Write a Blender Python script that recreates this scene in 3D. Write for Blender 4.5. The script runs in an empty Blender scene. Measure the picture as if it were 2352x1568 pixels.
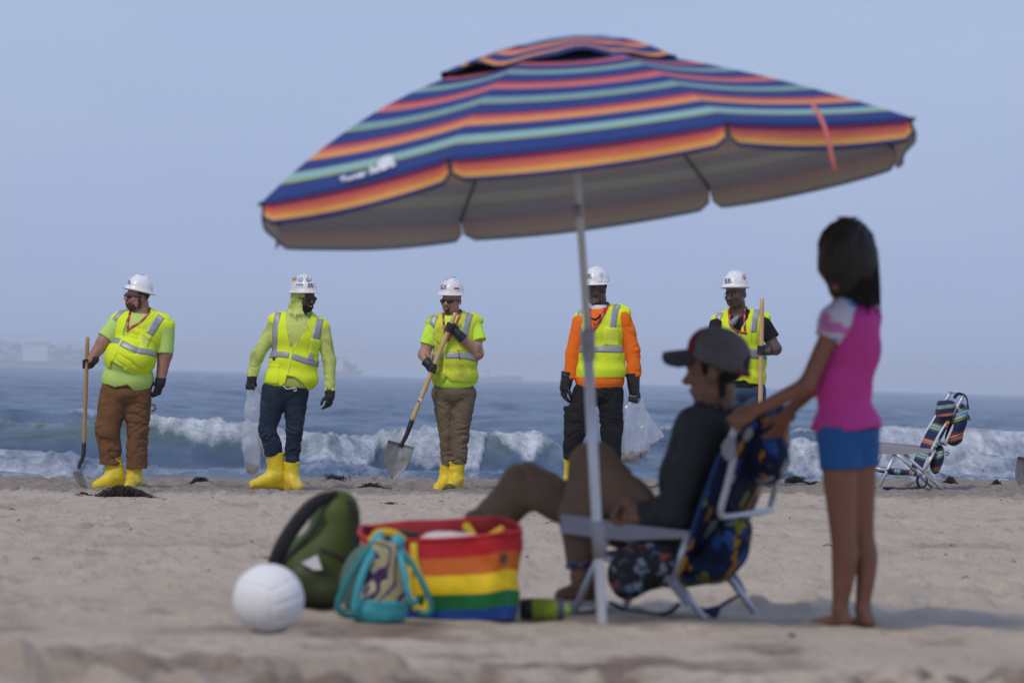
import bpy, math, random
import numpy as np
from mathutils import Matrix, Vector

random.seed(7)
RNG = np.random.default_rng(11)
scene = bpy.context.scene
COL = scene.collection

# ------------------------------------------------------------------ camera
# pixel coordinates (u, v) are those of the photograph at 2352 x 1568
F = 13067.0
CAM = np.array([0.0, 0.0, 1.9])
_p = math.atan(86.0 / F)
_r = math.radians(1.705)
FW = np.array([0.0, math.cos(_p), math.sin(_p)])
_u0 = np.array([0.0, -math.sin(_p), math.cos(_p)])
_r0 = np.array([1.0, 0.0, 0.0])
RT = math.cos(_r) * _r0 + math.sin(_r) * _u0
DN = math.sin(_r) * _r0 - math.cos(_r) * _u0
FOCUS = 51.5

cd = bpy.data.cameras.new('camera')
cd.sensor_width = 36.0
cd.lens = F / 2352.0 * 36.0
cd.clip_start = 0.5
cd.clip_end = 40000.0
cd.dof.use_dof = True
cd.dof.focus_distance = FOCUS
cd.dof.aperture_fstop = 7.1
cam = bpy.data.objects.new('camera', cd)
COL.objects.link(cam)
M = Matrix.Identity(4)
for i in range(3):
    M[i][0] = RT[i]; M[i][1] = -DN[i]; M[i][2] = -FW[i]; M[i][3] = CAM[i]
cam.matrix_world = M
scene.camera = cam

# ------------------------------------------------------------------ light
SUN_EL = math.radians(50)
SUN_AZ = math.radians(212)       # compass bearing of the sun seen from the beach: camera looks along bearing 0
wd = bpy.data.worlds.new('World')
scene.world = wd
wd.use_nodes = True
nt = wd.node_tree
nt.nodes.clear()
sky = nt.nodes.new('ShaderNodeTexSky')
sky.sky_type = 'NISHITA'
sky.sun_disc = False
sky.sun_elevation = SUN_EL
sky.sun_rotation = SUN_AZ
sky.air_density = 1.6
sky.dust_density = 1.0
sky.ozone_density = 4.0
bg = nt.nodes.new('ShaderNodeBackground')
bg.inputs['Strength'].default_value = 0.10
mx = nt.nodes.new('ShaderNodeMix'); mx.data_type = 'RGBA'
mx.inputs['Factor'].default_value = 0.86
# thin even cloud veil over the blue, faintly mottled
tc = nt.nodes.new('ShaderNodeTexCoord')
mp = nt.nodes.new('ShaderNodeMapping'); mp.inputs['Scale'].default_value = (9, 9, 26)
nz = nt.nodes.new('ShaderNodeTexNoise'); nz.inputs['Scale'].default_value = 1.0
nz.inputs['Detail'].default_value = 3.0
rp = nt.nodes.new('ShaderNodeValToRGB')
rp.color_ramp.elements[0].position = 0.3; rp.color_ramp.elements[0].color = (3.20, 4.22, 6.85, 1)
rp.color_ramp.elements[1].position = 0.75; rp.color_ramp.elements[1].color = (3.62, 4.62, 7.15, 1)
out = nt.nodes.new('ShaderNodeOutputWorld')
L = nt.links.new
L(tc.outputs['Generated'], mp.inputs['Vector']); L(mp.outputs['Vector'], nz.inputs['Vector'])
L(nz.outputs['Fac'], rp.inputs['Fac'])
L(sky.outputs['Color'], mx.inputs['A']); L(rp.outputs['Color'], mx.inputs['B'])
L(mx.outputs['Result'], bg.inputs['Color']); L(bg.outputs['Background'], out.inputs['Surface'])

sd = bpy.data.lights.new('sun', 'SUN')
sd.energy = 1.5
sd.angle = math.radians(15)
sd.color = (1.0, 0.87, 0.70)
sun = bpy.data.objects.new('sun', sd)
COL.objects.link(sun)
_sv = Vector((math.sin(SUN_AZ) * math.cos(SUN_EL), math.cos(SUN_AZ) * math.cos(SUN_EL), math.sin(SUN_EL)))
sun.rotation_euler = _sv.to_track_quat('Z', 'Y').to_euler()

scene.view_settings.view_transform = 'Standard'
scene.view_settings.look = 'None'
scene.view_settings.exposure = 0.12
scene.view_settings.gamma = 1.0
scene.view_settings.use_curve_mapping = False
scene.render.engine = 'CYCLES'
scene.cycles.use_denoising = True
scene.cycles.volume_bounces = 1
scene.cycles.max_bounces = 8
scene.cycles.transparent_max_bounces = 16

# ------------------------------------------------------------------ helpers
def Pw(u, v, d):
    """pixel (u, v) at depth d metres -> world point(s)"""
    u = np.asarray(u, float); v = np.asarray(v, float); d = np.asarray(d, float)
    return CAM + d[..., None] * (FW + ((u - 1176) / F)[..., None] * RT + ((v - 784) / F)[..., None] * DN)

_SY = [0, 12, 18.6, 35, 51.8, 57.0, 58.5, 61, 66, 75, 110, 9000]
_SH = [.70, .752, .785, .905, 1.035, 1.018, 1.05, 1.25, 1.75, 2.3, 3.2, 3.2]
def sand_z(x, y):
    x = np.asarray(x, float); y = np.asarray(y, float)
    h = np.interp(y, _SY, _SH)
    t = np.interp(y, [19, 51.8], [0, .026])
    return CAM[2] - (h - t * np.clip(x, -14, 14))

def ground_d(u, v):
    """depth at which the ray through pixel (u, v) meets the sand"""
    ds = np.linspace(10, 58, 4801)
    p = Pw(np.full_like(ds, u), np.full_like(ds, v), ds)
    k = np.where(p[:, 2] <= sand_z(p[:, 0], p[:, 1]))[0]
    return float(ds[k[0]]) if len(k) else 57.0

class Frame:
    """local picture-parallel space of one thing: x right, y down, z away, in crop pixels"""
    def __init__(self, u0, v0, s, D, base=None):
        self.u0, self.v0, self.s, self.D = u0, v0, s, D
        self.m = s * D / F                       # metres per local unit
        self.base = np.zeros(3)
        if base is not None:
            self.base = self.w(np.array([base[0], base[1], base[2] if len(base) > 2 else 0.0]))
    def w(self, p):
        p = np.asarray(p, float)
        return (CAM + self.D * FW + (self.D * (self.u0 + self.s * p[..., 0] - 1176) / F)[..., None] * RT
                + (self.D * (self.v0 + self.s * p[..., 1] - 784) / F)[..., None] * DN
                + (p[..., 2] * self.m)[..., None] * FW)
    def l(self, p):
        return self.w(p) - self.base

def tag(o, label=None, cat=None, group=None, kind=None):
    if label: o['label'] = label
    if cat: o['category'] = cat
    if group: o['group'] = group
    if kind: o['kind'] = kind
    return o

def empty(name, loc, label, cat, group=None):
    o = bpy.data.objects.new(name, None)
    o.empty_display_size = 0.1
    COL.objects.link(o)
    o.location = Vector(loc)
    return tag(o, label, cat, group)

def mesh_obj(name, verts, faces, material, parent=None, smooth=True, loc=None, uv=None, attr=None):
    me = bpy.data.meshes.new(name)
    verts = np.asarray(verts, np.float32)
    if isinstance(faces, np.ndarray):
        nf, k = faces.shape
        me.vertices.add(len(verts)); me.vertices.foreach_set('co', verts.ravel())
        me.loops.add(nf * k); me.loops.foreach_set('vertex_index', faces.astype(np.int32).ravel())
        me.polygons.add(nf); me.polygons.foreach_set('loop_start', np.arange(nf, dtype=np.int32) * k)
        me.update(calc_edges=True)
    else:
        me.from_pydata([tuple(map(float, v)) for v in verts], [], [tuple(int(i) for i in f) for f in faces])
        me.update()
    me.polygons.foreach_set('use_smooth', np.full(len(me.polygons), bool(smooth)))
    if uv is not None:
        lay = me.uv_layers.new(name='UVMap')
        li = np.empty(len(me.loops), np.int32); me.loops.foreach_get('vertex_index', li)
        lay.data.foreach_set('uv', np.asarray(uv, np.float32)[li].ravel())
    if attr:
        for k_, a in attr.items():
            at = me.attributes.new(k_, 'FLOAT', 'POINT')
            at.data.foreach_set('value', np.asarray(a, np.float32))
    me.materials.append(material)
    o = bpy.data.objects.new(name, me)
    COL.objects.link(o)
    if parent is not None: o.parent = parent
    if loc is not None: o.location = Vector(loc)
    return o

class MB:
    """collects pieces (verts, faces) into ONE mesh object"""
    def __init__(self): self.v = []; self.f = []; self.uv = []
    def add(self, v, f, uv=None):
        n = sum(len(a) for a in self.v)
        v = np.asarray(v, float)
        self.v.append(v); self.f += [tuple(int(i) + n for i in q) for q in f]
        self.uv.append(np.zeros((len(v), 2)) if uv is None else np.asarray(uv, float))
        return self
    def build(self, name, material, parent=None, smooth=True, xf=None):
        v = np.vstack(self.v)
        if xf is not None: v = xf(v)
        return mesh_obj(name, v, self.f, material, parent, smooth, uv=np.vstack(self.uv))

def tube(path, r, seg=10, cap=True, flat=1.0, up=None):
    """round (or flattened) tube along a polyline; r a number or one per point"""
    path = np.asarray(path, float); n = len(path)
    r = np.broadcast_to(np.asarray(r, float), (n,))
    t = np.gradient(path, axis=0); t /= np.linalg.norm(t, axis=1)[:, None] + 1e-12
    u = np.array([0, 0, 1.0]) if up is None else np.asarray(up, float)
    if abs(np.dot(u, t[0])) > .95 and up is None: u = np.array([1.0, 0, 0])
    V = []
    a = np.arange(seg) * 2 * np.pi / seg
    for i in range(n):
        s = np.cross(t[i], u); s /= np.linalg.norm(s) + 1e-12
        b = np.cross(s, t[i])
        if up is None: u = b
        V.append(path[i] + r[i] * (np.cos(a)[:, None] * s + flat * np.sin(a)[:, None] * b))
    V = np.vstack(V); Fc = []
    for i in range(n - 1):
        for j in range(seg):
            k = (j + 1) % seg
            Fc.append((i * seg + j, (i + 1) * seg + j, (i + 1) * seg + k, i * seg + k))
    if cap:
        Fc.append(tuple(range(seg))); Fc.append(tuple((n - 1) * seg + j for j in reversed(range(seg))))
    return V, Fc

def spline(pts, n=24):
    """Catmull-Rom through pts"""
    pts = np.asarray(pts, float)
    if len(pts) < 3:
        t = np.linspace(0, 1, n)[:, None]; return pts[0] * (1 - t) + pts[-1] * t
    P_ = np.vstack([2 * pts[0] - pts[1], pts, 2 * pts[-1] - pts[-2]])
    m = len(pts) - 1; o = []
    for t in np.linspace(0, m, n):
        i = min(int(t), m - 1); q = t - i
        a, b, c, d = P_[i:i + 4]
        o.append(.5 * (2 * b + (c - a) * q + (2 * a - 5 * b + 4 * c - d) * q * q + (3 * b - a - 3 * c + d) * q ** 3))
    return np.array(o)

def box(lo, hi):
    (a, b, c), (d, e, f) = lo, hi
    V = [(a, b, c), (d, b, c), (d, e, c), (a, e, c), (a, b, f), (d, b, f), (d, e, f), (a, e, f)]
    Q = [(0, 3, 2, 1), (4, 5, 6, 7), (0, 1, 5, 4), (1, 2, 6, 5), (2, 3, 7, 6), (3, 0, 4, 7)]
    return np.array(V, float), Q

def slab(poly, off):
    """prism: planar polygon (n,3) extruded by vector off, edges slightly eased"""
    poly = np.asarray(poly, float); off = np.asarray(off, float); n = len(poly)
    c = poly.mean(0)
    inset = c + (poly - c) * .985
    V = np.vstack([inset, poly + off * .12, poly + off * .88, inset + off])
    Q = [tuple(reversed(range(n))), tuple(3 * n + i for i in range(n))]
    for k in range(3):
        for i in range(n):
            j = (i + 1) % n
            Q.append((k * n + i, k * n + j, (k + 1) * n + j, (k + 1) * n + i))
    return V, Q

def grid_faces(nu, nv, close_u=False):
    i, j = np.meshgrid(np.arange(nu - (0 if close_u else 1)), np.arange(nv - 1), indexing='ij')
    i2 = (i + 1) % nu
    return np.stack([i * nv + j, i2 * nv + j, i2 * nv + j + 1, i * nv + j + 1], -1).reshape(-1, 4)

# value noise ------------------------------------------------------------
_T = RNG.random((32, 32, 32)).astype(np.float32) * 2 - 1
def noise(p):
    p = np.asarray(p, np.float32)
    i = np.floor(p).astype(np.int32); f = p - i
    f = f * f * (3 - 2 * f)
    i0 = i & 31; i1 = (i + 1) & 31
    x0, y0, z0 = i0[..., 0], i0[..., 1], i0[..., 2]; x1, y1, z1 = i1[..., 0], i1[..., 1], i1[..., 2]
    fx, fy, fz = f[..., 0], f[..., 1], f[..., 2]
    def lp(a, b, t): return a + (b - a) * t
    return lp(lp(lp(_T[x0, y0, z0], _T[x1, y0, z0], fx), lp(_T[x0, y1, z0], _T[x1, y1, z0], fx), fy),
              lp(lp(_T[x0, y0, z1], _T[x1, y0, z1], fx), lp(_T[x0, y1, z1], _T[x1, y1, z1], fx), fy), fz)
def fbm(p, o=4, g=.5):
    s = 0; a = 1; q = np.asarray(p, np.float32)
    for k in range(o):
        s = s + a * noise(q + 7.3 * k); q = q * 2.03; a *= g
    return s
def n2(x, y, o=3, s=0.0):
    return fbm(np.stack([x, y, np.full_like(x, s)], -1), o)

# ------------------------------------------------------------------ materials
_M = {}
def mat(name, col, rough=.7, var=.12, scale=9.0, bump=.0, bscale=60.0, metal=0.0, spec=.4, trans=0.0, sheen=0.0,
        dirt=None, dirt_scale=3.0, dirt_amt=.5, alpha=1.0, coat=0.0, sss=0.0, stretch=(1, 1, 1)):
    if name in _M: return _M[name]
    m = bpy.data.materials.new(name); m.use_nodes = True
    t = m.node_tree; b = t.nodes['Principled BSDF']
    b.inputs['Roughness'].default_value = rough; b.inputs['Metallic'].default_value = metal
    b.inputs['Specular IOR Level'].default_value = spec
    b.inputs['Transmission Weight'].default_value = trans
    b.inputs['Sheen Weight'].default_value = sheen
    b.inputs['Coat Weight'].default_value = coat
    b.inputs['Alpha'].default_value = alpha
    if sss:
        b.inputs['Subsurface Weight'].default_value = sss
        b.inputs['Subsurface Radius'].default_value = (.012, .005, .003)
        b.inputs['Subsurface Scale'].default_value = 1.0
    tc_ = t.nodes.new('ShaderNodeTexCoord')
    mp_ = t.nodes.new('ShaderNodeMapping'); mp_.inputs['Scale'].default_value = stretch
    t.links.new(tc_.outputs['Object'], mp_.inputs['Vector'])
    n = t.nodes.new('ShaderNodeTexNoise'); n.inputs['Scale'].default_value = scale; n.inputs['Detail'].default_value = 5
    t.links.new(mp_.outputs['Vector'], n.inputs['Vector'])
    r = t.nodes.new('ShaderNodeValToRGB')
    c = np.array(col[:3], float)
    r.color_ramp.elements[0].position = .3; r.color_ramp.elements[0].color = (*np.clip(c * (1 - var), 0, 1), 1)
    r.color_ramp.elements[1].position = .7; r.color_ramp.elements[1].color = (*np.clip(c * (1 + var), 0, 1), 1)
    t.links.new(n.outputs['Fac'], r.inputs['Fac'])
    src = r.outputs['Color']
    if dirt is not None:
        n3 = t.nodes.new('ShaderNodeTexNoise'); n3.inputs['Scale'].default_value = dirt_scale; n3.inputs['Detail'].default_value = 6
        n3.inputs['Roughness'].default_value = .65
        t.links.new(tc_.outputs['Object'], n3.inputs['Vector'])
        r3 = t.nodes.new('ShaderNodeValToRGB')
        r3.color_ramp.elements[0].position = .5; r3.color_ramp.elements[0].color = (0, 0, 0, 1)
        r3.color_ramp.elements[1].position = .68; r3.color_ramp.elements[1].color = (dirt_amt,) * 3 + (1,)
        t.links.new(n3.outputs['Fac'], r3.inputs['Fac'])
        mm = t.nodes.new('ShaderNodeMix'); mm.data_type = 'RGBA'
        t.links.new(r3.outputs['Color'], mm.inputs['Factor']); t.links.new(src, mm.inputs['A'])
        mm.inputs['B'].default_value = (*dirt, 1)
        src = mm.outputs['Result']
    t.links.new(src, b.inputs['Base Color'])
    if bump:
        n4 = t.nodes.new('ShaderNodeTexNoise'); n4.inputs['Scale'].default_value = bscale; n4.inputs['Detail'].default_value = 4
        t.links.new(tc_.outputs['Object'], n4.inputs['Vector'])
        bp = t.nodes.new('ShaderNodeBump'); bp.inputs['Strength'].default_value = bump; bp.inputs['Distance'].default_value = .01
        t.links.new(n4.outputs['Fac'], bp.inputs['Height']); t.links.new(bp.outputs['Normal'], b.inputs['Normal'])
    _M[name] = m
    return m

def ramp_mat(name, stops, axis='UV', rough=.75, comp=1, var=.08, interp='CONSTANT', bump=.0):
    """printed stripes along one coordinate of the UV map"""
    if name in _M: return _M[name]
    m = bpy.data.materials.new(name); m.use_nodes = True
    t = m.node_tree; b = t.nodes['Principled BSDF']; b.inputs['Roughness'].default_value = rough
    b.inputs['Specular IOR Level'].default_value = .25
    tc_ = t.nodes.new('ShaderNodeTexCoord'); sp = t.nodes.new('ShaderNodeSeparateXYZ')
    t.links.new(tc_.outputs['UV'], sp.inputs['Vector'])
    r = t.nodes.new('ShaderNodeValToRGB'); cr = r.color_ramp; cr.interpolation = interp
    while len(cr.elements) < len(stops): cr.elements.new(.5)
    for e, (p_, c) in zip(cr.elements, stops):
        e.position = p_; e.color = (*c, 1)
    t.links.new(sp.outputs[comp], r.inputs['Fac'])
    n = t.nodes.new('ShaderNodeTexNoise'); n.inputs['Scale'].default_value = 30; n.inputs['Detail'].default_value = 4
    t.links.new(tc_.outputs['Object'], n.inputs['Vector'])
    mr = t.nodes.new('ShaderNodeMapRange'); mr.inputs['To Min'].default_value = 1 - var; mr.inputs['To Max'].default_value = 1 + var
    t.links.new(n.outputs['Fac'], mr.inputs['Value'])
    mm = t.nodes.new('ShaderNodeMix'); mm.data_type = 'RGBA'; mm.blend_type = 'MULTIPLY'; mm.inputs['Factor'].default_value = 1
    t.links.new(r.outputs['Color'], mm.inputs['A']); t.links.new(mr.outputs['Result'], mm.inputs['B'])
    t.links.new(mm.outputs['Result'], b.inputs['Base Color'])
    _M[name] = m
    return m
# ================================================================== SETTING
# ---- sand: one sheet, dense where it shows, running on far to the sides and down under the water
def fan(dense, half, far):
    a = np.linspace(-half, half, dense)
    e = half * np.geomspace(1.02, far / half, 40)
    return np.concatenate([-e[::-1], a, e])
ts = fan(560, .105, 30.0)
ys = np.concatenate([np.linspace(-60, 11.6, 30), np.geomspace(11.9, 48, 640), np.linspace(48.05, 60, 240), np.linspace(60.3, 76, 20), [110]])
TT, YY = np.meshgrid(ts, ys, indexing='xy')
XX = TT * np.maximum(YY, 11.9)
ZZ = sand_z(XX, YY)
near = np.clip((30 - YY) / 14, 0, 1)
mid = np.clip((YY - 22) / 20, 0, 1)
back = np.clip((YY - 46) / 4, 0, 1) * np.clip((62 - YY) / 3, 0, 1)
b1 = n2(XX * 1.3, YY * .55, 3, .5)
b2 = n2(XX * 4.5, YY * 2.1, 3, 3.5)
b3 = n2(XX * 13, YY * 6, 2, 9.5)
pits = np.maximum(0, n2(XX * 2.6 + 40, YY * .9, 2, 5.5) - .18)
clod = np.abs(n2(XX * 7, YY * 3.0, 3, 12.5))
midr = n2(XX * 3.2 + 9, YY * 1.1, 3, 15.5)
camp = np.clip((YY - 15.0) / 1.0, 0, 1) * np.clip((20.2 - YY) / .8, 0, 1) * np.clip((1.9 - np.abs(XX - .2)) / .5, 0, 1)
ZZ = ZZ + (.014 * b1 + .011 * b2 + .005 * b3 - .032 * pits * near - .012 * pits + .007 * np.abs(midr) + .017 * n2(XX * 9, YY * 3.4, 3, 17.5) * (.4 + .6 * mid) + .018 * np.abs(n2(XX * 5, YY * 2.2, 2, 19.5)) - .006) * (1 - .5 * back) * (1 - .68 * camp) + back * (.034 * clod + .020 * b2 + .014 * b3 - .012)
sand_dark = np.clip((pits * 3.2 + np.clip(-b2 - .2, 0, 1) * 1.6 + np.clip(n2(XX * 1.1 + 5, YY * .5, 3, 33.5) + .12, 0, 1) * .75 * np.clip((17.5 - YY) / 2.5, 0, 1)) * (.18 + .82 * np.clip((20 - YY) / 5, 0, 1)), 0, 1)  # darker brown in pits and hollows, plus noise patches in the foreground
lip = np.clip((YY - 54) / 3, 0, 1) * np.clip((60 - YY) / 2, 0, 1)
ZZ += lip * .016 * n2(XX * 2.2, YY * .7, 3, 21.5)
# footprints trodden along the tideline and about the camp
def dent(x, y, r, dep, asp=2.0, thin=False):
    global ZZ
    if thin and 14.8 < y < 20.2 and -1.7 < x < 2.1: dep *= .4
    s = (np.abs(XX - x) < 4 * r) & (np.abs(YY - y) < 4 * r * asp)
    q = np.sqrt(((XX[s] - x) / r) ** 2 + ((YY[s] - y) / (r * asp)) ** 2)
    ZZ[s] += dep * (-np.exp(-q ** 2 * 1.6) + .45 * np.exp(-((q - 1.5) / .45) ** 2))
for k in range(1300):
    y = 13 + 37 * RNG.random() ** 1.5; x = (RNG.random() - .5) * .2 * y
    dent(x, y, .05 + .05 * RNG.random(), (.014 + .034 * RNG.random()), 1.2 + RNG.random(), True)
for k in range(260):
    y = 48.5 + 8 * RNG.random(); x = (RNG.random() - .5) * 10.5
    dent(x, y, .06 + .05 * RNG.random(), .02 + .03 * RNG.random(), 1.5)
V = np.stack([XX, YY, ZZ], -1).reshape(-1, 3)
sand_faces = grid_faces(len(ys), len(ts))[:, ::-1]
wet = (np.clip((YY - 48.0 + 1.2 * n2(XX * .5, YY * .3, 2, 2.5)) / 3.0, 0, 1)).ravel()

def sand_mat():
    m = bpy.data.materials.new('sand'); m.use_nodes = True
    t = m.node_tree; b = t.nodes['Principled BSDF']; b.inputs['Roughness'].default_value = .95
    b.inputs['Specular IOR Level'].default_value = .1
    tc_ = t.nodes.new('ShaderNodeTexCoord')
    def nz_(sc, det, ro=.6, stretch=(1, .5, 1)):
        mp_ = t.nodes.new('ShaderNodeMapping'); mp_.inputs['Scale'].default_value = stretch
        t.links.new(tc_.outputs['Object'], mp_.inputs['Vector'])
        n = t.nodes.new('ShaderNodeTexNoise'); n.inputs['Scale'].default_value = sc; n.inputs['Detail'].default_value = det
        n.inputs['Roughness'].default_value = ro
        t.links.new(mp_.outputs['Vector'], n.inputs['Vector']); return n.outputs['Fac']
    def rmp(src, stops):
        r = t.nodes.new('ShaderNodeValToRGB'); cr = r.color_ramp
        while len(cr.elements) < len(stops): cr.elements.new(.5)
        for e, (p_, c) in zip(cr.elements, stops): e.position = p_; e.color = (*c, 1)
        t.links.new(src, r.inputs['Fac']); return r.outputs['Color']
    def mixc(f, a, b_, mode='MIX'):
        mm = t.nodes.new('ShaderNodeMix'); mm.data_type = 'RGBA'; mm.blend_type = mode
        if isinstance(f, float): mm.inputs['Factor'].default_value = f
        else: t.links.new(f, mm.inputs['Factor'])
        for k, x in (('A', a), ('B', b_)):
            if isinstance(x, tuple): mm.inputs[k].default_value = (*x, 1)
            else: t.links.new(x, mm.inputs[k])
        return mm.outputs['Result']
    c = rmp(nz_(1.4, 6), [(.3, (.465, .388, .300)), (.7, (.585, .49, .385))])
    c = mixc(.5, c, rmp(nz_(60, 3), [(.3, (.45, .370, .285)), (.7, (.61, .512, .41))]))
    at = t.nodes.new('ShaderNodeAttribute'); at.attribute_name = 'wet'
    cw = rmp(nz_(9, 5), [(.3, (.24, .20, .165)), (.7, (.36, .305, .255))])
    c = mixc(at.outputs['Fac'], c, cw)
    ad_ = t.nodes.new('ShaderNodeAttribute'); ad_.attribute_name = 'sand_dark'
    c = mixc(ad_.outputs['Fac'], c, (.24, .18, .135))
    # sparse dark flecks of dry weed and shell grit
    fl = rmp(nz_(16, 4, .7, (1, .35, 1)), [(.655, (0, 0, 0)), (.71, (.55, .55, .55))])
    c = mixc(fl, c, (.17, .125, .10))
    t.links.new(c, b.inputs['Base Color'])
    bp = t.nodes.new('ShaderNodeBump'); bp.inputs['Strength'].default_value = 1.0; bp.inputs['Distance'].default_value = .035
    t.links.new(nz_(30, 5, .65), bp.inputs['Height']); t.links.new(bp.outputs['Normal'], b.inputs['Normal'])
    return m
tag(mesh_obj('sand', V, sand_faces, sand_mat(), attr={'wet': wet, 'sand_dark': sand_dark.ravel()}), kind='structure')
_SG = (ts, ys, ZZ)
def sand_top(x, y):
    """height of the finished sand mesh near (x, y)"""
    j = int(np.clip(np.searchsorted(ys, y), 1, len(ys) - 1)); i = int(np.clip(np.searchsorted(ts, x / max(y, 11.9)), 1, len(ts) - 1))
    return float(ZZ[j - 1:j + 1, i - 1:i + 1].mean())

# ---- sea: one sheet with swell, a breaking line of surf and whitewash
ts2 = fan(520, .10, 6.0)
yw = np.concatenate([np.linspace(63, 98, 90), np.linspace(98.15, 150, 430), np.geomspace(151, 700, 420), np.geomspace(710, 9500, 110)])
T2, Y2 = np.meshgrid(ts2, yw, indexing='xy')
X2 = T2 * Y2
def U2(): return 1176 + F * T2          # picture column, only used to lay out where along the shore each wave breaks
Uc = U2()
def ridge(s, front, backw): return np.where(s < 0, np.exp(-(s / front) ** 2), np.exp(-(s / backw) ** 2))
def along(pts): return np.interp(Uc, [p[0] for p in pts], [p[1] for p in pts])
fade = np.clip((420 - Y2) / 200, 0, 1)
Z2 = .10 * n2(X2 * .10, Y2 * .13, 3, 1.5) + (.10 * n2(X2 * .42, Y2 * .5, 3, 4.5) + .05 * n2(X2 * 1.1, Y2 * 1.0, 2, 14.5)) * np.clip((900 - Y2) / 600, .15, 1) * np.clip((Y2 - 90) / 30, .4, 1)
Z2 += .16 * n2(X2 * .16, Y2 * .055, 3, 24.5) * np.clip((Y2 - 130) / 60, 0, 1) + .20 * n2(X2 * .06, Y2 * .018, 3, 27.5) * np.clip((Y2 - 200) / 200, 0, 1)
Z2 += .10 * np.sin(Y2 * .21 + 1.6 * n2(X2 * .06, Y2 * .02, 2, 7.5)) * np.clip((Y2 - 125) / 40, 0, 1) * fade
Z2 += .22 * n2(X2 * .13, Y2 * .15, 2, 64.5) * np.clip((Y2 - 122) / 30, 0, 1) * np.clip((1500 - Y2) / 900, .2, 1) + .34 * n2(X2 * .055, Y2 * .06, 2, 67.5) * np.clip((Y2 - 230) / 150, 0, 1) + .07 * n2(X2 * .33, Y2 * .36, 2, 69.5) * np.clip((Y2 - 118) / 20, .3, 1)
foam = np.zeros_like(Z2)
wob = n2(X2 * .35, Y2 * 0 + 3.3, 3, 2.5)
fine = n2(X2 * 1.6, Y2 * 0 + 8.1, 3, 6.5)
# main breaker: height along the shore and how far its foam has fallen down the face
A1 = along([(-900, .7), (-200, .65), (60, .72), (230, .86), (420, .9), (600, .88), (700, .78), (840, .62), (880, .80), (1000, .92), (1120, .86), (1180, .90), (1250, .86), (1310, .55), (1420, .45), (1600, .5), (1760, .7), (1830, .9), (1900, .8), (1980, .66), (2350, .62), (3200, .7)])
y1 = along([(-900, 111), (200, 112), (600, 111), (760, 107), (880, 112), (1100, 112), (1300, 114), (1500, 118), (1800, 114), (2400, 112)]) + .5 * wob
s1 = Y2 - y1
r1 = ridge(s1, 2.6, 7.0)
A1 = A1 * .84
Z2 += A1 * r1 * (1 + .05 * fine)
fall = along([(-900, .3), (-100, .15), (60, .06), (210, .10), (330, .30), (400, .45), (560, .55), (640, .7), (700, 1.0), (850, 1.0), (880, .3), (930, .55), (1000, .9), (1110, .9), (1125, .12), (1160, .30), (1230, .75), (1270, .35), (1310, .1), (1500, .1), (1750, .4), (1830, .9), (1890, .9), (1960, 1.0), (2200, 1.05), (2400, 1.0), (3200, .5)])
face = np.clip(-s1 / 4.6, 0, 1)                                # 0 at the crest, 1 at the foot of the face
ragged = fall + .16 * fine + .10 * n2(X2 * 4, Y2 * .2, 2, 11.5)
f1 = np.clip((ragged - face) / .16, 0, 1) * (s1 > -5.2) * np.clip((1.4 + 1.2 * fall - s1) / 1.0, 0, 1)
foam = np.maximum(foam, f1 * np.clip(fall * 4, 0, 1))
# foam stands proud of the face and throws a ragged lip
Z2 += f1 * (.07 + .10 * np.abs(n2(X2 * 2.4, Y2 * 1.6, 3, 31.5)) + .05 * n2(X2 * 6, Y2 * 4, 2, 33.5))
# outer waves
def outer(y0, amp, wfoam, seed, fr=2.4, bk=6.0):
    global Z2, foam
    yy = y0 + 1.5 * n2(X2 * .08, Y2 * 0, 2, seed)
    s = Y2 - yy
    a = along(amp) * (1 + .12 * n2(X2 * .4, Y2 * 0, 2, seed + 1))
    Z2 += a * ridge(s, fr, bk)
    w = along(wfoam)
    rg = w + .25 * n2(X2 * .9, Y2 * .25, 3, seed + 2)
    fm = np.clip((rg - np.clip(-s / (1.9 * fr), 0, 1)) / .25, 0, 1) * (s > -2.2 * fr) * np.clip((1.2 - s) / .8, 0, 1) * np.clip(w * 5, 0, 1)
    Z2 += fm * (.05 + .08 * np.abs(n2(X2 * 2, Y2 * 1.3, 3, seed + 3)))
    foam = np.maximum(foam, fm)
outer(156, [(-900, .5), (100, .55), (240, .62), (520, .5), (900, .3), (1200, .35), (1900, .62), (2060, .75), (2400, .75), (3200, .6)],
      [(-900, .2), (0, .0), (150, .12), (240, .30), (330, .05), (600, .0), (1120, .1), (1250, .0), (1900, .3), (2030, .85), (2250, .9), (2400, .7), (3200, .4)], 41.5)
outer(172, [(-900, .4), (500, .35), (1200, .5), (2000, .5), (3200, .4)], [(-900, 0), (1800, 0), (2000, .25), (2200, .2), (2500, .0)], 51.5, 3, 8)
outer(225, [(-900, .35), (300, .4), (1200, .3), (2400, .45), (3200, .4)], [(-900, 0), (3200, 0)], 61.5, 5, 10)
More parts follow.
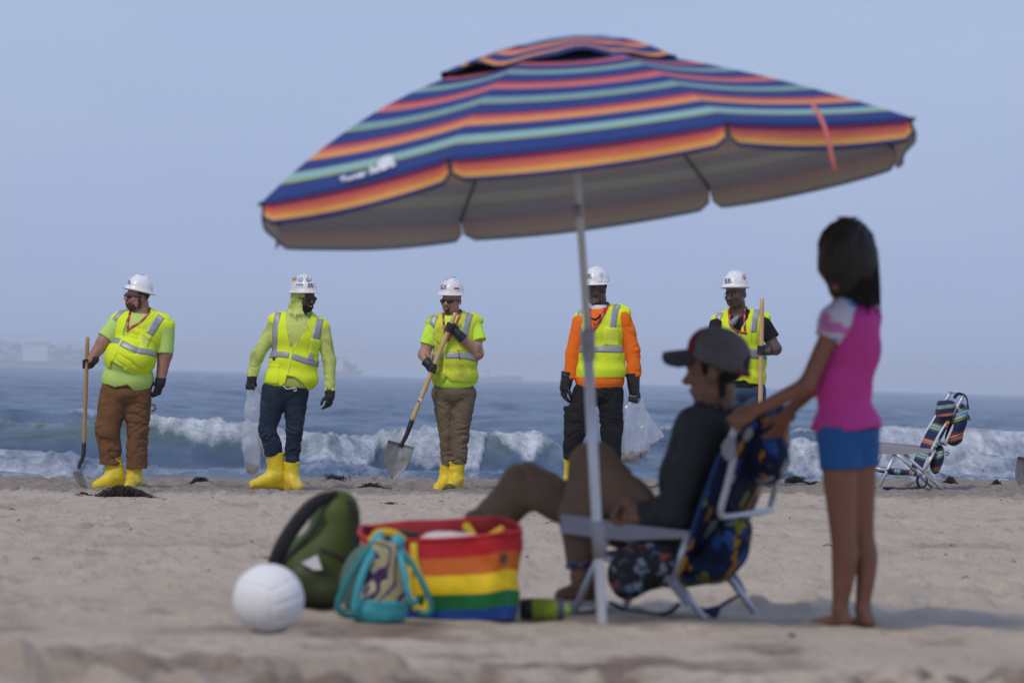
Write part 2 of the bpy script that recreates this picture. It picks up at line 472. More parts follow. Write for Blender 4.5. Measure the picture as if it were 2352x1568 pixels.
# whitewash running up in front
def wash(y0, h, wd_, seed, width):
    global Z2, foam
    yy = y0 + 1.2 * n2(X2 * .25, Y2 * 0, 3, seed)
    s = Y2 - yy
    w = along(wd_)
    Z2 += h * w * ridge(s, .9, width) * (1 + .5 * n2(X2 * 1.5, Y2 * .8, 3, seed + 1))
    run = 1.2 + 11 * np.clip((w - .62) / .3, 0, 1)
    fm = np.clip(w * 1.1, 0, 1) * np.clip((s + run) / .8, 0, 1) * np.clip((width - s) / (width * .6), 0, 1)
    fm *= np.clip(.75 + .8 * n2(X2 * .8, Y2 * .5, 4, seed + 2), 0, 1)
    foam = np.maximum(foam, fm)
wash(100.0, .34, [(-900, .8), (-60, 1), (150, 1), (230, .7), (300, .35), (400, .15), (560, .2), (640, .2), (700, .5), (850, .45), (900, .2), (1050, .35), (1130, .35), (1200, .15), (1500, .1), (1750, .3), (1990, .8), (2080, 1), (2400, 1), (3200, .8)], 71.5, 5.5)
wash(92.0, .12, [(-900, .6), (0, .7), (200, .45), (420, .25), (700, .35), (900, .25), (1300, .2), (1700, .3), (1900, .6), (2400, .8), (3200, .6)], 81.5, 4.0)
lace = (.30 + .32 * n2(X2 * .22, Y2 * .45, 3, 95.5)) * np.clip((112 - Y2) / 8, 0, 1)
foam = np.maximum(foam, np.clip(lace, 0, .5))
foam = np.clip(foam, 0, 1) * (.80 + .25 * n2(X2 * .7, Y2 * .35, 3, 91.5))
foam = np.clip(foam, 0, 1)
def sea_mat():
    m = bpy.data.materials.new('sea'); m.use_nodes = True
    t = m.node_tree; b = t.nodes['Principled BSDF']
    tc_ = t.nodes.new('ShaderNodeTexCoord')
    def nz_(sc, det, stretch, ro=.6):
        mp_ = t.nodes.new('ShaderNodeMapping'); mp_.inputs['Scale'].default_value = stretch
        t.links.new(tc_.outputs['Object'], mp_.inputs['Vector'])
        n = t.nodes.new('ShaderNodeTexNoise'); n.inputs['Scale'].default_value = sc; n.inputs['Detail'].default_value = det
        n.inputs['Roughness'].default_value = ro
        t.links.new(mp_.outputs['Vector'], n.inputs['Vector']); return n.outputs['Fac']
    at = t.nodes.new('ShaderNodeAttribute'); at.attribute_name = 'foam'
    lift = t.nodes.new('ShaderNodeAttribute'); lift.attribute_name = 'lift'
    # foam breaks into streaks and lace where it is thin
    ns = nz_(2.2, 6, (1.5, .30, .55), .7)
    ad = t.nodes.new('ShaderNodeMath'); ad.operation = 'MULTIPLY_ADD'; ad.inputs[1].default_value = 2.1; ad.inputs[2].default_value = -1.18
    t.links.new(ns, ad.inputs[0])
    sm = t.nodes.new('ShaderNodeMath'); sm.operation = 'ADD'
    t.links.new(at.outputs['Fac'], sm.inputs[0]); t.links.new(ad.outputs[0], sm.inputs[1])
    r = t.nodes.new('ShaderNodeMapRange'); r.inputs['From Min'].default_value = .15; r.inputs['From Max'].default_value = 1.05
    t.links.new(sm.outputs[0], r.inputs['Value'])
    gate = t.nodes.new('ShaderNodeMath'); gate.operation = 'MULTIPLY'; gate.use_clamp = True
    g2 = t.nodes.new('ShaderNodeMath'); g2.operation = 'MULTIPLY'; g2.inputs[1].default_value = 6; g2.use_clamp = True
    t.links.new(at.outputs['Fac'], g2.inputs[0])
    t.links.new(r.outputs['Result'], gate.inputs[0]); t.links.new(g2.outputs[0], gate.inputs[1])
    # open water: deep blue, greener where the wave face is thin
    w = t.nodes.new('ShaderNodeMix'); w.data_type = 'RGBA'
    w.inputs['A'].default_value = (.03, .065, .14, 1); w.inputs['B'].default_value = (.085, .140, .140, 1)
    gp = t.nodes.new('ShaderNodeValToRGB'); gp.color_ramp.elements[0].position = .38; gp.color_ramp.elements[0].color = (.012, .038, .100, 1)
    gp.color_ramp.elements[1].position = .64; gp.color_ramp.elements[1].color = (.075, .135, .240, 1)
    t.links.new(nz_(.34, 6, (1, .16, 1), .62), gp.inputs['Fac']); t.links.new(gp.outputs['Color'], w.inputs['A'])  # light and dark mottling of the chop painted into the water colour
    t.links.new(lift.outputs['Fac'], w.inputs['Factor'])
    mm = t.nodes.new('ShaderNodeMix'); mm.data_type = 'RGBA'
    t.links.new(gate.outputs[0], mm.inputs['Factor']); t.links.new(w.outputs['Result'], mm.inputs['A'])
    mm.inputs['B'].default_value = (.76, .79, .83, 1)
    t.links.new(mm.outputs['Result'], b.inputs['Base Color'])
    rr = t.nodes.new('ShaderNodeMapRange'); rr.inputs['To Min'].default_value = .18; rr.inputs['To Max'].default_value = .95
    t.links.new(gate.outputs[0], rr.inputs['Value']); t.links.new(rr.outputs['Result'], b.inputs['Roughness'])
    b.inputs['IOR'].default_value = 1.33
    b1_ = t.nodes.new('ShaderNodeBump'); b1_.inputs['Strength'].default_value = 1.0; b1_.inputs['Distance'].default_value = .9
    t.links.new(nz_(.6, 7, (.8, 1.5, 1), .66), b1_.inputs['Height'])
    t.links.new(b1_.outputs['Normal'], b.inputs['Normal'])
    return m
lift = np.clip(A1 * r1 * 2.4 - .5, 0, 1) * (s1 < 1.0)
tag(mesh_obj('sea', np.stack([X2, Y2, Z2], -1).reshape(-1, 3), grid_faces(len(yw), len(ts2))[:, ::-1], sea_mat(),
             attr={'foam': foam.ravel(), 'lift': lift.ravel()}), kind='structure')

# ---- haze over the water
def haze():
    v, f = box((-5200, -80, -3.2), (5200, 9600, 34))
    m = bpy.data.materials.new('haze'); m.use_nodes = True
    t = m.node_tree; t.nodes.remove(t.nodes['Principled BSDF'])
    pv = t.nodes.new('ShaderNodeVolumePrincipled')
    pv.inputs['Color'].default_value = (.96, .98, 1, 1); pv.inputs['Density'].default_value = HAZE
    pv.inputs['Anisotropy'].default_value = .0
    t.links.new(pv.outputs['Volume'], t.nodes['Material Output'].inputs['Volume'])
    tag(mesh_obj('haze', v, f, m, smooth=False), kind='stuff')
HAZE = .00020
haze()
# ================================================================== SHAPES FROM DISTANCE FIELDS
def dot(a, b): return (a * b).sum(-1)
def smin(a, b, k):
    h = np.maximum(k - np.abs(a - b), 0) / k
    return np.minimum(a, b) - h * h * k * .25
def smax(a, b, k): return -smin(-a, -b, k)
def cap(a, b, ra, rb=None, q=1.0, end=None, start=None):
    """tapered capsule a->b; q squeezes it in depth; end / start = flat cut at b / a"""
    a = np.array(a, float); b = np.array(b, float); rb = ra if rb is None else rb
    sc = np.array([1, 1, 1 / q])
    a_, b_ = a * sc, b * sc; ba = b_ - a_; bb = dot(ba, ba) + 1e-9
    dr = (b - a) / (np.linalg.norm(b - a) + 1e-9)
    def f(p):
        pa = p * sc - a_
        h = np.clip(pa @ ba / bb, 0, 1)
        d = np.linalg.norm(pa - h[:, None] * ba, axis=1) - (ra + (rb - ra) * h)
        if end is not None: d = np.maximum(d, (p - b) @ dr - end)
        if start is not None: d = np.maximum(d, -((p - a) @ dr) - start)
        return d
    R_ = max(ra, rb) * max(1, q)
    f.lo = np.minimum(a, b) - R_; f.hi = np.maximum(a, b) + R_
    return f
def rotm(rx=0, ry=0, rz=0):
    return np.array((Matrix.Rotation(math.radians(rz), 3, 'Z') @ Matrix.Rotation(math.radians(ry), 3, 'Y') @ Matrix.Rotation(math.radians(rx), 3, 'X')))
def ell(c, r, rot=None):
    c = np.array(c, float); r = np.array(r, float)
    R_ = None if rot is None else (rotm(*rot) if isinstance(rot, tuple) else rot)
    def f(p):
        q = p - c
        if R_ is not None: q = q @ R_
        k0 = np.linalg.norm(q / r, axis=1); k1 = np.linalg.norm(q / (r * r), axis=1) + 1e-9
        return k0 * (k0 - 1) / k1
    m = r.max() if R_ is not None else r
    f.lo = c - m; f.hi = c + m
    return f
def rbox(c, r, e, rot=None):
    c = np.array(c, float); r = np.array(r, float) - e
    R_ = None if rot is None else (rotm(*rot) if isinstance(rot, tuple) else rot)
    def f(p):
        q = p - c
        if R_ is not None: q = q @ R_
        q = np.abs(q) - r
        return np.linalg.norm(np.maximum(q, 0), axis=1) + np.minimum(q.max(1), 0) - e
    m = np.linalg.norm(r + e) if R_ is not None else r + e
    f.lo = c - m; f.hi = c + m
    return f
def chain(pts, rs, q=1.0, end=None, start=None):
    n = len(pts) - 1
    return [cap(pts[i], pts[i + 1], rs[i], rs[i + 1], q, end if i == n - 1 else None, start if i == 0 else None) for i in range(n)]
def union(prims, k=12.0):
    prims = list(prims)
    def f(p):
        d = prims[0](p)
        for g in prims[1:]: d = smin(d, g(p), k)
        return d
    f.lo = np.min([g.lo for g in prims], 0); f.hi = np.max([g.hi for g in prims], 0)
    return f
def grow(f, r):
    g = lambda p: f(p) - r
    g.lo = f.lo - max(r, 0); g.hi = f.hi + max(r, 0); return g
def cut(f, *others):
    """keep f where every other field is negative"""
    def g(p):
        d = f(p)
        for o in others: d = np.maximum(d, o(p))
        return d
    g.lo, g.hi = f.lo.copy(), f.hi.copy()
    for o in others:
        if hasattr(o, 'lo'): g.lo = np.maximum(g.lo, o.lo); g.hi = np.minimum(g.hi, o.hi)
    return g
def sub(f, *others):
    def g(p):
        d = f(p)
        for o in others: d = np.maximum(d, -o(p))
        return d
    g.lo, g.hi = f.lo, f.hi; return g
def within(f, prim, margin=60):
    """evaluate a costly field only near its own box"""
    lo, hi = f.lo - margin, f.hi + margin
    def g(p):
        d = np.full(len(p), 1e3); m = np.all((p > lo) & (p < hi), axis=1)
        # outside: distance to the box, good enough for skipping
        o = ~m
        if o.any(): d[o] = np.linalg.norm(np.maximum(np.maximum(f.lo - p[o], p[o] - f.hi), 0), axis=1) + 4
        if m.any(): d[m] = f(p[m])
        return d
    g.lo, g.hi = f.lo, f.hi; return g

_EDGES = [((0, 0, 0), (1, 0, 0)), ((0, 1, 0), (1, 1, 0)), ((0, 0, 1), (1, 0, 1)), ((0, 1, 1), (1, 1, 1)),
          ((0, 0, 0), (0, 1, 0)), ((1, 0, 0), (1, 1, 0)), ((0, 0, 1), (0, 1, 1)), ((1, 0, 1), (1, 1, 1)),
          ((0, 0, 0), (0, 0, 1)), ((1, 0, 0), (1, 0, 1)), ((0, 1, 0), (0, 1, 1)), ((1, 1, 0), (1, 1, 1))]
def sdf_mesh(f, h, pad=2.5, snap=2):
    lo = f.lo - pad * h; B = 6
    nb = np.ceil((f.hi + pad * h - lo) / (h * B)).astype(int)
    bi = np.stack(np.meshgrid(*[np.arange(n) for n in nb], indexing='ij'), -1).reshape(-1, 3)
    fc = f(lo + (bi + .5) * B * h).reshape(nb)
    act = np.abs(fc) < 1.9 * B * h
    N = nb * B + 1
    ext = lambda a, v: np.pad(np.repeat(np.repeat(np.repeat(a, B, 0), B, 1), B, 2), ((0, 1),) * 3, constant_values=v)
    V = ext(np.sign(fc) * 1e3, 1e3).astype(np.float64)
    mk = ext(act, False)
    for ax in range(3):
        s = np.zeros_like(mk); sl = [slice(None)] * 3; sr = [slice(None)] * 3
        sl[ax] = slice(1, None); sr[ax] = slice(None, -1)
        s[tuple(sl)] = mk[tuple(sr)]; mk = mk | s
    idx = np.argwhere(mk)
    V[mk] = f(lo + idx * h)
    S = V < 0
    C = tuple(n - 1 for n in N)
    cnt = np.zeros(C, np.int8)
    for dx in (0, 1):
        for dy in (0, 1):
            for dz in (0, 1):
                cnt += S[dx:dx + C[0], dy:dy + C[1], dz:dz + C[2]]
    cells = np.argwhere((cnt > 0) & (cnt < 8))
    ids = np.full(C, -1, np.int64); ids[tuple(cells.T)] = np.arange(len(cells))
    acc = np.zeros((len(cells), 3)); num = np.zeros(len(cells))
    for a, b in _EDGES:
        a = np.array(a); b = np.array(b)
        va = V[tuple((cells + a).T)]; vb = V[tuple((cells + b).T)]
        m = (va < 0) != (vb < 0)
        t = np.where(m, va / np.where(m, va - vb, 1), 0)
        t = np.clip(t, 0, 1)
        acc += m[:, None] * (a + t[:, None] * (b - a)); num += m
    P = lo + h * (cells + acc / num[:, None])
    Q = []
    for ax in range(3):
        o1, o2 = (ax + 1) % 3, (ax + 2) % 3
        sl = [slice(None)] * 3; sr = [slice(None)] * 3
        sl[ax] = slice(0, -1); sr[ax] = slice(1, None)
        s0, s1_ = S[tuple(sl)], S[tuple(sr)]
        e = np.argwhere(s0 != s1_)
        e = e[(e[:, o1] > 0) & (e[:, o2] > 0) & (e[:, o1] < C[o1]) & (e[:, o2] < C[o2])]
        inside = s0[tuple(e.T)]
        u1 = np.zeros(3, int); u1[o1] = 1; u2 = np.zeros(3, int); u2[o2] = 1
        q = np.stack([ids[tuple(x.T)] for x in (e - u1 - u2, e - u2, e, e - u1)], 1)
        q[~inside] = q[~inside][:, ::-1]
        Q.append(q)
    Q = np.vstack(Q); Q = Q[(Q >= 0).all(1)]
    for _ in range(snap):
        g = grad(f, P, h * .2); v = f(P)
        step = v[:, None] * g / (dot(g, g)[:, None] + 1e-6)
        l = np.linalg.norm(step, axis=1, keepdims=True)
        P = P - step * np.minimum(1, .6 * h / (l + 1e-9))
    return P, Q
def grad(f, P, e):
    return np.stack([(f(P + d * e) - f(P - d * e)) / (2 * e) for d in np.eye(3)], -1)
def unit(v): return v / (np.linalg.norm(v, axis=-1, keepdims=True) + 1e-9)

def solid(name, f, h, fr, material, parent, fold=None, attr=None):
    P, Q = sdf_mesh(f, h)
    if fold is not None:
        n = unit(grad(f, P, h * .5))
        P = P + n * fold(P)[:, None]
    return mesh_obj(name, fr.l(P), Q, material, parent, attr=None if attr is None else {k: a(P) for k, a in attr.items()})

def _crease(n, p, seed, wl, amp):
    m = np.clip(.55 + 1.1 * noise(p / (wl * 3.1) + seed + 17.3), 0, 1)
    a = amp(p) if callable(amp) else amp
    return a * m * (.30 - 1.15 * np.exp(-(n / .20) ** 2)) + a * .25 * n
def folds(amp, sc=(.03, .03, .03), seed=0.0, o=2):
    """soft cloth dents; amp in local units, may be a function of p"""
    sc = np.array(sc)
    def g(p):
        a = amp(p) if callable(amp) else amp
        return .7 * a * noise(p * sc + seed)
    return g
def tilt_folds(amp, ang, wl, seed=0.0, z=.5):
    """cloth folds that run along a direction in the picture plane: smooth cloth cut by long narrow creases"""
    c, s = math.cos(math.radians(ang)), math.sin(math.radians(ang))
    def g(p):
        w = 9 * noise(p / 60.0 + seed * 1.7)
        a_ = p[:, 0] * c + p[:, 1] * s; b_ = -p[:, 0] * s + p[:, 1] * c + w
        n = noise(np.stack([a_ / (wl * 3.4), b_ / (wl * 1.25), p[:, 2] / (wl / z * 1.3)], -1) + seed)
        return _crease(n, p, seed, wl, amp)
    return g
def addf(*fs): return lambda p: sum(f(p) for f in fs)

def hit_front(f, x, y, z0=-400.0, sgn=1.0, it=70):
    """march rays along depth onto field f; returns points and normals"""
    p = np.stack([x, y, np.full_like(x, z0 * sgn)], -1).astype(float)
    best = p.copy(); bd = np.full(len(p), 1e9)
    for _ in range(it):
        d = f(p)
        b = np.abs(d) < bd; best[b] = p[b]; bd[b] = np.abs(d[b])
        p[:, 2] += sgn * np.clip(d * .8, -20, 60)
        p[:, 2] = np.clip(p[:, 2], -500, 500)
    n = unit(grad(f, best, 2.0))
    return best, n, bd
def sheet(name, P, N, nu, nv, fr, material, parent, off=3.0, deep=8.0, uv=None):
    """a patch lying on a surface: raised by off, its rim turned down by deep"""
    T = (P + N * off).reshape(nu, nv, 3); Bm = (P - N * deep).reshape(nu, nv, 3)
    ext = np.zeros((nu + 2, nv + 2, 3)); ext[1:-1, 1:-1] = T
    ext[0, 1:-1] = Bm[0]; ext[-1, 1:-1] = Bm[-1]; ext[1:-1, 0] = Bm[:, 0]; ext[1:-1, -1] = Bm[:, -1]
    ext[0, 0] = Bm[0, 0]; ext[0, -1] = Bm[0, -1]; ext[-1, 0] = Bm[-1, 0]; ext[-1, -1] = Bm[-1, -1]
    q = grid_faces(nu + 2, nv + 2)
    # keep the outside facing out
    a, b, c = ext.reshape(-1, 3)[q[len(q) // 2][:3]]
    if np.dot(np.cross(b - a, c - a), N.mean(0)) < 0: q = q[:, ::-1]
    return mesh_obj(name, fr.l(ext.reshape(-1, 3)), q, material, parent)
def ribbon(name, f, path, width, fr, material, parent, off=2.0, n=26, nv=5, deep=8.0, curve=True, tol=14):
    pts = np.array(path, float)
    c = spline(pts, n) if curve else np.stack([np.interp(np.linspace(0, 1, n), np.linspace(0, 1, len(pts)), pts[:, k]) for k in (0, 1)], -1)
    t = unit(np.gradient(c, axis=0)); pn = np.stack([-t[:, 1], t[:, 0]], -1)
    w = np.interp(np.linspace(0, 1, n), np.linspace(0, 1, len(width)), width) if hasattr(width, '__len__') else np.full(n, width)
    s = np.linspace(-.5, .5, nv)
    g = c[:, None] + pn[:, None] * (w[:, None] * s)[..., None]
    P, N, bd = hit_front(f, g[..., 0].ravel(), g[..., 1].ravel()); P = P - N * f(P)[:, None]
    return sheet(name, P, N, n, nv, fr, material, parent, off, deep)
def patch(name, f, quad, fr, material, parent, off=3.0, n=10, deep=8.0):
    """four-cornered patch (tl, tr, br, bl) pressed onto the front of f"""
    tl, tr, br, bl = [np.array(q, float) for q in quad]
    a, b = np.meshgrid(np.linspace(0, 1, n), np.linspace(0, 1, n), indexing='ij')
    a, b = a[..., None], b[..., None]
    g = (tl * (1 - b) + tr * b) * (1 - a) + (bl * (1 - b) + br * b) * a
    P, N, bd = hit_front(f, g[..., 0].ravel(), g[..., 1].ravel()); P = P - N * f(P)[:, None]
    return sheet(name, P, N, n, n, fr, material, parent, off, deep)
def band(name, f, xc, zc, ypts, width, fr, material, parent, off=3.0, n=90, nv=5, R=520, th0=0, th1=360, deep=8.0):
    """belt round a body: marched inwards to the axis (xc, zc); ypts = (x, y) pairs giving its height"""
    th = np.radians(np.linspace(th0, th1, n)); yx = np.array(ypts, float)
    y = np.interp(xc + 170 * np.cos(th), yx[:, 0], yx[:, 1])
    s = np.linspace(-.5, .5, nv) * width
    p = np.stack([np.repeat(xc + R * np.cos(th), nv), (y[:, None] + s).ravel(), np.repeat(zc + R * np.sin(th), nv)], -1)
    d = np.stack([np.repeat(-np.cos(th), nv), np.zeros(n * nv), np.repeat(-np.sin(th), nv)], -1)
    t = np.zeros(len(p)); best = np.zeros(len(p)); bd = np.full(len(p), 1e9)
    for _ in range(70):
        v = f(p + d * t[:, None]); b = np.abs(v) < bd; best[b] = t[b]; bd[b] = np.abs(v[b])
        t = np.clip(t + v * .8, 0, R)
    P = p + d * best[:, None]; N = unit(grad(f, P, 2.0))
    return sheet(name, P, N, n, nv, fr, material, parent, off, deep)
def text_on(name, f, string, x, y, size, fr, material, parent, off=1.5, shear=0.0, ang=0.0, bold=0.0, sx=1.0, hit=None):
    """lettering of real thickness laid on the front of f; (x, y) its lower left corner"""
    cu = bpy.data.curves.new('lettering', 'FONT'); cu.body = string; cu.size = size; cu.shear = shear; cu.offset = bold; cu.resolution_u = 2
    o = bpy.data.objects.new('lettering', cu); COL.objects.link(o)
    me = bpy.data.meshes.new_from_object(o.evaluated_get(bpy.context.evaluated_depsgraph_get()))
    v = np.empty(len(me.vertices) * 3); me.vertices.foreach_get('co', v); v = v.reshape(-1, 3)
    q = [tuple(p.vertices) for p in me.polygons]
    bpy.data.objects.remove(o); bpy.data.curves.remove(cu); bpy.data.meshes.remove(me)
    c, s = math.cos(math.radians(ang)), math.sin(math.radians(ang))
    X = x + v[:, 0] * c * sx - v[:, 1] * s; Y = y - v[:, 1] * c - v[:, 0] * s * sx
    P, N, bd = (hit or hit_front)(f, X, Y)
    return mesh_obj(name, fr.l(P + N * off), q, material, parent, smooth=False)

# ------------------------------------------------------------------ people: heads, hands, boots
class Head:
    """face looks along -z before turning; built in millimetres, placed at c with s local units per millimetre"""
    def __init__(self, c, s, yaw=0, pitch=0, roll=0):
        self.c = np.array(c, float); self.s = s
        self.R = rotm(0, 0, roll) @ rotm(0, yaw, 0) @ rotm(pitch, 0, 0)
    def p(self, q): return self.c + self.s * (self.R @ np.array(q, float))
    def field(self, f, near=40):
        """field given in head millimetres -> local field"""
        def g(p): return f(((p - self.c) / self.s) @ self.R) * self.s
        cs = np.array([[x, y, z] for x in (f.lo[0], f.hi[0]) for y in (f.lo[1], f.hi[1]) for z in (f.lo[2], f.hi[2])])
        w = self.c + self.s * cs @ self.R.T
        g.lo = w.min(0); g.hi = w.max(0)
        return within(g, None, near)
def face(jaw=1.0, nose=1.0, wide=1.0, lips=1.0):
    base = union([ell((0, -38, 10), (77 * wide, 86, 96)), ell((0, 38, -30), (60 * wide * jaw, 76, 60)), ell((0, 92, -58), (30 * jaw, 22, 26)),
                  ell((45 * wide, 70, -8), (26 * jaw, 34, 44)), ell((-45 * wide, 70, -8), (26 * jaw, 34, 44)),
                  ell((40 * wide, 30, -66), (24, 22, 22)), ell((-40 * wide, 30, -66), (24, 22, 22)),
                  cap((-34, -9, -84), (34, -9, -84), 12)], 22)
    socket = union([ell((31, 8, -100), (19, 11, 16)), ell((-31, 8, -100), (19, 11, 16))], 2)
    rest = union([cap((0, 0, -90), (0, 34, -112), 9 * nose, 13 * nose), ell((11 * nose, 40, -101), (9 * nose, 8, 11)), ell((-11 * nose, 40, -101), (9 * nose, 8, 11)),
                  ell((0, 64, -92), (25 * lips, 5.5 * lips, 8)), ell((0, 73, -89), (21 * lips, 6.5 * lips, 8))], 7)
    ears = union([ell((79 * wide, 12, 10), (9, 31, 19), (0, 18, 0)), ell((-79 * wide, 12, 10), (9, 31, 19), (0, -18, 0))], 2)
    eyes = union([ell((31, 8, -82), (13, 9.5, 12)), ell((-31, 8, -82), (13, 9.5, 12))], 1)
    def f(p):
        d = smax(base(p), -socket(p), 9)
        d = smin(d, eyes(p), 3)
        d = smin(d, rest(p), 9)
        return smin(d, ears(p), 6)
    f.lo = np.array([-95., -130, -130]); f.hi = np.array([95., 120, 112])
    return f

def hand_open(W, dirv, side, palm, s, curl=25, spread=5, thumb=1, fat=1.0):
    """relaxed hand from wrist W: dirv = along the fingers, side = towards the thumb, palm = way the palm faces; s units per metre"""
    W = np.array(W, float); d = unit(np.array(dirv, float)); sd_ = unit(np.array(side, float) - d * np.dot(side, d)); pl = unit(np.array(palm, float) - d * np.dot(palm, d) - sd_ * np.dot(palm, sd_))
    P_ = [ell(W + d * .048 * s, np.array([.048, .040, .018]) * s * 1.0, np.stack([d, sd_, pl], 1)), cap(W - d * .02 * s, W + d * .03 * s, .027 * s * fat, .026 * s * fat)]
    R_ = [.0095 * fat, .0098 * fat, .0095 * fat, .0085 * fat]; Ls = [.040, .045, .041, .033]
    for i in range(4):
        o = (1.5 - i) * .0195
        b = W + (d * .086 + sd_ * o) * s
        a = math.radians(curl * (.6 + .2 * i)); sp = math.radians(spread * (1.5 - i))
        dd = d * math.cos(sp) + sd_ * math.sin(sp)
        d1 = dd * math.cos(a) + pl * math.sin(a); d2 = dd * math.cos(2.1 * a) + pl * math.sin(2.1 * a); d3 = dd * math.cos(2.9 * a) + pl * math.sin(2.9 * a)
        q1 = b + d1 * Ls[i] * s; q2 = q1 + d2 * Ls[i] * .62 * s; q3 = q2 + d3 * Ls[i] * .5 * s
        r = R_[i] * s
        P_ += [cap(W + (d * .05 + sd_ * o * .9) * s, b, r, r), cap(b, q1, r, r * .95), cap(q1, q2, r * .95, r * .88), cap(q2, q3, r * .88, r * .75)]
    t0 = W + (d * .022 + sd_ * .026) * s; t1 = t0 + (d * .032 + sd_ * .026 * thumb + pl * .014) * s; t2 = t1 + (d * .032 + sd_ * .010 * thumb + pl * .012) * s; t3 = t2 + (d * .024 - sd_ * .002 + pl * .010) * s
    P_ += [cap(t0, t1, .015 * s * fat, .0125 * s * fat), cap(t1, t2, .0122 * s * fat, .0112 * s * fat), cap(t2, t3, .011 * s * fat, .009 * s * fat)]
    return union(P_, .010 * s)
def hand_grip(W, c, axis, R, s, fat=1.0, sgn=1, thumb_up=1, sweep=215):
    """fist closed round a rod: W wrist, c point of the rod in the fist, axis = rod direction towards the thumb, R rod radius"""
    W = np.array(W, float); c = np.array(c, float); a = unit(np.array(axis, float))
    v = W - c; v = v - a * np.dot(v, a); e1 = unit(v); e2 = np.cross(a, e1) * sgn
    rf = .0098 * s * fat
    P_ = []
    kn = c + e1 * (R + .020 * s)
    P_.append(ell(kn + e2 * -.004 * s + (W - kn) * .22, np.array([.043, .036, .018]) * s, np.stack([a, unit(W - kn - a * np.dot(W - kn, a)), np.cross(a, unit(W - kn - a * np.dot(W - kn, a)))], 1)))
    P_.append(cap(W, kn + (W - kn) * .35, .026 * s * fat, .030 * s * fat))
    for i in range(4):
        o = a * (.030 - i * .0205) * s
        pts = []
        for t in np.linspace(-35, sweep - 22 * (i == 3), 6):
            th = math.radians(t); rr = R + rf * (1.0 if t > 20 else 1.35)
            pts.append(c + o + rr * (math.cos(th) * e1 + math.sin(th) * e2))
        P_ += chain(pts, [rf * 1.12, rf * 1.1, rf * 1.05, rf, rf * .95, rf * .85])
    pts = [kn + a * .034 * s * thumb_up + (W - kn) * .25]
    for t in (-20, -70, -120):
        th = math.radians(t); pts.append(c + a * .040 * s * thumb_up + (R + rf) * (math.cos(th) * e1 + math.sin(th) * e2))
    P_ += chain(pts, [rf * 1.5, rf * 1.3, rf * 1.15, rf * .95])
    return union(P_, .007 * s)

def boot_field(top, ankle, toe, heel, r0, r1, s, sole_y, width=.055):
    """loose rubber over-boot: shaft from top to ankle, foot to the toe, flat sole at y = sole_y"""
    top, ankle, toe, heel = [np.array(x, float) for x in (top, ankle, toe, heel)]
    w = width * s
    P_ = [cap(top, ankle, r0, r1, .85, start=0), cap(ankle, heel, r1, w * .95), cap(heel, toe, w * 1.0, w * .78), cap(ankle, toe + (ankle - toe) * .25, r1 * .95, w * .85)]
    u = union(P_, .03 * s)
    g = cut(u, lambda p: (p[:, 1] - sole_y) * 1.0)
    g.hi[1] = sole_y
    return g
def box_near(lo, hi):
    lo = np.array(lo, float); hi = np.array(hi, float)
    return lambda p: np.maximum(lo - p, p - hi).max(1)

# skin, kit
M_CAUC = mat('skin_tanned', (.42, .235, .165), .5, .10, 30, .15, 250, spec=.35)
M_TAN2 = mat('skin_reddish', (.36, .185, .130), .5, .12, 30, .15, 250, spec=.35)
M_DARK = mat('skin_dark_brown', (.088, .050, .036), .42, .15, 30, .1, 250, spec=.45)
M_BROWN = mat('skin_brown', (.118, .067, .048), .42, .15, 30, .1, 250, spec=.45)
M_GIRL = mat('skin_sun_tanned', (.26, .108, .058), .38, .08, 14, .0, spec=.4)
M_SEAT = mat('skin_medium_tan', (.27, .135, .085), .5, .1, 20, .0, spec=.35)  # the seated man's own even skin tone
M_HAT = mat('white_hard_hat_plastic', (.80, .80, .80), .28, .03, 20, 0, spec=.5)
M_HATW = mat('scuffed_white_plastic', (.76, .75, .74), .32, .03, 20, 0, spec=.5, dirt=(.42, .40, .38), dirt_scale=9, dirt_amt=.35)
M_VEST = mat('fluorescent_yellow_mesh', (.74, .90, .03), .75, .05, 6, .25, 380, spec=.2)
M_VESTD = mat('dirty_fluorescent_yellow_mesh', (.64, .74, .05), .8, .06, 6, .25, 380, spec=.2, dirt=(.27, .29, .045), dirt_scale=4.5, dirt_amt=.75)
M_VTRIM = mat('fluorescent_yellow_binding', (.80, .94, .07), .7, .04, 20, spec=.2)
M_TAPE = mat('silver_reflective_tape', (.34, .35, .37), .45, .06, 25, .1, 200, metal=.25, spec=.5)
M_BLACKTAPE = mat('black_edge_tape', (.02, .02, .02), .6)
M_LIME = mat('pale_lime_cotton', (.50, .70, .17), .85, .05, 5, .2, 300, spec=.15)
M_HOOD = mat('stained_lime_sweatshirt', (.56, .66, .17), .9, .06, 5, .25, 260, spec=.12, dirt=(.13, .12, .03), dirt_scale=5.0, dirt_amt=.55)
M_NEON = mat('neon_yellow_cotton', (.60, .93, .07), .85, .04, 5, .2, 300, spec=.15)
M_ORANGE = mat('orange_cotton', (.90, .175, .012), .8, .05, 5, .2, 300, spec=.15)
M_BLACKT = mat('black_cotton', (.014, .014, .016), .85, .15, 8, .2, 300, spec=.2)
M_DUCK = mat('brown_duck_canvas', (.175, .083, .036), .85, .13, 7, .3, 260, spec=.15)
M_DENIM = mat('dark_blue_denim', (.016, .027, .050), .85, .3, 10, .3, 260, spec=.15, dirt=(.055, .08, .12), dirt_scale=4, dirt_amt=.5)
M_DENIM2 = mat('mid_blue_denim', (.045, .085, .155), .85, .25, 10, .3, 260, spec=.15)
M_KHAKI = mat('khaki_twill', (.160, .122, .076), .85, .12, 7, .3, 260, spec=.15, dirt=(.10, .075, .045), dirt_scale=5, dirt_amt=.5)
M_BLACKP = mat('black_ripstop', (.010, .010, .012), .8, .2, 8, .25, 260, spec=.25)
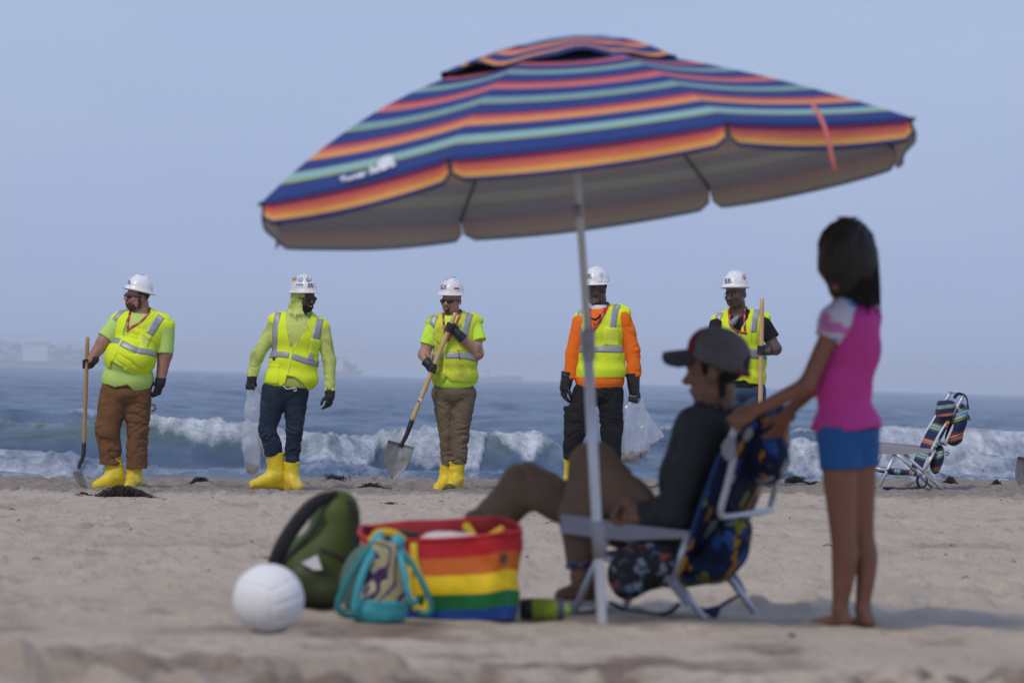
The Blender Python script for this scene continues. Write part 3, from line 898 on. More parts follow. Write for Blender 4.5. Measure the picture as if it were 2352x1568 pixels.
M_BOOT = mat('yellow_latex_rubber', (.74, .55, .015), .42, .07, 9, .2, 60, spec=.45, dirt=(.36, .29, .11), dirt_scale=6, dirt_amt=.65)
M_GLOVE = mat('black_nitrile', (.012, .013, .016), .5, .15, 20, .15, 200, spec=.45)
M_GLOVEL = mat('black_pvc_gauntlet', (.010, .010, .012), .28, .15, 20, .25, 60, spec=.6)
M_RED = mat('red_lanyard_webbing', (.42, .022, .045), .6, .1, 60, spec=.3)
M_PINK = mat('pale_lanyard_print', (.75, .45, .48), .6, spec=.3)
M_SHADE = mat('black_sunglass_lens', (.010, .010, .012), .12, 0, spec=.6)
M_HAIR = mat('black_hair', (.012, .010, .009), .7, .3, 60, .6, 300, spec=.3)
M_BEARD = mat('dark_brown_beard', (.085, .047, .032), .8, .35, 60, .6, 300, spec=.2)
M_BEARDB = mat('black_beard', (.010, .008, .007), .8, .3, 60, .6, 300, spec=.2)
M_BEARDG = mat('grey_beard', (.20, .19, .18), .8, .35, 60, .6, 300, spec=.2)
M_WOOD = mat('pale_ash_wood', (.60, .41, .20), .55, .14, 6, .1, 90, spec=.3, stretch=(6, 6, .6))
M_WOOD2 = mat('worn_ash_wood', (.42, .26, .10), .55, .18, 6, .1, 90, spec=.3, stretch=(6, 6, .6), dirt=(.20, .12, .05), dirt_scale=5, dirt_amt=.5)
M_STEEL = mat('dark_coated_steel', (.045, .047, .05), .5, .2, 10, .1, 60, metal=.5)
M_BLADE = mat('scraped_steel_blade', (.30, .30, .29), .45, .2, 9, .15, 40, metal=.6, dirt=(.20, .17, .13), dirt_scale=7, dirt_amt=.9)
M_NAVY = mat('navy_print', (.012, .025, .13), .5)
M_GREENP = mat('green_print', (.03, .20, .10), .5)
M_STK_W = mat('white_sticker', (.70, .72, .74), .4)
M_STK_R = mat('red_sticker', (.55, .02, .035), .4)
M_STK_O = mat('orange_sticker', (.55, .23, .05), .4)
M_STK_B = mat('blue_sticker', (.05, .22, .55), .4)
M_STK_K = mat('black_sticker', (.03, .03, .05), .4)
M_CLEAR = bpy.data.materials.new('clear_poly_film')
M_WHITE_CORD = mat('white_cord', (.75, .75, .70), .6)

def hard_hat_field(hd, tilt=0, full=True):
    """hat in head space; brim plane at y=-42, crown to y=-150"""
    R_ = rotm(tilt, 0, 0)
    crown = union([ell((0, -58, 6), (103, 128, 121)), cap((0, -182, -38), (0, -185, 48), 8), cap((-34, -171, -42), (-34, -174, 44), 6), cap((34, -171, -42), (34, -174, 44), 6)], 12)
    skirt = union([ell((0, -58, 6), (108, 22, 126))], 1)
    dome = cut(crown, lambda p: p[:, 1] + 54)
    brim = ell((0, -44, 6), (138, 8, 152)) if full else union([ell((0, -48, -95), (84, 8, 84)), ell((0, -48, 6), (110, 12, 128))], 10)
    b = union([dome, skirt, brim], 12)
    g = lambda p: b(p @ R_)
    g.lo = np.array([-150., -215, -200]); g.hi = np.array([150., 10, 175])
    return hd.field(g)
def hat_logo(fr, hat, hm, x, y, w, h, s='ER', col=None, ang=0, sx=1.0):
    q = [(x, y), (x + w, y + w * math.tan(math.radians(ang))), (x + w, y + h + w * math.tan(math.radians(ang))), (x, y + h)]
    patch('badge', hat, q, fr, M_STK_W, hm, .6, 6, 2)
    text_on('lettering', hat, s, x + w * .06, y + h * .80, h * .92, fr, col or M_NAVY, hm, 1.6, bold=h * .022, ang=-ang, sx=sx)
    ribbon('print_line', hat, [(x + w * .08, y + h * .9 + 0), (x + w * .92, y + h * .9 + w * math.tan(math.radians(ang)))], h * .07, fr, col or M_NAVY, hm, 1.4, 6, 2, 1)
def disc_on(name, f, x, y, r, fr, material, parent, off=1.0, ry=None):
    ry = ry or r; a = np.linspace(0, 2 * np.pi, 20, endpoint=False)
    X = np.concatenate([[x], x + r * np.cos(a)]); Y = np.concatenate([[y], y + ry * np.sin(a)])
    P, N, _ = hit_front(f, X, Y)
    return mesh_obj(name, fr.l(P + N * off), [(0, 1 + (i + 1) % 20, 1 + i) for i in range(20)], material, parent)
# ================================================================== THE FIVE WORKERS AND WHAT THEY HOLD
def film():
    m = M_CLEAR; m.use_nodes = True
    t = m.node_tree; t.nodes.remove(t.nodes['Principled BSDF'])
    tr = t.nodes.new('ShaderNodeBsdfTransparent'); tr.inputs['Color'].default_value = (.97, .98, 1, 1)
    df = t.nodes.new('ShaderNodeBsdfDiffuse'); df.inputs['Color'].default_value = (.82, .84, .88, 1)
    tl = t.nodes.new('ShaderNodeBsdfTranslucent'); tl.inputs['Color'].default_value = (.82, .84, .88, 1)
    gl = t.nodes.new('ShaderNodeBsdfGlossy'); gl.inputs['Roughness'].default_value = .18
    a = t.nodes.new('ShaderNodeMixShader'); a.inputs[0].default_value = .5
    t.links.new(df.outputs[0], a.inputs[1]); t.links.new(tl.outputs[0], a.inputs[2])
    g = t.nodes.new('ShaderNodeMixShader'); g.inputs[0].default_value = .22
    t.links.new(a.outputs[0], g.inputs[1]); t.links.new(gl.outputs[0], g.inputs[2])
    tc_ = t.nodes.new('ShaderNodeTexCoord'); n = t.nodes.new('ShaderNodeTexNoise'); n.inputs['Scale'].default_value = 9; n.inputs['Detail'].default_value = 5
    mp_ = t.nodes.new('ShaderNodeMapping'); mp_.inputs['Scale'].default_value = (1, 1, .35)
    t.links.new(tc_.outputs['Object'], mp_.inputs['Vector']); t.links.new(mp_.outputs['Vector'], n.inputs['Vector'])
    r = t.nodes.new('ShaderNodeMapRange'); r.inputs['From Min'].default_value = .35; r.inputs['From Max'].default_value = .72
    r.inputs['To Min'].default_value = .24; r.inputs['To Max'].default_value = .62
    t.links.new(n.outputs['Fac'], r.inputs['Value'])
    lw = t.nodes.new('ShaderNodeLayerWeight'); lw.inputs['Blend'].default_value = .25
    ad = t.nodes.new('ShaderNodeMath'); ad.operation = 'MULTIPLY_ADD'; ad.inputs[1].default_value = .45; ad.use_clamp = True
    t.links.new(lw.outputs['Facing'], ad.inputs[0]); t.links.new(r.outputs['Result'], ad.inputs[2])
    m1 = t.nodes.new('ShaderNodeMixShader')
    t.links.new(ad.outputs[0], m1.inputs[0]); t.links.new(tr.outputs[0], m1.inputs[1]); t.links.new(g.outputs[0], m1.inputs[2])
    bp = t.nodes.new('ShaderNodeBump'); bp.inputs['Strength'].default_value = .6; bp.inputs['Distance'].default_value = .02
    n5 = t.nodes.new('ShaderNodeTexNoise'); n5.inputs['Scale'].default_value = 16; n5.inputs['Detail'].default_value = 5
    t.links.new(mp_.outputs['Vector'], n5.inputs['Vector']); t.links.new(n5.outputs['Fac'], bp.inputs['Height'])
    for s in (df, gl): t.links.new(bp.outputs['Normal'], s.inputs['Normal'])
    t.links.new(m1.outputs[0], t.nodes['Material Output'].inputs['Surface'])
film()
M_BAGSAND = mat('wet_sand_in_bag', (.17, .14, .11), .9, .35, 40, .5, 60, spec=.2)

H = 5.5          # voxel for clothes, local units (about 7 mm)
HB = 4.0         # voxel for bodies

def vest_field(torso, t, hem, V, neck, z0=0.0):
    g = grow(torso, t); hx, hy = zip(*hem); vy, vl, vr = zip(*V)
    def f(p):
        d = g(p); x, y, z = p[:, 0], p[:, 1], p[:, 2]
        d = np.maximum(d, (y - np.interp(x, hx, hy)) * .85)
        w = np.maximum(np.interp(y, vy, vl) - x, x - np.interp(y, vy, vr)) * .9
        w = np.maximum(w, (y - vy[-1]) * .5)
        d = np.maximum(d, -np.maximum(w, z - z0))
        return np.maximum(d, -neck(p))
    f.lo, f.hi = g.lo, g.hi; return f
def displaced(f, fo):
    g = lambda p: f(p) - fo(p)
    g.lo, g.hi = f.lo, f.hi; return g
def hem_cut(f, hem, below=True):
    hx, hy = zip(*hem)
    def g(p): return np.maximum(f(p), (p[:, 1] - np.interp(p[:, 0], hx, hy)) * .85)
    g.lo, g.hi = f.lo, f.hi.copy(); g.hi[1] = min(g.hi[1], max(hy) + 5); return g
def waist_cut(f, y):
    def g(p): return np.maximum(f(p), (y - p[:, 1]))
    g.lo, g.hi = f.lo.copy(), f.hi; g.lo[1] = max(g.lo[1], y - 5); return g

def pair_glasses(hd, fr, body, face_f, kind='dark'):
    if kind == 'dark':
        f = union([ell((33, 8, -98), (33, 18, 10), (0, -14, 0)), ell((-33, 8, -98), (33, 18, 10), (0, 14, 0)), cap((-10, 0, -108), (10, 0, -108), 4),
                   cap((62, 2, -84), (86, 2, 5), 4), cap((-62, 2, -84), (-86, 2, 5), 4)], 4)
        return solid('sunglasses', hd.field(f, 10), 2.0, fr, M_SHADE, body)
    o = []
    for s in (-1, 1):
        a = np.linspace(0, 2 * np.pi, 25)
        ring = np.stack([s * 33 + 28 * np.cos(a), 8 + 17 * np.sin(a), -106 + 9 * np.abs(np.cos(a)) * (np.cos(a) * s > 0)], -1)
        o.append(ring)
    mb = MB()
    for r_ in o: mb.add(*tube([hd.p(q) for q in r_], .9, 5, False))
    mb.add(*tube([hd.p(q) for q in ((-6, 3, -108), (0, 0, -110), (6, 3, -108))], 1.0, 5))
    for s in (-1, 1): mb.add(*tube([hd.p(q) for q in ((s * 61, 4, -97), (s * 78, 3, -60), (s * 87, 4, 5), (s * 86, 16, 18))], 1.1, 5))
    return mb.build('glasses', mat('steel_wire', (.45, .45, .46), .3, metal=.8), body, xf=fr.l)

def lanyard(fr, f, body, pts_l, pts_r, w=13, prints=True, badge=None):
    o = ribbon('lanyard', f, pts_l, w, fr, M_RED, body, 4, 24, 3, 2)
    ribbon('lanyard', f, pts_r, w, fr, M_RED, body, 4.5, 24, 3, 2)
    if prints:
        for P_ in (pts_l, pts_r):
            c = spline(P_, 40)
            for k in (8, 18, 28):
                a, b = c[k], c[k + 4]
                ribbon('lanyard_print', f, [a, (a + b) / 2, b], w * .28, fr, M_PINK, o, 5.6, 6, 2, 1)
    return o

def shovel(name, fr, label, top, joint, neck_pts, tip, wvec, hw, nrm, r=14.5, wood=None, dish=26, bl=None, base=None, step=True, sleeve=True):
    """long-handled round-point shovel: wooden handle, forged neck, dished pointed blade"""
    base = tip if base is None else base
    root = empty(name, fr.w(np.array(base, float)), label, 'shovel', 'long handled shovels')
    fr2 = Frame(fr.u0, fr.v0, fr.s, fr.D, base)
    top, joint, tip = [np.array(q, float) for q in (top, joint, tip)]
    d = unit(top - joint); t = np.linspace(0, 1, 30)[:, None]
    path = joint * (1 - t) + top * t
    rr = r * (1 - .03 * np.sin(t[:, 0] * 9)); rr[-1] = r * .55; rr[-2] = r * .85
    path[-2] = top - d * r * .25
    MB().add(*tube(path, rr, 14)).build('handle', wood or M_WOOD, root, xf=fr2.l)
    nk = spline([joint + d * 6] + [np.array(q, float) for q in neck_pts], 22)
    MB().add(*tube(nk, np.linspace(r * 1.14, r * .8, 22), 14)).build('neck', M_STEEL, root, xf=fr2.l)
    b0 = np.array(neck_pts[-1], float); ax = tip - b0; L_ = np.linalg.norm(ax); ax /= L_
    b0 = b0 - ax * L_ * .10
    L_ *= 1.10
    w = unit(np.array(wvec, float) - ax * np.dot(ax, wvec)); n = unit(np.cross(w, ax)); n = n * np.sign(np.dot(n, nrm))
    S_, T_ = np.meshgrid(np.linspace(0, 1, 26), np.linspace(-1, 1, 23), indexing='ij')
    prof = np.where(S_ < .38, 1 - .03 * (S_ / .38) ** 2, .97 * np.clip(1 - ((S_ - .38) / .62) ** 1.75, 0, 1) ** .72)
    W_ = hw * np.maximum(prof, .02)
    hgt = dish * (T_ ** 2 * (1 - .5 * S_) - .35 * S_ ** 2) - 10 * np.exp(-(T_ / .16) ** 2) * np.clip(1 - S_ / .75, 0, 1)
    # top edge steps rolled forward for the foot
    curl = np.clip(1 - S_ / .05, 0, 1) * (np.abs(T_) > .25) * (14 if step else 0)
    C_ = b0 + (S_ * L_)[..., None] * ax + (T_ * W_)[..., None] * w + (hgt + curl)[..., None] * n
    A = C_.reshape(-1, 3); Bk = A - n * 3.0
    q = grid_faces(26, 23); m = len(A)
    rim = [i * 23 for i in range(26)] + [25 * 23 + j for j in range(1, 23)] + [i * 23 + 22 for i in range(24, -1, -1)] + [j for j in range(21, 0, -1)]
    Fc = [tuple(x) for x in q] + [tuple(m + i for i in x[::-1]) for x in q]
    for i in range(len(rim)):
        a, b = rim[i], rim[(i + 1) % len(rim)]
        Fc.append((a, m + a, m + b, b))
    mesh_obj('blade', fr2.l(np.vstack([A, Bk])), Fc, M_BLADE if bl is None else bl, root)
    return root, fr2

def person(name_label, fr, group='clean-up workers walking along the tideline'):
    return name_label

def make_body(fr, fld, skin, label, cat='person', group='clean-up workers along the tideline', h=HB, base=None):
    P, Q = sdf_mesh(fld, h)
    o = mesh_obj('person', fr.l(P), Q, skin, None, loc=fr.base)
    tag(o, label, cat, group)
    return o

# ------------------------------------------------------------------ worker 1: brown canvas trousers, leans on a shovel
def worker_one():
    u0, v0, s = 141.1, 595.8, .36
    D = ground_d(u0 + s * 350, v0 + s * 1462)
    fr = Frame(u0, v0, s, D, (360, 1463))
    hd = Head((484, 236, 0), .755, yaw=58, pitch=-2, roll=7)
    fc = face(jaw=1.15, wide=1.03); ff = hd.field(fc)
    torso_p = [cap((388, 402, 10), (638, 432, 10), 56, 60, .95), cap((468, 348, 24), (384, 392, 10), 32, 50), cap((545, 345, 24), (648, 418, 10), 32, 56),
               ell((495, 480, 5), (158, 150, 120)), ell((443, 625, -38), (156, 138, 142)), ell((425, 770, -5), (148, 110, 128))]
    torso = union(torso_p, 26)
    armR = chain([(362, 405, 5), (272, 525, -30), (192, 640, -62)], [50, 44, 29]); armL = chain([(656, 432, 10), (660, 605, 0), (634, 768, -22)], [54, 46, 31])
    fist = hand_grip((203, 648, -60), (164, 668, -62), (24, -680, 0), 13, 700)
    hang = hand_open((632, 770, -24), (-22, 100, -5), (-1, .1, -.5), (-.4, 0, .8), 700, curl=24, thumb=1.3, fat=1.05)
    legs = chain([(330, 860, 5), (300, 1090, -10), (330, 1400, 0)], [55, 38, 27]) + chain([(490, 860, 5), (485, 1100, -5), (460, 1410, 5)], [55, 38, 27])
    neck = union([cap((505, 280, 18), (505, 372, 25), 50, 62)], 5)
    bdy = union(armR + armL + legs + [neck] + [grow(torso, -14), cap((203, 648, -60), (188, 656, -61), 18, 10), cap((632, 770, -24), (625, 810, -26), 15, 6)], 22)
    allf = lambda p: smin(bdy(p), ff(p), 16)
    allf.lo = np.minimum(bdy.lo, ff.lo); allf.hi = np.maximum(bdy.hi, ff.hi)
    b = make_body(fr, allf, M_TAN2, 'stocky worker in brown canvas trousers resting one hand on an upright shovel')
    # face
    pair_glasses(hd, fr, b, ff)
    jawreg = union([ell((0, 84, -42), (66, 40, 62)), ell((62, 52, -6), (22, 52, 26)), ell((-62, 52, -6), (22, 52, 26)), ell((0, 55, -104), (30, 7, 14))], 6)
    solid('beard', hd.field(cut(sub(grow(fc, 2.2), ell((0, 70, -98), (22, 9, 16))), jawreg), 20), 2.6, fr, M_BEARD, b)
    hairf = cut(grow(fc, 4), union([ell((0, 0, 62), (92, 62, 70)), ell((0, -40, 20), (95, 50, 100))], 8), lambda p: -(p[:, 2] + 34 - .2 * p[:, 1]))
    solid('hair', hd.field(hairf, 20), 3.2, fr, M_BEARD, b)
    hat = hard_hat_field(hd, tilt=-4)
    hm = solid('hard_hat', hat, 2.8, fr, M_HAT, b)
    hat_logo(fr, hat, hm, 424, 128, 28, 32, 'ER', ang=4, sx=.62)
    for k in range(4): disc_on('vent_slot', hat, 494 + 11 * k, 95 + 1.2 * k, 4, fr, M_STK_K, hm, .6, 2.2)
    # trousers
    tr = union(chain([(345, 850, 0), (294, 1085, -12), (312, 1225, -4), (311, 1300, 0)], [100, 80, 68, 70], end=6) + chain([(478, 850, 5), (488, 1090, -5), (481, 1225, 0), (482, 1325, 4)], [102, 69, 65, 66], end=8)
               + [ell((420, 850, 0), (150, 92, 125))], 18)
    tr = waist_cut(tr, 775)
    ankle = lambda p: 5 + 8 * np.clip((p[:, 1] - 1000) / 260, 0, 1)
    t_ = solid('trousers', tr, H, fr, M_DUCK, b, fold=addf(tilt_folds(ankle, 12, 26, 3.1), tilt_folds(4, -35, 34, 9.7)))
    MB().add(*tube(spline([(582, 925, -30), (598, 930, -45), (600, 955, -48), (580, 966, -35)], 12), 6, 6)).build('hammer_loop', M_DUCK, t_, xf=fr.l)
    # boots
    M_ = [((330, 1262, 0), (342, 1385, 5), (225, 1440, -60), (370, 1425, 15), 60, 58), ((464, 1312, 5), (462, 1400, 10), (436, 1440, -110), (465, 1428, 25), 54, 50)]
    for a in M_:
        solid('boot', boot_field(*a, 700, 1466), H, fr, M_BOOT, b, fold=addf(tilt_folds(4.5, 8, 22, 5.5), tilt_folds(3, 60, 26, 2.2)))
    # shirt
    tee = union(torso_p + [ell((422, 760, -5), (164, 120, 132))], 26)
    tee = hem_cut(grow(tee, 3), [(240, 792), (300, 796), (350, 812), (400, 806), (430, 795), (470, 838), (500, 852), (590, 862)])
    sl = union([cap((362, 405, 5), (284, 508, -24), 60, 60, end=0), cap((656, 432, 10), (654, 598, 2), 68, 62, end=0)], 5)
    ts_ = union([tee, sl], 22); ts_ = sub(ts_, cap((508, 250, 15), (508, 340, 10), 48, 62))
    solid('t_shirt', ts_, H, fr, M_LIME, b, fold=addf(tilt_folds(lambda p: 2 + 6 * np.clip((p[:, 1] - 690) / 80, 0, 1), 62, 34, 1.3), folds(2.5, (.02,) * 3, 4)))
    # vest
    vt = union(torso_p + [cap((385, 378, 8), (350, 402, 8), 30, 38), cap((632, 392, 10), (668, 428, 10), 34, 40)], 24)
    vneck = cap((508, 235, 22), (508, 345, 14), 46, 60)
    vf = vest_field(vt, 12, [(260, 690), (285, 697), (318, 692), (326, 650), (338, 648), (370, 668), (420, 712), (500, 745), (620, 770)],
                    [(300, 445, 575), (345, 440, 575), (400, 416, 520), (455, 404, 450), (492, 400, 404)], vneck, -10)
    FO = addf(tilt_folds(lambda p: 3.5 + 4 * np.clip((p[:, 1] - 520) / 100, 0, 1), 26, 32, 6.1), folds(2, (.02,) * 3, 8))
    vo = solid('vest', vf, H, fr, M_VEST, b, fold=FO); vf = displaced(vf, FO)
    ribbon('reflective_stripe', vf, [(418, 310), (372, 345), (336, 400), (318, 490)], 26, fr, M_TAPE, vo)
    ribbon('reflective_stripe', vf, [(640, 362), (608, 410), (568, 476)], 50, fr, M_TAPE, vo)
    ribbon('reflective_stripe', vf, [(306, 516), (345, 514), (384, 521)], 36, fr, M_TAPE, vo)
    ribbon('reflective_stripe', vf, [(392, 532), (450, 562), (510, 582), (560, 588), (612, 606)], 38, fr, M_TAPE, vo)
    patch('pocket', vf, [(515, 465), (582, 488), (556, 562), (490, 530)], fr, M_VTRIM, vo, 3.5)
    patch('badge_window', vf, [(530, 490), (572, 503), (556, 548), (515, 532)], fr, mat('pale_vest_window', (.62, .74, .16), .5), vo, 6)
    ribbon('zipper', vf, [(402, 496), (372, 560), (342, 640)], 9, fr, M_VTRIM, vo, 3, 20, 3)
    ribbon('binding', vf, [(425, 330), (416, 400), (404, 455), (400, 490)], 6, fr, M_VTRIM, vo, 2.5, 20, 3)
    ribbon('binding', vf, [(600, 345), (520, 400), (450, 455), (404, 494)], 6, fr, M_VTRIM, vo, 2.5, 20, 3)
    both = lambda p: np.minimum(vf(p), ts_(p))
    lanyard(fr, both, b, [(443, 322), (436, 380), (430, 440), (430, 462)], [(564, 308), (548, 360), (505, 405), (450, 436), (434, 446)], 13)
    solid('glove', union([fist, cap((203, 648, -60), (212, 636, -58), 30, 34)], 8), 2.8, fr, M_GLOVE, b)
    solid('glove', union([hang, cap((632, 790, -24), (635, 756, -22), 33, 36, end=0)], 8), 2.8, fr, M_GLOVE, b)
    # skin at the collar belongs to the body; the shovel he leans on
    r_, f2 = shovel('shovel', fr, 'worn wooden shovel standing upright in the hand of the stocky worker', (172, 493, -62), (148, 1175, -62),
                    [(147, 1225, -62), (136, 1275, -60), (118, 1312, -58), (122, 1345, -56)], (163, 1462, -50), (.25, -.1, 1), 78, (-1, 0, 0), r=13, wood=M_WOOD2)
    return b
worker_one()

# ------------------------------------------------------------------ worker 2: sweatshirt hood under the hat, looks right, bag in hand
def worker_two():
    u0, v0, s = 517.4, 595.8, .36
    D = ground_d(u0 + s * 330, v0 + s * 1468)
    fr = Frame(u0, v0, s, D, (350, 1468))
    hd = Head((504, 244, -5), .77, yaw=-38, pitch=2, roll=-1)
    fc = face(jaw=.95, wide=.98, lips=1.1); ff = hd.field(fc)
    torso_p = [cap((335, 405, 8), (600, 440, 8), 46, 46, 1.0), cap((435, 358, 18), (335, 396, 8), 30, 42), cap((510, 362, 18), (606, 430, 8), 28, 42),
               ell((455, 490, 0), (162, 150, 108)), ell((438, 650, 0), (150, 150, 108)), ell((400, 790, 0), (140, 100, 108))]
    torso = union(torso_p, 26)
    aR = [(318, 430, 10), (205, 620, 0), (168, 760, -10)]; aL = [(622, 455, 10), (662, 650, 0), (668, 850, -25)]
    fist = hand_grip((168, 762, -12), (163, 808, -14), (1, .1, -.25), 12, 690, sgn=1)
    hang = hand_open((668, 855, -26), (-8, 100, -12), (-.9, .1, -.7), (-.2, 0, .9), 690, curl=42, spread=3, fat=1.05)
    legs = chain([(320, 860, 5), (268, 1090, -15), (318, 1400, 20)], [49, 34, 26]) + chain([(450, 860, 5), (445, 1095, -5), (424, 1425, 0)], [49, 33, 26])
    bdy = union(chain(aR, [42, 36, 27]) + chain(aL, [42, 36, 27]) + legs + [cap((480, 290, 15), (465, 370, 22), 48, 55), grow(torso, -16), cap((168, 762, -12), (164, 795, -14), 22, 17), cap((668, 855, -26), (666, 880, -30), 15, 6)], 22)
    allf = lambda p: smin(bdy(p), ff(p), 16)
    allf.lo = np.minimum(bdy.lo, ff.lo); allf.hi = np.maximum(bdy.hi, ff.hi)
    b = make_body(fr, allf, M_DARK, 'smiling worker in dark jeans with a lime hood worn under his stickered hard hat')
    pair_glasses(hd, fr, b, ff)
    solid('teeth', hd.field(ell((0, 69, -92), (15, 4.5, 9))), 2.0, fr, mat('teeth', (.75, .73, .68), .3), b)
    jawreg = union([ell((0, 88, -42), (66, 40, 62)), ell((62, 55, -6), (22, 60, 30)), ell((-62, 55, -6), (22, 60, 30)), ell((0, 54, -104), (30, 6, 14))], 6)
    solid('beard', hd.field(cut(sub(grow(fc, 3), ell((0, 69, -98), (24, 10, 18))), jawreg), 20), 2.6, fr, M_BEARDB, b)
    # hood hanging from under the hat
    hf = union([ell((0, -35, 18), (92, 90, 104)), cap((-8, 0, 26), (-18, 120, 40), 90, 100), ell((-40, 132, 10), (104, 44, 92)), ell((0, 150, 20), (120, 26, 92))], 30)
    opening = union([cap((0, 0, -120), (0, 95, -110), 66, 74), cap((14, 20, -60), (14, 100, -60), 58, 56), ell((24, 40, -60), (70, 98, 66)), ell((30, 118, -75), (70, 60, 62))], 20)
    hoodf = hd.field(sub(hf, opening), 40)
    # jeans
    tr = union(chain([(322, 840, 0), (268, 1085, -18), (300, 1180, 0), (310, 1238, 8)], [92, 56, 58, 56], end=4) + chain([(448, 840, 5), (442, 1095, -8), (432, 1200, 0), (425, 1290, 0)], [86, 53, 48, 45], end=4)
               + [ell((384, 830, 0), (136, 84, 105))], 16)
    amp = lambda p: 2.5 + 5 * np.exp(-((p[:, 1] - 1110) / 70) ** 2) + 3 * np.clip((p[:, 1] - 1150) / 60, 0, 1)
    solid('jeans', waist_cut(tr, 780), H, fr, M_DENIM, b, fold=addf(tilt_folds(lambda p: 1.5 * amp(p), 14, 20, 3.3), tilt_folds(5, -32, 26, 7.7)))
    for a in [((318, 1232, 8), (326, 1380, 18), (180, 1432, -40), (352, 1428, 25), 62, 58), ((424, 1288, 0), (422, 1400, 4), (478, 1448, -100), (412, 1450, 15), 52, 48)]:
        solid('boot', boot_field(*a, 690, 1466 if a[0][0] < 400 else 1480), H, fr, M_BOOT, b, fold=addf(tilt_folds(3.5, 70, 24, 5.1), tilt_folds(3, 12, 26, 2.2)))
    sw = union(torso_p + [ell((440, 770, 0), (120, 62, 100))], 24)
    sw = hem_cut(grow(sw, 3), [(200, 800), (380, 812), (520, 822), (620, 822)])
    sl = union(chain([(aR[0][0], 425, 10), (203, 620, 0), (173, 745, -8)], [50, 41, 33], end=8) + chain([(622, 450, 10), (664, 650, 0), (668, 845, -22)], [50, 42, 33], end=8), 18)
    cuffs = union([cap((176, 722, -6), (170, 752, -9), 35, 32, end=0, start=0), cap((668, 805, -18), (669, 852, -24), 35, 32, end=0, start=0)], 3)
    swf = union([sw, sl, hoodf], 22)
    swf2 = lambda p: np.maximum(np.minimum(swf(p), cuffs(p)), -hd.field(opening, 40)(p))
    swf2.lo, swf2.hi = swf.lo, swf.hi
    arm_amp = lambda p: 1.5 + 4.0 * np.clip((np.abs(p[:, 0] - 430) - 140) / 60, 0, 1) * np.clip((p[:, 1] - 480) / 120, 0, 1)
    so = solid('hooded_sweatshirt', swf2, H, fr, M_HOOD, b, fold=addf(tilt_folds(arm_amp, 18, 20, 2.5), tilt_folds(lambda p: 9 * np.clip((370 - p[:, 1]) / 40, 0, 1), 74, 22, 4.4)))
    vt = union(torso_p + [cap((345, 360, 8), (300, 380, 8), 17, 20), cap((604, 390, 8), (640, 424, 8), 18, 20), ell((425, 760, 0), (165, 90, 118))], 24)
    vf = vest_field(vt, 8, [(225, 795), (300, 800), (368, 806), (386, 790), (398, 742), (412, 742), (450, 750), (500, 790), (530, 832), (570, 850), (620, 856)],
                    [(250, 380, 560), (330, 384, 560), (400, 390, 535), (480, 402, 500), (550, 418, 450), (582, 430, 434)], cap((478, 250, 20), (470, 350, 12), 70, 84), 0)
    FO = addf(tilt_folds(lambda p: 3 + 5 * np.clip((p[:, 1] - 640) / 80, 0, 1), 72, 30, 6.6), folds(2, (.02,) * 3, 8))
    vo = solid('vest', vf, H, fr, M_VEST, b, fold=FO); vf = displaced(vf, FO)
    ribbon('reflective_stripe', vf, [(340, 336), (324, 420), (318, 520), (316, 628)], 36, fr, M_TAPE, vo)
    ribbon('reflective_stripe', vf, [(606, 378), (592, 445), (582, 512)], 46, fr, M_TAPE, vo)
    ribbon('reflective_stripe', vf, [(270, 612), (340, 604), (412, 610)], 36, fr, M_TAPE, vo)
    ribbon('reflective_stripe', vf, [(430, 616), (500, 640), (560, 660), (612, 672)], 38, fr, M_TAPE, vo)
    patch('tape_tag', vf, [(532, 606), (566, 612), (562, 645), (528, 640)], fr, M_TAPE, vo, 4)
    patch('maker_tag', vf, [(306, 624), (323, 624), (322, 642), (307, 642)], fr, M_BLACKTAPE, vo, 4)
    patch('pocket', vf, [(550, 503), (610, 516), (602, 616), (538, 598)], fr, M_VTRIM, vo, 3.5)
    patch('pocket', vf, [(262, 665), (348, 668), (345, 795), (250, 790)], fr, M_VEST, vo, 3.0)
    ribbon('zipper', vf, [(428, 582), (420, 640), (400, 738)], 10, fr, M_VTRIM, vo, 3, 20, 3)
    ribbon('binding', vf, [(384, 330), (392, 430), (412, 530), (428, 582)], 6, fr, M_VTRIM, vo, 2.5, 24, 3)
    ribbon('binding', vf, [(556, 345), (520, 440), (470, 520), (434, 582)], 6, fr, M_VTRIM, vo, 2.5, 24, 3)
    hat = hard_hat_field(hd, tilt=0)
    hm = solid('hard_hat', hat, 2.8, fr, M_HATW, b)
    hat_logo(fr, hat, hm, 526, 148, 40, 32, 'ER', col=M_NAVY, ang=2)
    for x, y, m in ((445, 127, M_STK_O), (482, 130, M_STK_B), (535, 129, M_STK_K)):
        disc_on('sticker', hat, x, y, 17, fr, m, hm, .8, 16); disc_on('sticker', hat, x, y, 12, fr, M_STK_W if m is not M_STK_O else M_WOOD2, hm, 1.2, 9)
        ribbon('sticker', hat, [(x - 8, y), (x + 8, y)], 5, fr, m, hm, 1.8, 5, 2, 1)
    patch('sticker', hat, [(455, 154), (500, 153), (500, 178), (455, 178)], fr, M_STK_W, hm, .6, 6, 2)
    for k in range(4): patch('sticker', hat, [(457 + 11 * k, 157), (466 + 11 * k, 157), (466 + 11 * k, 166), (457 + 11 * k, 166)], fr, (M_STK_B, M_GREENP)[k % 2], hm, 1.4, 3, 1)
    MB().add(*tube(spline([(448, 345, -95), (450, 358, -100), (450, 368, -102)], 8), 5, 6)).add(*tube(spline([(505, 368, -95), (512, 395, -120), (545, 440, -118), (566, 495, -112)], 18), 2.2, 5)).build('neck_cord', M_WHITE_CORD, so, xf=fr.l)
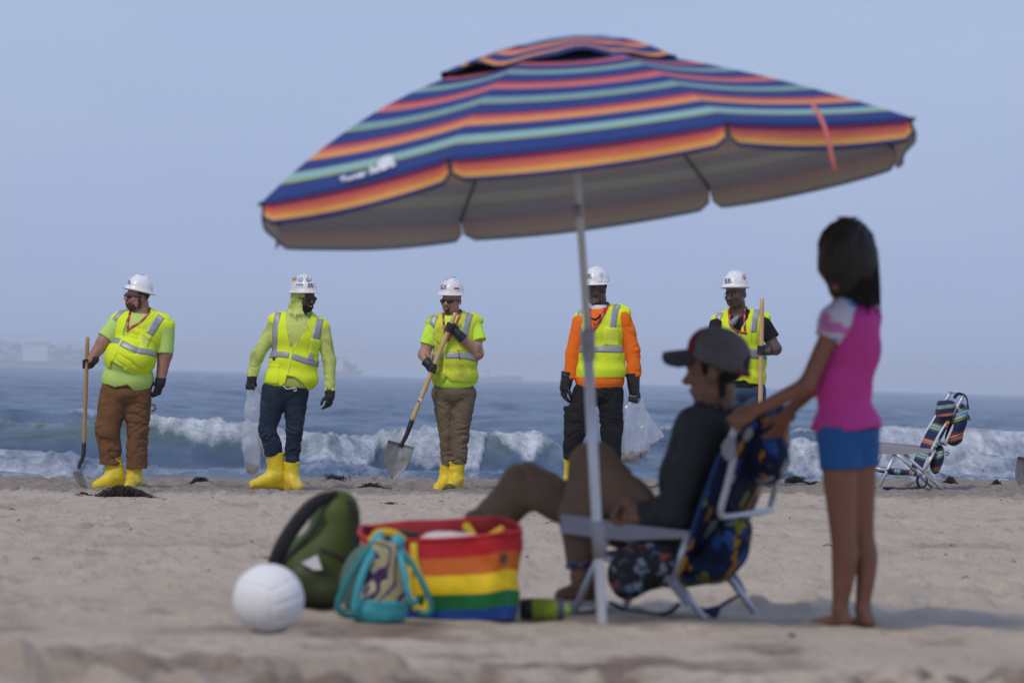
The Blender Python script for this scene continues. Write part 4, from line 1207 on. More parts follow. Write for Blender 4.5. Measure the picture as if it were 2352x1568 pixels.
    MB().add(*tube(spline([(376, 806, -112), (395, 824, -116), (430, 820, -118), (452, 818, -116), (458, 832, -112), (448, 838, -112), (440, 825, -114)], 26), 3.0, 5)).build('hem_cord', M_WHITE_CORD, so, xf=fr.l)
    solid('glove', union([fist, cap((168, 775, -12), (172, 745, -9), 30, 34, end=0)], 8), 2.8, fr, M_GLOVE, b)
    solid('glove', union([hang, cap((668, 875, -26), (669, 836, -24), 32, 34, end=0)], 8), 2.8, fr, M_GLOVE, b)
    # clear bag of sand
    root = empty('plastic_bag', fr.w(np.array([176, 1380, -14.])), 'long narrow clear bag with some sand hanging from the hooded worker\'s hand', 'bag', 'clear bags of sand')
    f2 = Frame(u0, v0, s, D, (176, 1380, -14))
    bagf = union([cap((164, 800, -14), (172, 840, -14), 12, 26, .6), cap((172, 840, -14), (176, 960, -14), 26, 50, .5), cap((176, 960, -14), (170, 1200, -14), 50, 53, .5),
                  cap((170, 1200, -14), (174, 1330, -14), 53, 48, .6), cap((196, 830, -14), (214, 900, -14), 10, 24, .5)], 30)
    bagf = cut(bagf, lambda p: p[:, 1] - 1382 + .15 * (p[:, 0] - 176))
    solid('bag_film', bagf, 5, f2, M_CLEAR, root, fold=addf(tilt_folds(6, 88, 24, 1.9), tilt_folds(5, 70, 34, 6)))
    P, Q = sdf_mesh(cut(grow(bagf, -7), lambda p: 1302 + .30 * (p[:, 0] - 176) + 10 * noise(p * .06) - p[:, 1]), 5)
    tag(mesh_obj('sand_load', f2.l(P), Q, M_BAGSAND, None, loc=f2.base), 'small load of wet sand in the long narrow bag by dark jeans', 'sand', 'sand loads in clear bags')
worker_two()

# ------------------------------------------------------------------ worker 3: khaki trousers, shovel carried across
def worker_three():
    u0, v0, s = 846.7, 595.8, .36
    D = ground_d(u0 + s * 530, v0 + s * 1470)
    fr = Frame(u0, v0, s, D, (530, 1472))
    hd = Head((527, 257, -5), .745, yaw=24, pitch=3, roll=2)
    fc = face(jaw=.98, wide=.98); ff = hd.field(fc)
    torso_p = [cap((425, 425, 8), (655, 418, 8), 44, 46, 1.0), cap((500, 362, 18), (430, 405, 8), 28, 40), cap((575, 358, 18), (660, 400, 8), 28, 42),
               ell((545, 490, 0), (140, 150, 104)), ell((550, 640, -6), (142, 140, 112)), ell((550, 770, 0), (132, 90, 106))]
    torso = union(torso_p, 26)
    aR = [(408, 440, 8), (356, 605, -20), (386, 668, -110)]; aL = [(672, 430, 8), (694, 600, -40), (585, 488, -130)]
    st = np.array([557, 340, -150.]); sj = np.array([277, 1028, -120.]); ax = unit(st - sj)
    ga = st + (sj - st) * .135; gb = st + (sj - st) * .51
    fistL = hand_grip((588, 492, -132), ga, ax, 15, 690, sgn=-1)
    fistR = hand_grip((378, 662, -108), gb + np.array([0, 0, 0]), -ax, 15, 690, sgn=-1, sweep=190)
    legs = chain([(475, 880, 5), (498, 1110, -5), (495, 1420, 10)], [44, 28, 22]) + chain([(610, 880, 5), (582, 1115, -8), (555, 1420, -5)], [47, 32, 26])
    bdy = union(chain(aR, [42, 37, 27]) + chain(aL, [44, 38, 27]) + legs + [cap((530, 300, 15), (538, 380, 22), 46, 54), grow(torso, -16), cap((588, 492, -132), (572, 480, -136), 16, 8), cap((378, 662, -108), (390, 674, -111), 16, 8)], 20)
    allf = lambda p: smin(bdy(p), ff(p), 14)
    allf.lo = np.minimum(bdy.lo, ff.lo); allf.hi = np.maximum(bdy.hi, ff.hi)
    b = make_body(fr, allf, M_CAUC, 'worker in khaki trousers and grimy vest carrying a shovel diagonally across his body')
    pair_glasses(hd, fr, b, ff)
    solid('ear_plug', hd.field(ell((-86, 14, 8), (10, 22, 17))), 2.4, fr, M_SHADE, b)
    jr = union([ell((0, 94, -62), (26, 26, 34)), ell((0, 56, -104), (27, 5, 14)), ell((24, 72, -90), (6, 20, 14)), ell((-24, 72, -90), (6, 20, 14))], 4)
    solid('beard', hd.field(cut(sub(grow(fc, 1.6), ell((0, 69, -98), (20, 8, 16))), jr), 20), 2.4, fr, M_BEARD, b)
    hairf = cut(grow(fc, 3), union([ell((0, -20, 62), (92, 62, 70)), ell((0, -60, 20), (95, 50, 100))], 8), lambda p: -(p[:, 2] + 20))
    solid('hair', hd.field(hairf, 20), 3.2, fr, M_BEARD, b)
    tr = union(chain([(475, 860, 0), (496, 1110, -8), (500, 1310, 6)], [76, 46, 38], end=0) + chain([(605, 860, 2), (582, 1115, -10), (570, 1300, -6)], [82, 58, 54], end=0) + [ell((548, 850, 0), (132, 84, 102))], 14)
    amp = lambda p: 2.5 + 4 * np.exp(-((p[:, 1] - 1110) / 80) ** 2) + 4 * np.clip((p[:, 1] - 1180) / 80, 0, 1)
    solid('trousers', waist_cut(tr, 785), H, fr, M_KHAKI, b, fold=addf(tilt_folds(lambda p: 1.5 * amp(p), -18, 20, 3.9), tilt_folds(6, 32, 26, 7.1)))
    for a in [((492, 1305, 8), (490, 1410, 10), (440, 1462, -60), (490, 1445, 20), 36, 40), ((562, 1290, -6), (556, 1400, -6), (528, 1440, -120), (560, 1445, 10), 56, 50)]:
        solid('boot', boot_field(*a, 690, 1478), H, fr, M_BOOT, b, fold=addf(tilt_folds(4, 40, 24, 5.1), tilt_folds(3.5, -20, 24, 2.9)))
    solid('boot_toe', cut(grow(ell((520, 1452, -135), (36, 28, 40)), 0), lambda p: p[:, 1] - 1476), H, fr, mat('muddy_sole', (.12, .085, .04), .8), b)
    tee = hem_cut(grow(union(torso_p, 24), 3), [(400, 795), (440, 812), (520, 842), (600, 832), (690, 795), (720, 790)])
    sl = union([cap((410, 432, 8), (374, 545, -8), 50, 50, end=0), cap((676, 428, 8), (702, 520, -20), 48, 52, end=0)], 5)
    tf = sub(union([tee, sl], 20), cap((532, 285, 10), (535, 345, 4), 46, 58))
    solid('t_shirt', tf, H, fr, M_NEON, b, fold=addf(tilt_folds(3, 60, 34, 1.1), folds(2, (.02,) * 3, 4)))
    vt = union(torso_p + [cap((430, 376, 8), (394, 402, 8), 16, 19), cap((662, 362, 8), (706, 390, 8), 17, 20), ell((550, 740, -5), (145, 70, 114))], 22)
    vf = vest_field(vt, 8, [(380, 795), (420, 803), (465, 795), (488, 768), (492, 740), (500, 748), (520, 772), (600, 782), (720, 792)],
                    [(260, 470, 590), (340, 470, 590), (420, 474, 570), (490, 482, 530), (530, 500, 504)], cap((532, 270, 15), (536, 350, 8), 50, 64), 0)
    FO = addf(tilt_folds(5, 52, 30, 6.9), folds(2.5, (.02,) * 3, 8.8))
    vo = solid('vest', vf, H, fr, M_VESTD, b, fold=FO); vf = displaced(vf, FO)
    ribbon('reflective_stripe', vf, [(428, 360), (404, 420), (398, 500), (410, 560)], 36, fr, M_TAPE, vo)
    ribbon('reflective_stripe', vf, [(648, 345), (622, 430), (614, 495)], 42, fr, M_TAPE, vo)
    ribbon('reflective_stripe', vf, [(404, 622), (440, 618), (472, 616)], 34, fr, M_TAPE, vo)
    ribbon('reflective_stripe', vf, [(492, 612), (570, 610), (640, 620), (700, 632)], 40, fr, M_TAPE, vo)
    ribbon('black_mark', vf, [(576, 585), (580, 625), (590, 645)], 4, fr, M_BLACKTAPE, vo, 4, 10, 2)
    ribbon('zipper', vf, [(502, 532), (488, 600), (484, 735)], 11, fr, M_VTRIM, vo, 3, 20, 3)
    patch('pocket', vf, [(560, 505), (640, 510), (645, 585), (562, 580)], fr, M_VESTD, vo, 3.5)
    ribbon('binding', vf, [(474, 340), (476, 420), (484, 490), (500, 530)], 6, fr, M_VESTD, vo, 2.5, 24, 3)
    both = lambda p: np.minimum(vf(p), tf(p))
    lanyard(fr, both, b, [(478, 345), (480, 400), (490, 460), (505, 520)], [(588, 310), (580, 360), (555, 420), (520, 490), (506, 520)], 14)
    # inked marks on the right-hand forearm and wrist
    M_INK = mat('dark_tattoo_ink', (.05, .04, .045), .6, .2, 40)
    for pts in ([(700, 548), (712, 560), (722, 566)], [(697, 562), (708, 575), (724, 582)], [(695, 578), (708, 590), (722, 594)], [(360, 600), (372, 615), (386, 628)], [(364, 620), (376, 628), (390, 630)]):
        ribbon('tattoo', allf, pts, 5, fr, M_INK, b, .8, 8, 2, 1)
    hat = hard_hat_field(hd, tilt=0)
    hm = solid('hard_hat', hat, 2.8, fr, M_HATW, b)
    hat_logo(fr, hat, hm, 458, 156, 38, 36, 'EX', ang=2)
    ribbon('sticker', hat, [(488, 130), (500, 116), (518, 108)], 20, fr, M_STK_R, hm, .8, 8, 3, 1)
    patch('sticker', hat, [(545, 180), (578, 180), (578, 192), (545, 192)], fr, M_STK_R, hm, .8, 5, 1)
    patch('sticker', hat, [(550, 194), (578, 194), (578, 206), (550, 206)], fr, M_STK_W, hm, .8, 5, 1)
    for k in range(3): disc_on('vent_slot', hat, 532 + 11 * k, 112 + 1.2 * k, 4, fr, M_STK_K, hm, .6, 2.2)
    solid('glove', union([fistL, cap((578, 480, -134), (604, 506, -125), 29, 34, end=0)], 8), 2.8, fr, M_GLOVE, b)
    solid('glove', union([fistR, cap((384, 668, -110), (366, 648, -95), 29, 33, end=0)], 8), 2.8, fr, M_GLOVE, b)
    r_, f2 = shovel('shovel', fr, 'pale wooden shovel slanting across the khaki-trousered worker with its round blade near the sand', st, sj,
                    [(262, 1070, -118), (238, 1130, -112), (205, 1190, -106)], (152, 1396, -110), (.93, .34, .0), 86, (0, 0, -1), r=15.5, base=(152, 1396, -110))
    handle = cap(sj, st, 15.5)
    patch('price_label', handle, [(322, 884), (347, 894), (338, 920), (313, 910)], f2, M_STK_W, r_, 1.2, 6, 2)
    for k in range(3): ribbon('label_print', handle, [(322 + 3 * k, 893 + 2 * k), (316 + 5 * k, 908 + 1.5 * k)], 3, f2, M_STK_K, r_, 2.2, 4, 2, 1)
worker_three()

# ------------------------------------------------------------------ worker 4: orange sleeves, partly behind the parasol pole
def worker_four():
    u0, v0, s = 1238.7, 580.2, .37
    D = ground_d(u0 + s * 300, v0 + s * 1466)
    fr = Frame(u0, v0, s, D, (320, 1466))
    hd = Head((353, 229, -5), .755, yaw=38, pitch=3, roll=0)
    fc = face(jaw=.98, wide=.96, nose=1.15, lips=1.15); ff = hd.field(fc)
    torso_p = [cap((272, 425, 8), (500, 405, 8), 42, 44, 1.0), cap((335, 352, 18), (274, 400, 8), 28, 38), cap((410, 345, 18), (503, 385, 8), 28, 40),
               ell((385, 480, 0), (138, 150, 102)), ell((385, 640, 0), (142, 140, 104)), ell((378, 780, 0), (142, 100, 104))]
    torso = union(torso_p, 26)
    aR = [(255, 440, 8), (215, 620, 0), (175, 770, -10)]; aL = [(520, 420, 8), (582, 600, 0), (588, 770, -8)]
    hang = hand_open((160, 820, -12), (-14, 100, -6), (.6, .1, -.8), (.5, 0, .7), 690, curl=38, spread=2, fat=1.2)
    fist = hand_grip((588, 850, -10), (588, 905, -12), (1, .1, -.3), 13, 690, fat=1.25)
    legs = chain([(290, 880, 5), (225, 1110, -10), (195, 1420, 5)], [45, 33, 26]) + chain([(445, 880, 5), (448, 1120, 0), (450, 1420, 8)], [47, 33, 26])
    bdy = union(chain(aR + [(162, 820, -12)], [42, 36, 27, 18]) + chain(aL + [(588, 850, -10)], [42, 36, 27, 18]) + legs + [cap((370, 275, 15), (372, 360, 22), 45, 52), grow(torso, -16)], 20)
    allf = lambda p: smin(bdy(p), ff(p), 14)
    allf.lo = np.minimum(bdy.lo, ff.lo); allf.hi = np.maximum(bdy.hi, ff.hi)
    b = make_body(fr, allf, M_DARK, 'worker in orange long sleeves and black trousers standing behind the parasol pole')
    jr = union([ell((0, 92, -55), (60, 34, 50)), ell((0, 54, -104), (28, 6, 14)), ell((-60, 62, -10), (20, 40, 26))], 6)
    solid('beard', hd.field(cut(sub(grow(fc, 2), ell((0, 69, -98), (22, 9, 16))), jr), 20), 2.6, fr, M_BEARDG, b)
    hairf = cut(grow(fc, 2.5), union([ell((0, -10, 62), (92, 52, 70))], 8), lambda p: -(p[:, 2] + 10))
    solid('hair', hd.field(hairf, 20), 3.2, fr, M_HAIR, b)
    tr = union(chain([(288, 870, 0), (222, 1110, -14), (205, 1200, -4), (194, 1282, 5)], [84, 68, 56, 48], end=0) + chain([(440, 870, 2), (448, 1120, 0), (452, 1300, 5)], [86, 64, 58], end=0)
               + [ell((368, 860, 0), (148, 88, 104)), rbox((178, 1015, 0), (24, 62, 40), 14), rbox((505, 1060, 0), (14, 60, 40), 10)], 16)
    solid('trousers', waist_cut(tr, 805), H, fr, M_BLACKP, b, fold=addf(tilt_folds(7, 15, 24, 3.4), tilt_folds(6, -35, 28, 7.9)))
    solid('pocket_flap', union([rbox((470, 1020, -78), (34, 4, 8), 3)], 2), 4, fr, M_BLACKP, b)
    for a in [((194, 1268, 5), (200, 1385, 5), (172, 1440, -70), (202, 1430, 20), 44, 42), ((452, 1290, 5), (452, 1395, 8), (440, 1440, -90), (455, 1430, 22), 48, 46)]:
        solid('boot', boot_field(*a, 690, 1466), H, fr, M_BOOT, b, fold=addf(tilt_folds(3.5, 75, 22, 5.7), tilt_folds(3, 10, 24, 2.4)))
    tee = hem_cut(grow(union(torso_p + [ell((375, 800, 0), (148, 80, 108))], 24), 2), [(210, 833), (300, 850), (340, 866), (450, 870), (540, 877)])
    sl = union(chain([(258, 435, 8), (210, 620, 0), (188, 770, -8)], [58, 46, 40], end=6) + chain([(518, 415, 8), (578, 600, 0), (592, 765, -8)], [58, 48, 42], end=6) + [cap((185, 755, -8), (196, 785, -8), 40, 38, end=0, start=0)], 16)
    tf = sub(union([tee, sl], 20), cap((362, 260, 10), (366, 322, 4), 45, 55))
    amp = lambda p: 2 + 4 * np.clip((np.abs(p[:, 0] - 385) - 130) / 50, 0, 1)
    solid('long_sleeved_shirt', tf, H, fr, M_ORANGE, b, fold=addf(tilt_folds(amp, 22, 26, 2.8), tilt_folds(2.5, 70, 34, 6.2)))
    solid('undershirt_collar', sub(cut(cap((364, 285, 12), (368, 342, 8), 52, 60), box_near((300, 325, -200), (450, 352, 200))), cap((362, 240, 10), (366, 330, 4), 44, 48)), 4, fr, mat('white_cotton', (.78, .78, .78), .85), b)
    vt = union(torso_p + [cap((280, 372, 8), (244, 402, 8), 16, 19), cap((502, 342, 8), (542, 370, 8), 16, 19), ell((385, 730, 0), (152, 80, 112))], 22)
    vf = vest_field(vt, 8, [(200, 775), (300, 778), (420, 776), (560, 770)], [(240, 300, 440), (330, 306, 440), (400, 312, 400), (460, 318, 358), (512, 324, 328)], cap((368, 240, 15), (370, 330, 8), 50, 66), 0)
    FO = addf(tilt_folds(5, 76, 30, 6.0), folds(2, (.02,) * 3, 8.1))
    vo = solid('vest', vf, H, fr, M_VEST, b, fold=FO); vf = displaced(vf, FO)
    ribbon('reflective_stripe', vf, [(262, 350), (248, 420), (255, 500), (268, 575)], 32, fr, M_TAPE, vo)
    ribbon('reflective_stripe', vf, [(485, 320), (462, 395), (455, 468)], 40, fr, M_TAPE, vo)
    band('reflective_stripe', vf, 388, 0, [(200, 600), (388, 596), (560, 600)], 40, fr, M_TAPE, vo)
    patch('pocket', vf, [(402, 462), (490, 468), (494, 582), (398, 572)], fr, M_VTRIM, vo, 3.5)
    ribbon('zipper', vf, [(326, 515), (322, 640), (318, 772)], 10, fr, M_VTRIM, vo, 3, 20, 3)
    ribbon('binding', vf, [(440, 320), (402, 400), (360, 460), (328, 512)], 6, fr, M_VTRIM, vo, 2.5, 24, 3)
    both = lambda p: np.minimum(vf(p), tf(p))
    lanyard(fr, both, b, [(318, 330), (312, 400), (316, 460), (322, 505)], [(432, 292), (410, 350), (372, 430), (326, 496)], 17)
    MB().add(*tube(spline([(318, 408, -118), (345, 415, -125), (368, 402, -122), (378, 385, -115)], 14), 7, 8)).build('mask_strap', M_BLACKT, b, xf=fr.l)
    hat = hard_hat_field(hd, tilt=0)
    hm = solid('hard_hat', hat, 2.8, fr, M_HAT, b)
    hat_logo(fr, hat, hm, 284, 128, 42, 34, 'ER', ang=2)
    disc_on('sticker', hat, 385, 140, 14, fr, mat('faded_print', (.55, .56, .57), .4), hm, .7, 16)
    for x in (372, 412): patch('hat_slot', hat, [(x - 14, 166), (x + 14, 166), (x + 14, 182), (x - 14, 182)], fr, M_HAT, hm, 3, 5, 2)
    solid('glove', union([hang, cap((160, 835, -12), (180, 742, -8), 36, 44, end=0)], 10), 3, fr, M_GLOVEL, b, fold=tilt_folds(3, 15, 20, 2))
    solid('glove', union([fist, cap((588, 860, -10), (580, 748, -8), 34, 46, end=0)], 10), 3, fr, M_GLOVEL, b, fold=tilt_folds(3, 15, 20, 5))
    # clear bag swinging out to the right
    root = empty('plastic_bag', fr.w(np.array([590, 1300, -12.])), 'wide clear bag flaring to a point with sand hanging beside black trousers', 'bag', 'clear bags of sand')
    f2 = Frame(u0, v0, s, D, (590, 1300, -12))
    poly = np.array([(560, 918), (600, 900), (648, 905), (658, 960), (700, 1030), (783, 1138), (740, 1162), (692, 1188), (684, 1235), (640, 1275), (570, 1306), (503, 1298), (508, 1200), (512, 1080), (520, 960)], float)
    def polyf(p):
        x = p[:, :2]; d = np.full(len(p), 1e9); ins = np.zeros(len(p), bool)
        for i in range(len(poly)):
            a, c = poly[i - 1], poly[i]; e = c - a; w = x - a
            t = np.clip((w @ e) / (e @ e), 0, 1); d = np.minimum(d, np.linalg.norm(w - t[:, None] * e, axis=1))
            m = ((a[1] > x[:, 1]) != (c[1] > x[:, 1])) & (x[:, 0] < e[0] * (x[:, 1] - a[1]) / (e[1] + 1e-9) + a[0]); ins ^= m
        d = np.where(ins, -d, d)
        zz = p[:, 2] + 12
        th = 12 + 48 * np.clip((p[:, 1] - 900) / 330, 0, 1) * np.clip(1 - np.abs(p[:, 0] - 585) / 200, .12, 1)
        r = np.clip(1 - np.clip(-d, 0, 40) / 40, 0, 1)
        return np.maximum(d, np.abs(zz) - th * np.sqrt(1 - r * r + .004)) * .7
    polyf.lo = np.array([495., 895, -80]); polyf.hi = np.array([790., 1312, 55])
    solid('bag_film', polyf, 5, f2, M_CLEAR, root, fold=addf(tilt_folds(6, 62, 28, 1.4), tilt_folds(5, 105, 36, 6.3)))
    P, Q = sdf_mesh(cut(grow(polyf, -5), lambda p: 1238 - .12 * (p[:, 0] - 590) + 12 * noise(p * .05) - p[:, 1]), 5)
    tag(mesh_obj('sand_load', f2.l(P), Q, M_BAGSAND, None, loc=f2.base), 'lump of wet sand in the wide bag beside black trousers', 'sand', 'sand loads in clear bags')
worker_four()

# ------------------------------------------------------------------ worker 5: black t-shirt, clear glasses, behind the seated man
def worker_five():
    u0, v0, s = 1536.6, 580.2, .3001
    D = ground_d(u0 + s * 560, v0 + s * 1800)
    fr = Frame(u0, v0, s, D, (560, 1800))
    k = 1 / .834
    hd = Head((508, 312, -5), .93, yaw=30, pitch=4, roll=-2)
    fc = face(jaw=1.06, wide=1.0, nose=1.25, lips=1.25); ff = hd.field(fc)
    torso_p = [cap((405, 550, 10), (685, 540, 10), 52, 54, 1.0), cap((475, 462, 22), (405, 520, 10), 34, 48), cap((575, 456, 22), (692, 512, 10), 34, 50),
               ell((545, 640, 0), (170, 180, 124)), ell((565, 830, 0), (175, 180, 128)), ell((560, 1010, 0), (168, 120, 124))]
    torso = union(torso_p, 26)
    aL = [(720, 560, 10), (812, 735, -30), (745, 752, -150)]; aR = [(375, 560, 10), (330, 780, 0), (330, 960, -20)]
    ax = unit(np.array([15., -810, 0])); g = np.array([698, 745, -170.])
    fist = hand_grip((752, 750, -158), g, ax, 18, 830, sgn=-1)
    hang = hand_open((330, 965, -20), (0, 100, -8), (.7, 0, -.7), (.5, 0, .7), 830, curl=30)
    legs = chain([(480, 1090, 5), (460, 1380, 0), (460, 1740, 5)], [59, 40, 31]) + chain([(640, 1090, 5), (650, 1380, -5), (660, 1740, 5)], [59, 40, 31])
    bdy = union(chain(aL, [52, 46, 33]) + chain(aR, [50, 42, 32]) + legs + [cap((525, 370, 20), (530, 470, 28), 56, 66), grow(torso, -16), hang, cap((752, 750, -158), (725, 748, -165), 28, 22)], 22)
    allf = lambda p: smin(bdy(p), ff(p), 16)
    allf.lo = np.minimum(bdy.lo, ff.lo); allf.hi = np.maximum(bdy.hi, ff.hi)
    b = make_body(fr, allf, M_BROWN, 'worker in black t-shirt and clear glasses holding an upright shovel behind seated man', h=4.6)
    pair_glasses(hd, fr, b, ff, 'wire')
    for sx_ in (-31, 31):
        solid('eye', hd.field(ell((sx_, 9, -85), (9, 4.5, 11))), 2.2, fr, mat('eye_white', (.45, .42, .40), .3), b)
    solid('eyebrow', hd.field(cut(grow(fc, 1.5), union([cap((14, -12, -100), (46, -14, -84), 6), cap((-14, -12, -100), (-46, -14, -84), 6)], 1)), 20), 2.6, fr, M_BEARDB, b)
    solid('lips', hd.field(cut(grow(fc, .8), union([ell((0, 64, -94), (25, 5, 14)), ell((0, 74, -92), (22, 6, 14))], 2)), 20), 2.4, fr, mat('dark_lip', (.075, .035, .032), .45), b)
    hairf = cut(grow(fc, 2.5), union([ell((0, -20, 62), (92, 58, 70)), ell((0, -70, 20), (95, 50, 100))], 8), lambda p: -(p[:, 2] + 14))
    solid('hair', hd.field(hairf, 20), 3.4, fr, M_HAIR, b)
    tr = union(chain([(478, 1060, 0), (460, 1380, 0), (458, 1690, 5)], [104, 78, 62], end=0) + chain([(640, 1060, 0), (650, 1380, 0), (662, 1690, 5)], [104, 78, 62], end=0) + [ell((558, 1050, 0), (165, 100, 122))], 18)
    solid('jeans', waist_cut(tr, 985), 6.5, fr, M_DENIM2, b, fold=addf(tilt_folds(4, 15, 30, 3.0), tilt_folds(4, -30, 34, 7.0)))
    for a in [((458, 1680, 5), (458, 1735, 5), (440, 1780, -110), (460, 1770, 25), 62, 56), ((662, 1680, 5), (662, 1735, 5), (676, 1780, -110), (662, 1770, 25), 62, 56)]:
        solid('boot', boot_field(*a, 830, 1802), 6.5, fr, M_BOOT, b, fold=tilt_folds(4, 20, 24, 5))
    tee = hem_cut(grow(union(torso_p, 26), 2), [(380, 1030), (740, 1030)])
    sl = union([cap((715, 550, 10), (790, 660, -14), 70, 62, end=0), cap((378, 555, 10), (345, 690, 4), 70, 62, end=0)], 5)
    tf = sub(union([tee, sl], 20), union([cap((525, 380, 0), (520, 440, -40), 56, 64), cap((520, 430, -140), (515, 500, -150), 40, 24)], 10))
    solid('t_shirt', tf, 6.2, fr, M_BLACKT, b, fold=tilt_folds(3, 60, 36, 1.8))
    vt = union(torso_p + [cap((400, 486, 10), (352, 512, 10), 22, 26), cap((698, 464, 10), (750, 494, 10), 22, 26), ell((560, 950, 0), (182, 80, 130))], 24)
    vf = vest_field(vt, 9, [(360, 1000), (470, 985), (575, 975), (610, 1000), (760, 1010)], [(340, 446, 625), (430, 446, 628), (500, 452, 600), (560, 480, 560), (622, 520, 526)], cap((528, 360, 18), (530, 450, 8), 58, 72), 0)
    FO = addf(tilt_folds(6, 64, 34, 6.2), folds(2, (.018,) * 3, 8))
    vo = solid('vest', vf, 6.2, fr, M_VEST, b, fold=FO); vf = displaced(vf, FO)
    ribbon('reflective_stripe', vf, [(395, 455), (372, 510), (364, 575), (362, 640)], 44, fr, M_TAPE, vo)
    ribbon('reflective_stripe', vf, [(678, 430), (652, 520), (642, 608)], 46, fr, M_TAPE, vo)
    band('reflective_stripe', vf, 560, 0, [(380, 760), (560, 764), (740, 780)], 74, fr, M_TAPE, vo)
    ribbon('binding', vf, [(628, 412), (600, 500), (560, 560), (526, 620)], 7, fr, M_VTRIM, vo, 2.5, 24, 3)
    ribbon('binding', vf, [(446, 440), (452, 500), (480, 560), (520, 620)], 7, fr, M_VTRIM, vo, 2.5, 24, 3)
    ribbon('zipper', vf, [(524, 625), (535, 760), (560, 970)], 10, fr, M_VTRIM, vo, 3, 20, 3)
    both = lambda p: np.minimum(vf(p), tf(p))
    ly = lanyard(fr, both, b, [(462, 440), (462, 500), (470, 560), (520, 606)], [(596, 400), (578, 450), (574, 530), (576, 600)], 18)
    ribbon('lanyard', both, [(524, 606), (556, 612), (592, 618)], 17, fr, M_RED, b, 5, 12, 3, 2)
    # clear goggles hung at the neck
    gg = union([ell((488, 530, -138), (40, 22, 16), (0, 20, -52)), ell((508, 505, -132), (24, 14, 12), (0, 20, -30))], 6)
    solid('goggles', gg, 4, fr, mat('grey_clear_goggle', (.30, .31, .33), .15, spec=.6), b)
    R_ = hd
    hat = hard_hat_field(hd, tilt=-6, full=False)
    hm = solid('hard_hat', hat, 3.4, fr, M_HAT, b)
    hat_logo(fr, hat, hm, 424, 194, 52, 46, 'ER', ang=-3)
    disc_on('sticker', hat, 574, 187, 16, fr, M_STK_R, hm, .8, 22)
    ribbon('sticker', hat, [(564, 188), (585, 186)], 10, fr, mat('pink_print', (.72, .35, .38), .4), hm, 1.6, 5, 2, 1)
    solid('glove', union([fist, cap((742, 750, -155), (772, 748, -140), 34, 38, end=0)], 8), 3.2, fr, M_GLOVE, b)
    shovel('shovel', fr, 'clean pale wooden shovel held upright by the worker in a black t-shirt', (705, 350, -170), (686, 1500, -170),
           [(686, 1550, -170), (690, 1590, -166), (684, 1620, -160)], (690, 1800, -150), (1, 0, .2), 92, (0, 0, -1), r=18, base=(690, 1800, -150))
worker_five()
# ================================================================== FOREGROUND CAMP
def px_frame(u, v, base=None, D=None):
    D = ground_d(u, v) if D is None else D
    return Frame(0, 0, 1.0, D, base if base is not None else (u, v))

M_ALU = mat('brushed_aluminium', (.60, .61, .64), .38, .04, 30, metal=.55, spec=.5)
M_POLE = mat('white_powder_coated_pole', (.66, .67, .70), .4, .03, 20, metal=.2, spec=.5)
M_GREYPL = mat('grey_plastic', (.33, .33, .36), .5, .05, 20, spec=.4)
M_GREYDK = mat('dark_grey_plastic', (.16, .16, .175), .5, .05, 20, spec=.4)
M_STRAPB = mat('black_webbing', (.02, .02, .024), .8, .1, 60)
M_STRAPN = mat('navy_webbing', (.012, .03, .10), .8, .1, 60)

# ------------------------------------------------------------------ the parasol
def stripes_of(seq):
    return [(p, c) for p, c in seq]
NV, OR, CO, MA, TE, AQ, LI = (.028, .052, .20), (.70, .29, .10), (.50, .115, .115), (.22, .016, .05), (.19, .33, .34), (.24, .45, .50), (.34, .40, .08)
CANOPY = [(0, NV), (.16, CO), (.205, NV), (.27, TE), (.315, NV), (.365, MA), (.375, CO), (.41, NV), (.462, LI), (.47, TE), (.507, NV), (.565, MA), (.58, CO), (.595, (.58, .16, .15)), (.628, NV), (.68, TE), (.716, LI), (.724, NV),
          (.785, MA), (.795, CO), (.82, OR), (.85, NV), (.895, LI), (.902, AQ), (.928, LI), (.938, NV)]
VAL = [(0, NV), (.16, MA), (.29, CO), (.42, (.72, .16, .09)), (.58, OR), (.66, (.82, .40, .10)), (.85, NV)]
def dim(c): return tuple(.72 * (.62 + .38 * min(1, 1.4 * x ** .6)) * .9 for x in c)  # greyed stripes: light showing through the cloth, painted into the lining colour
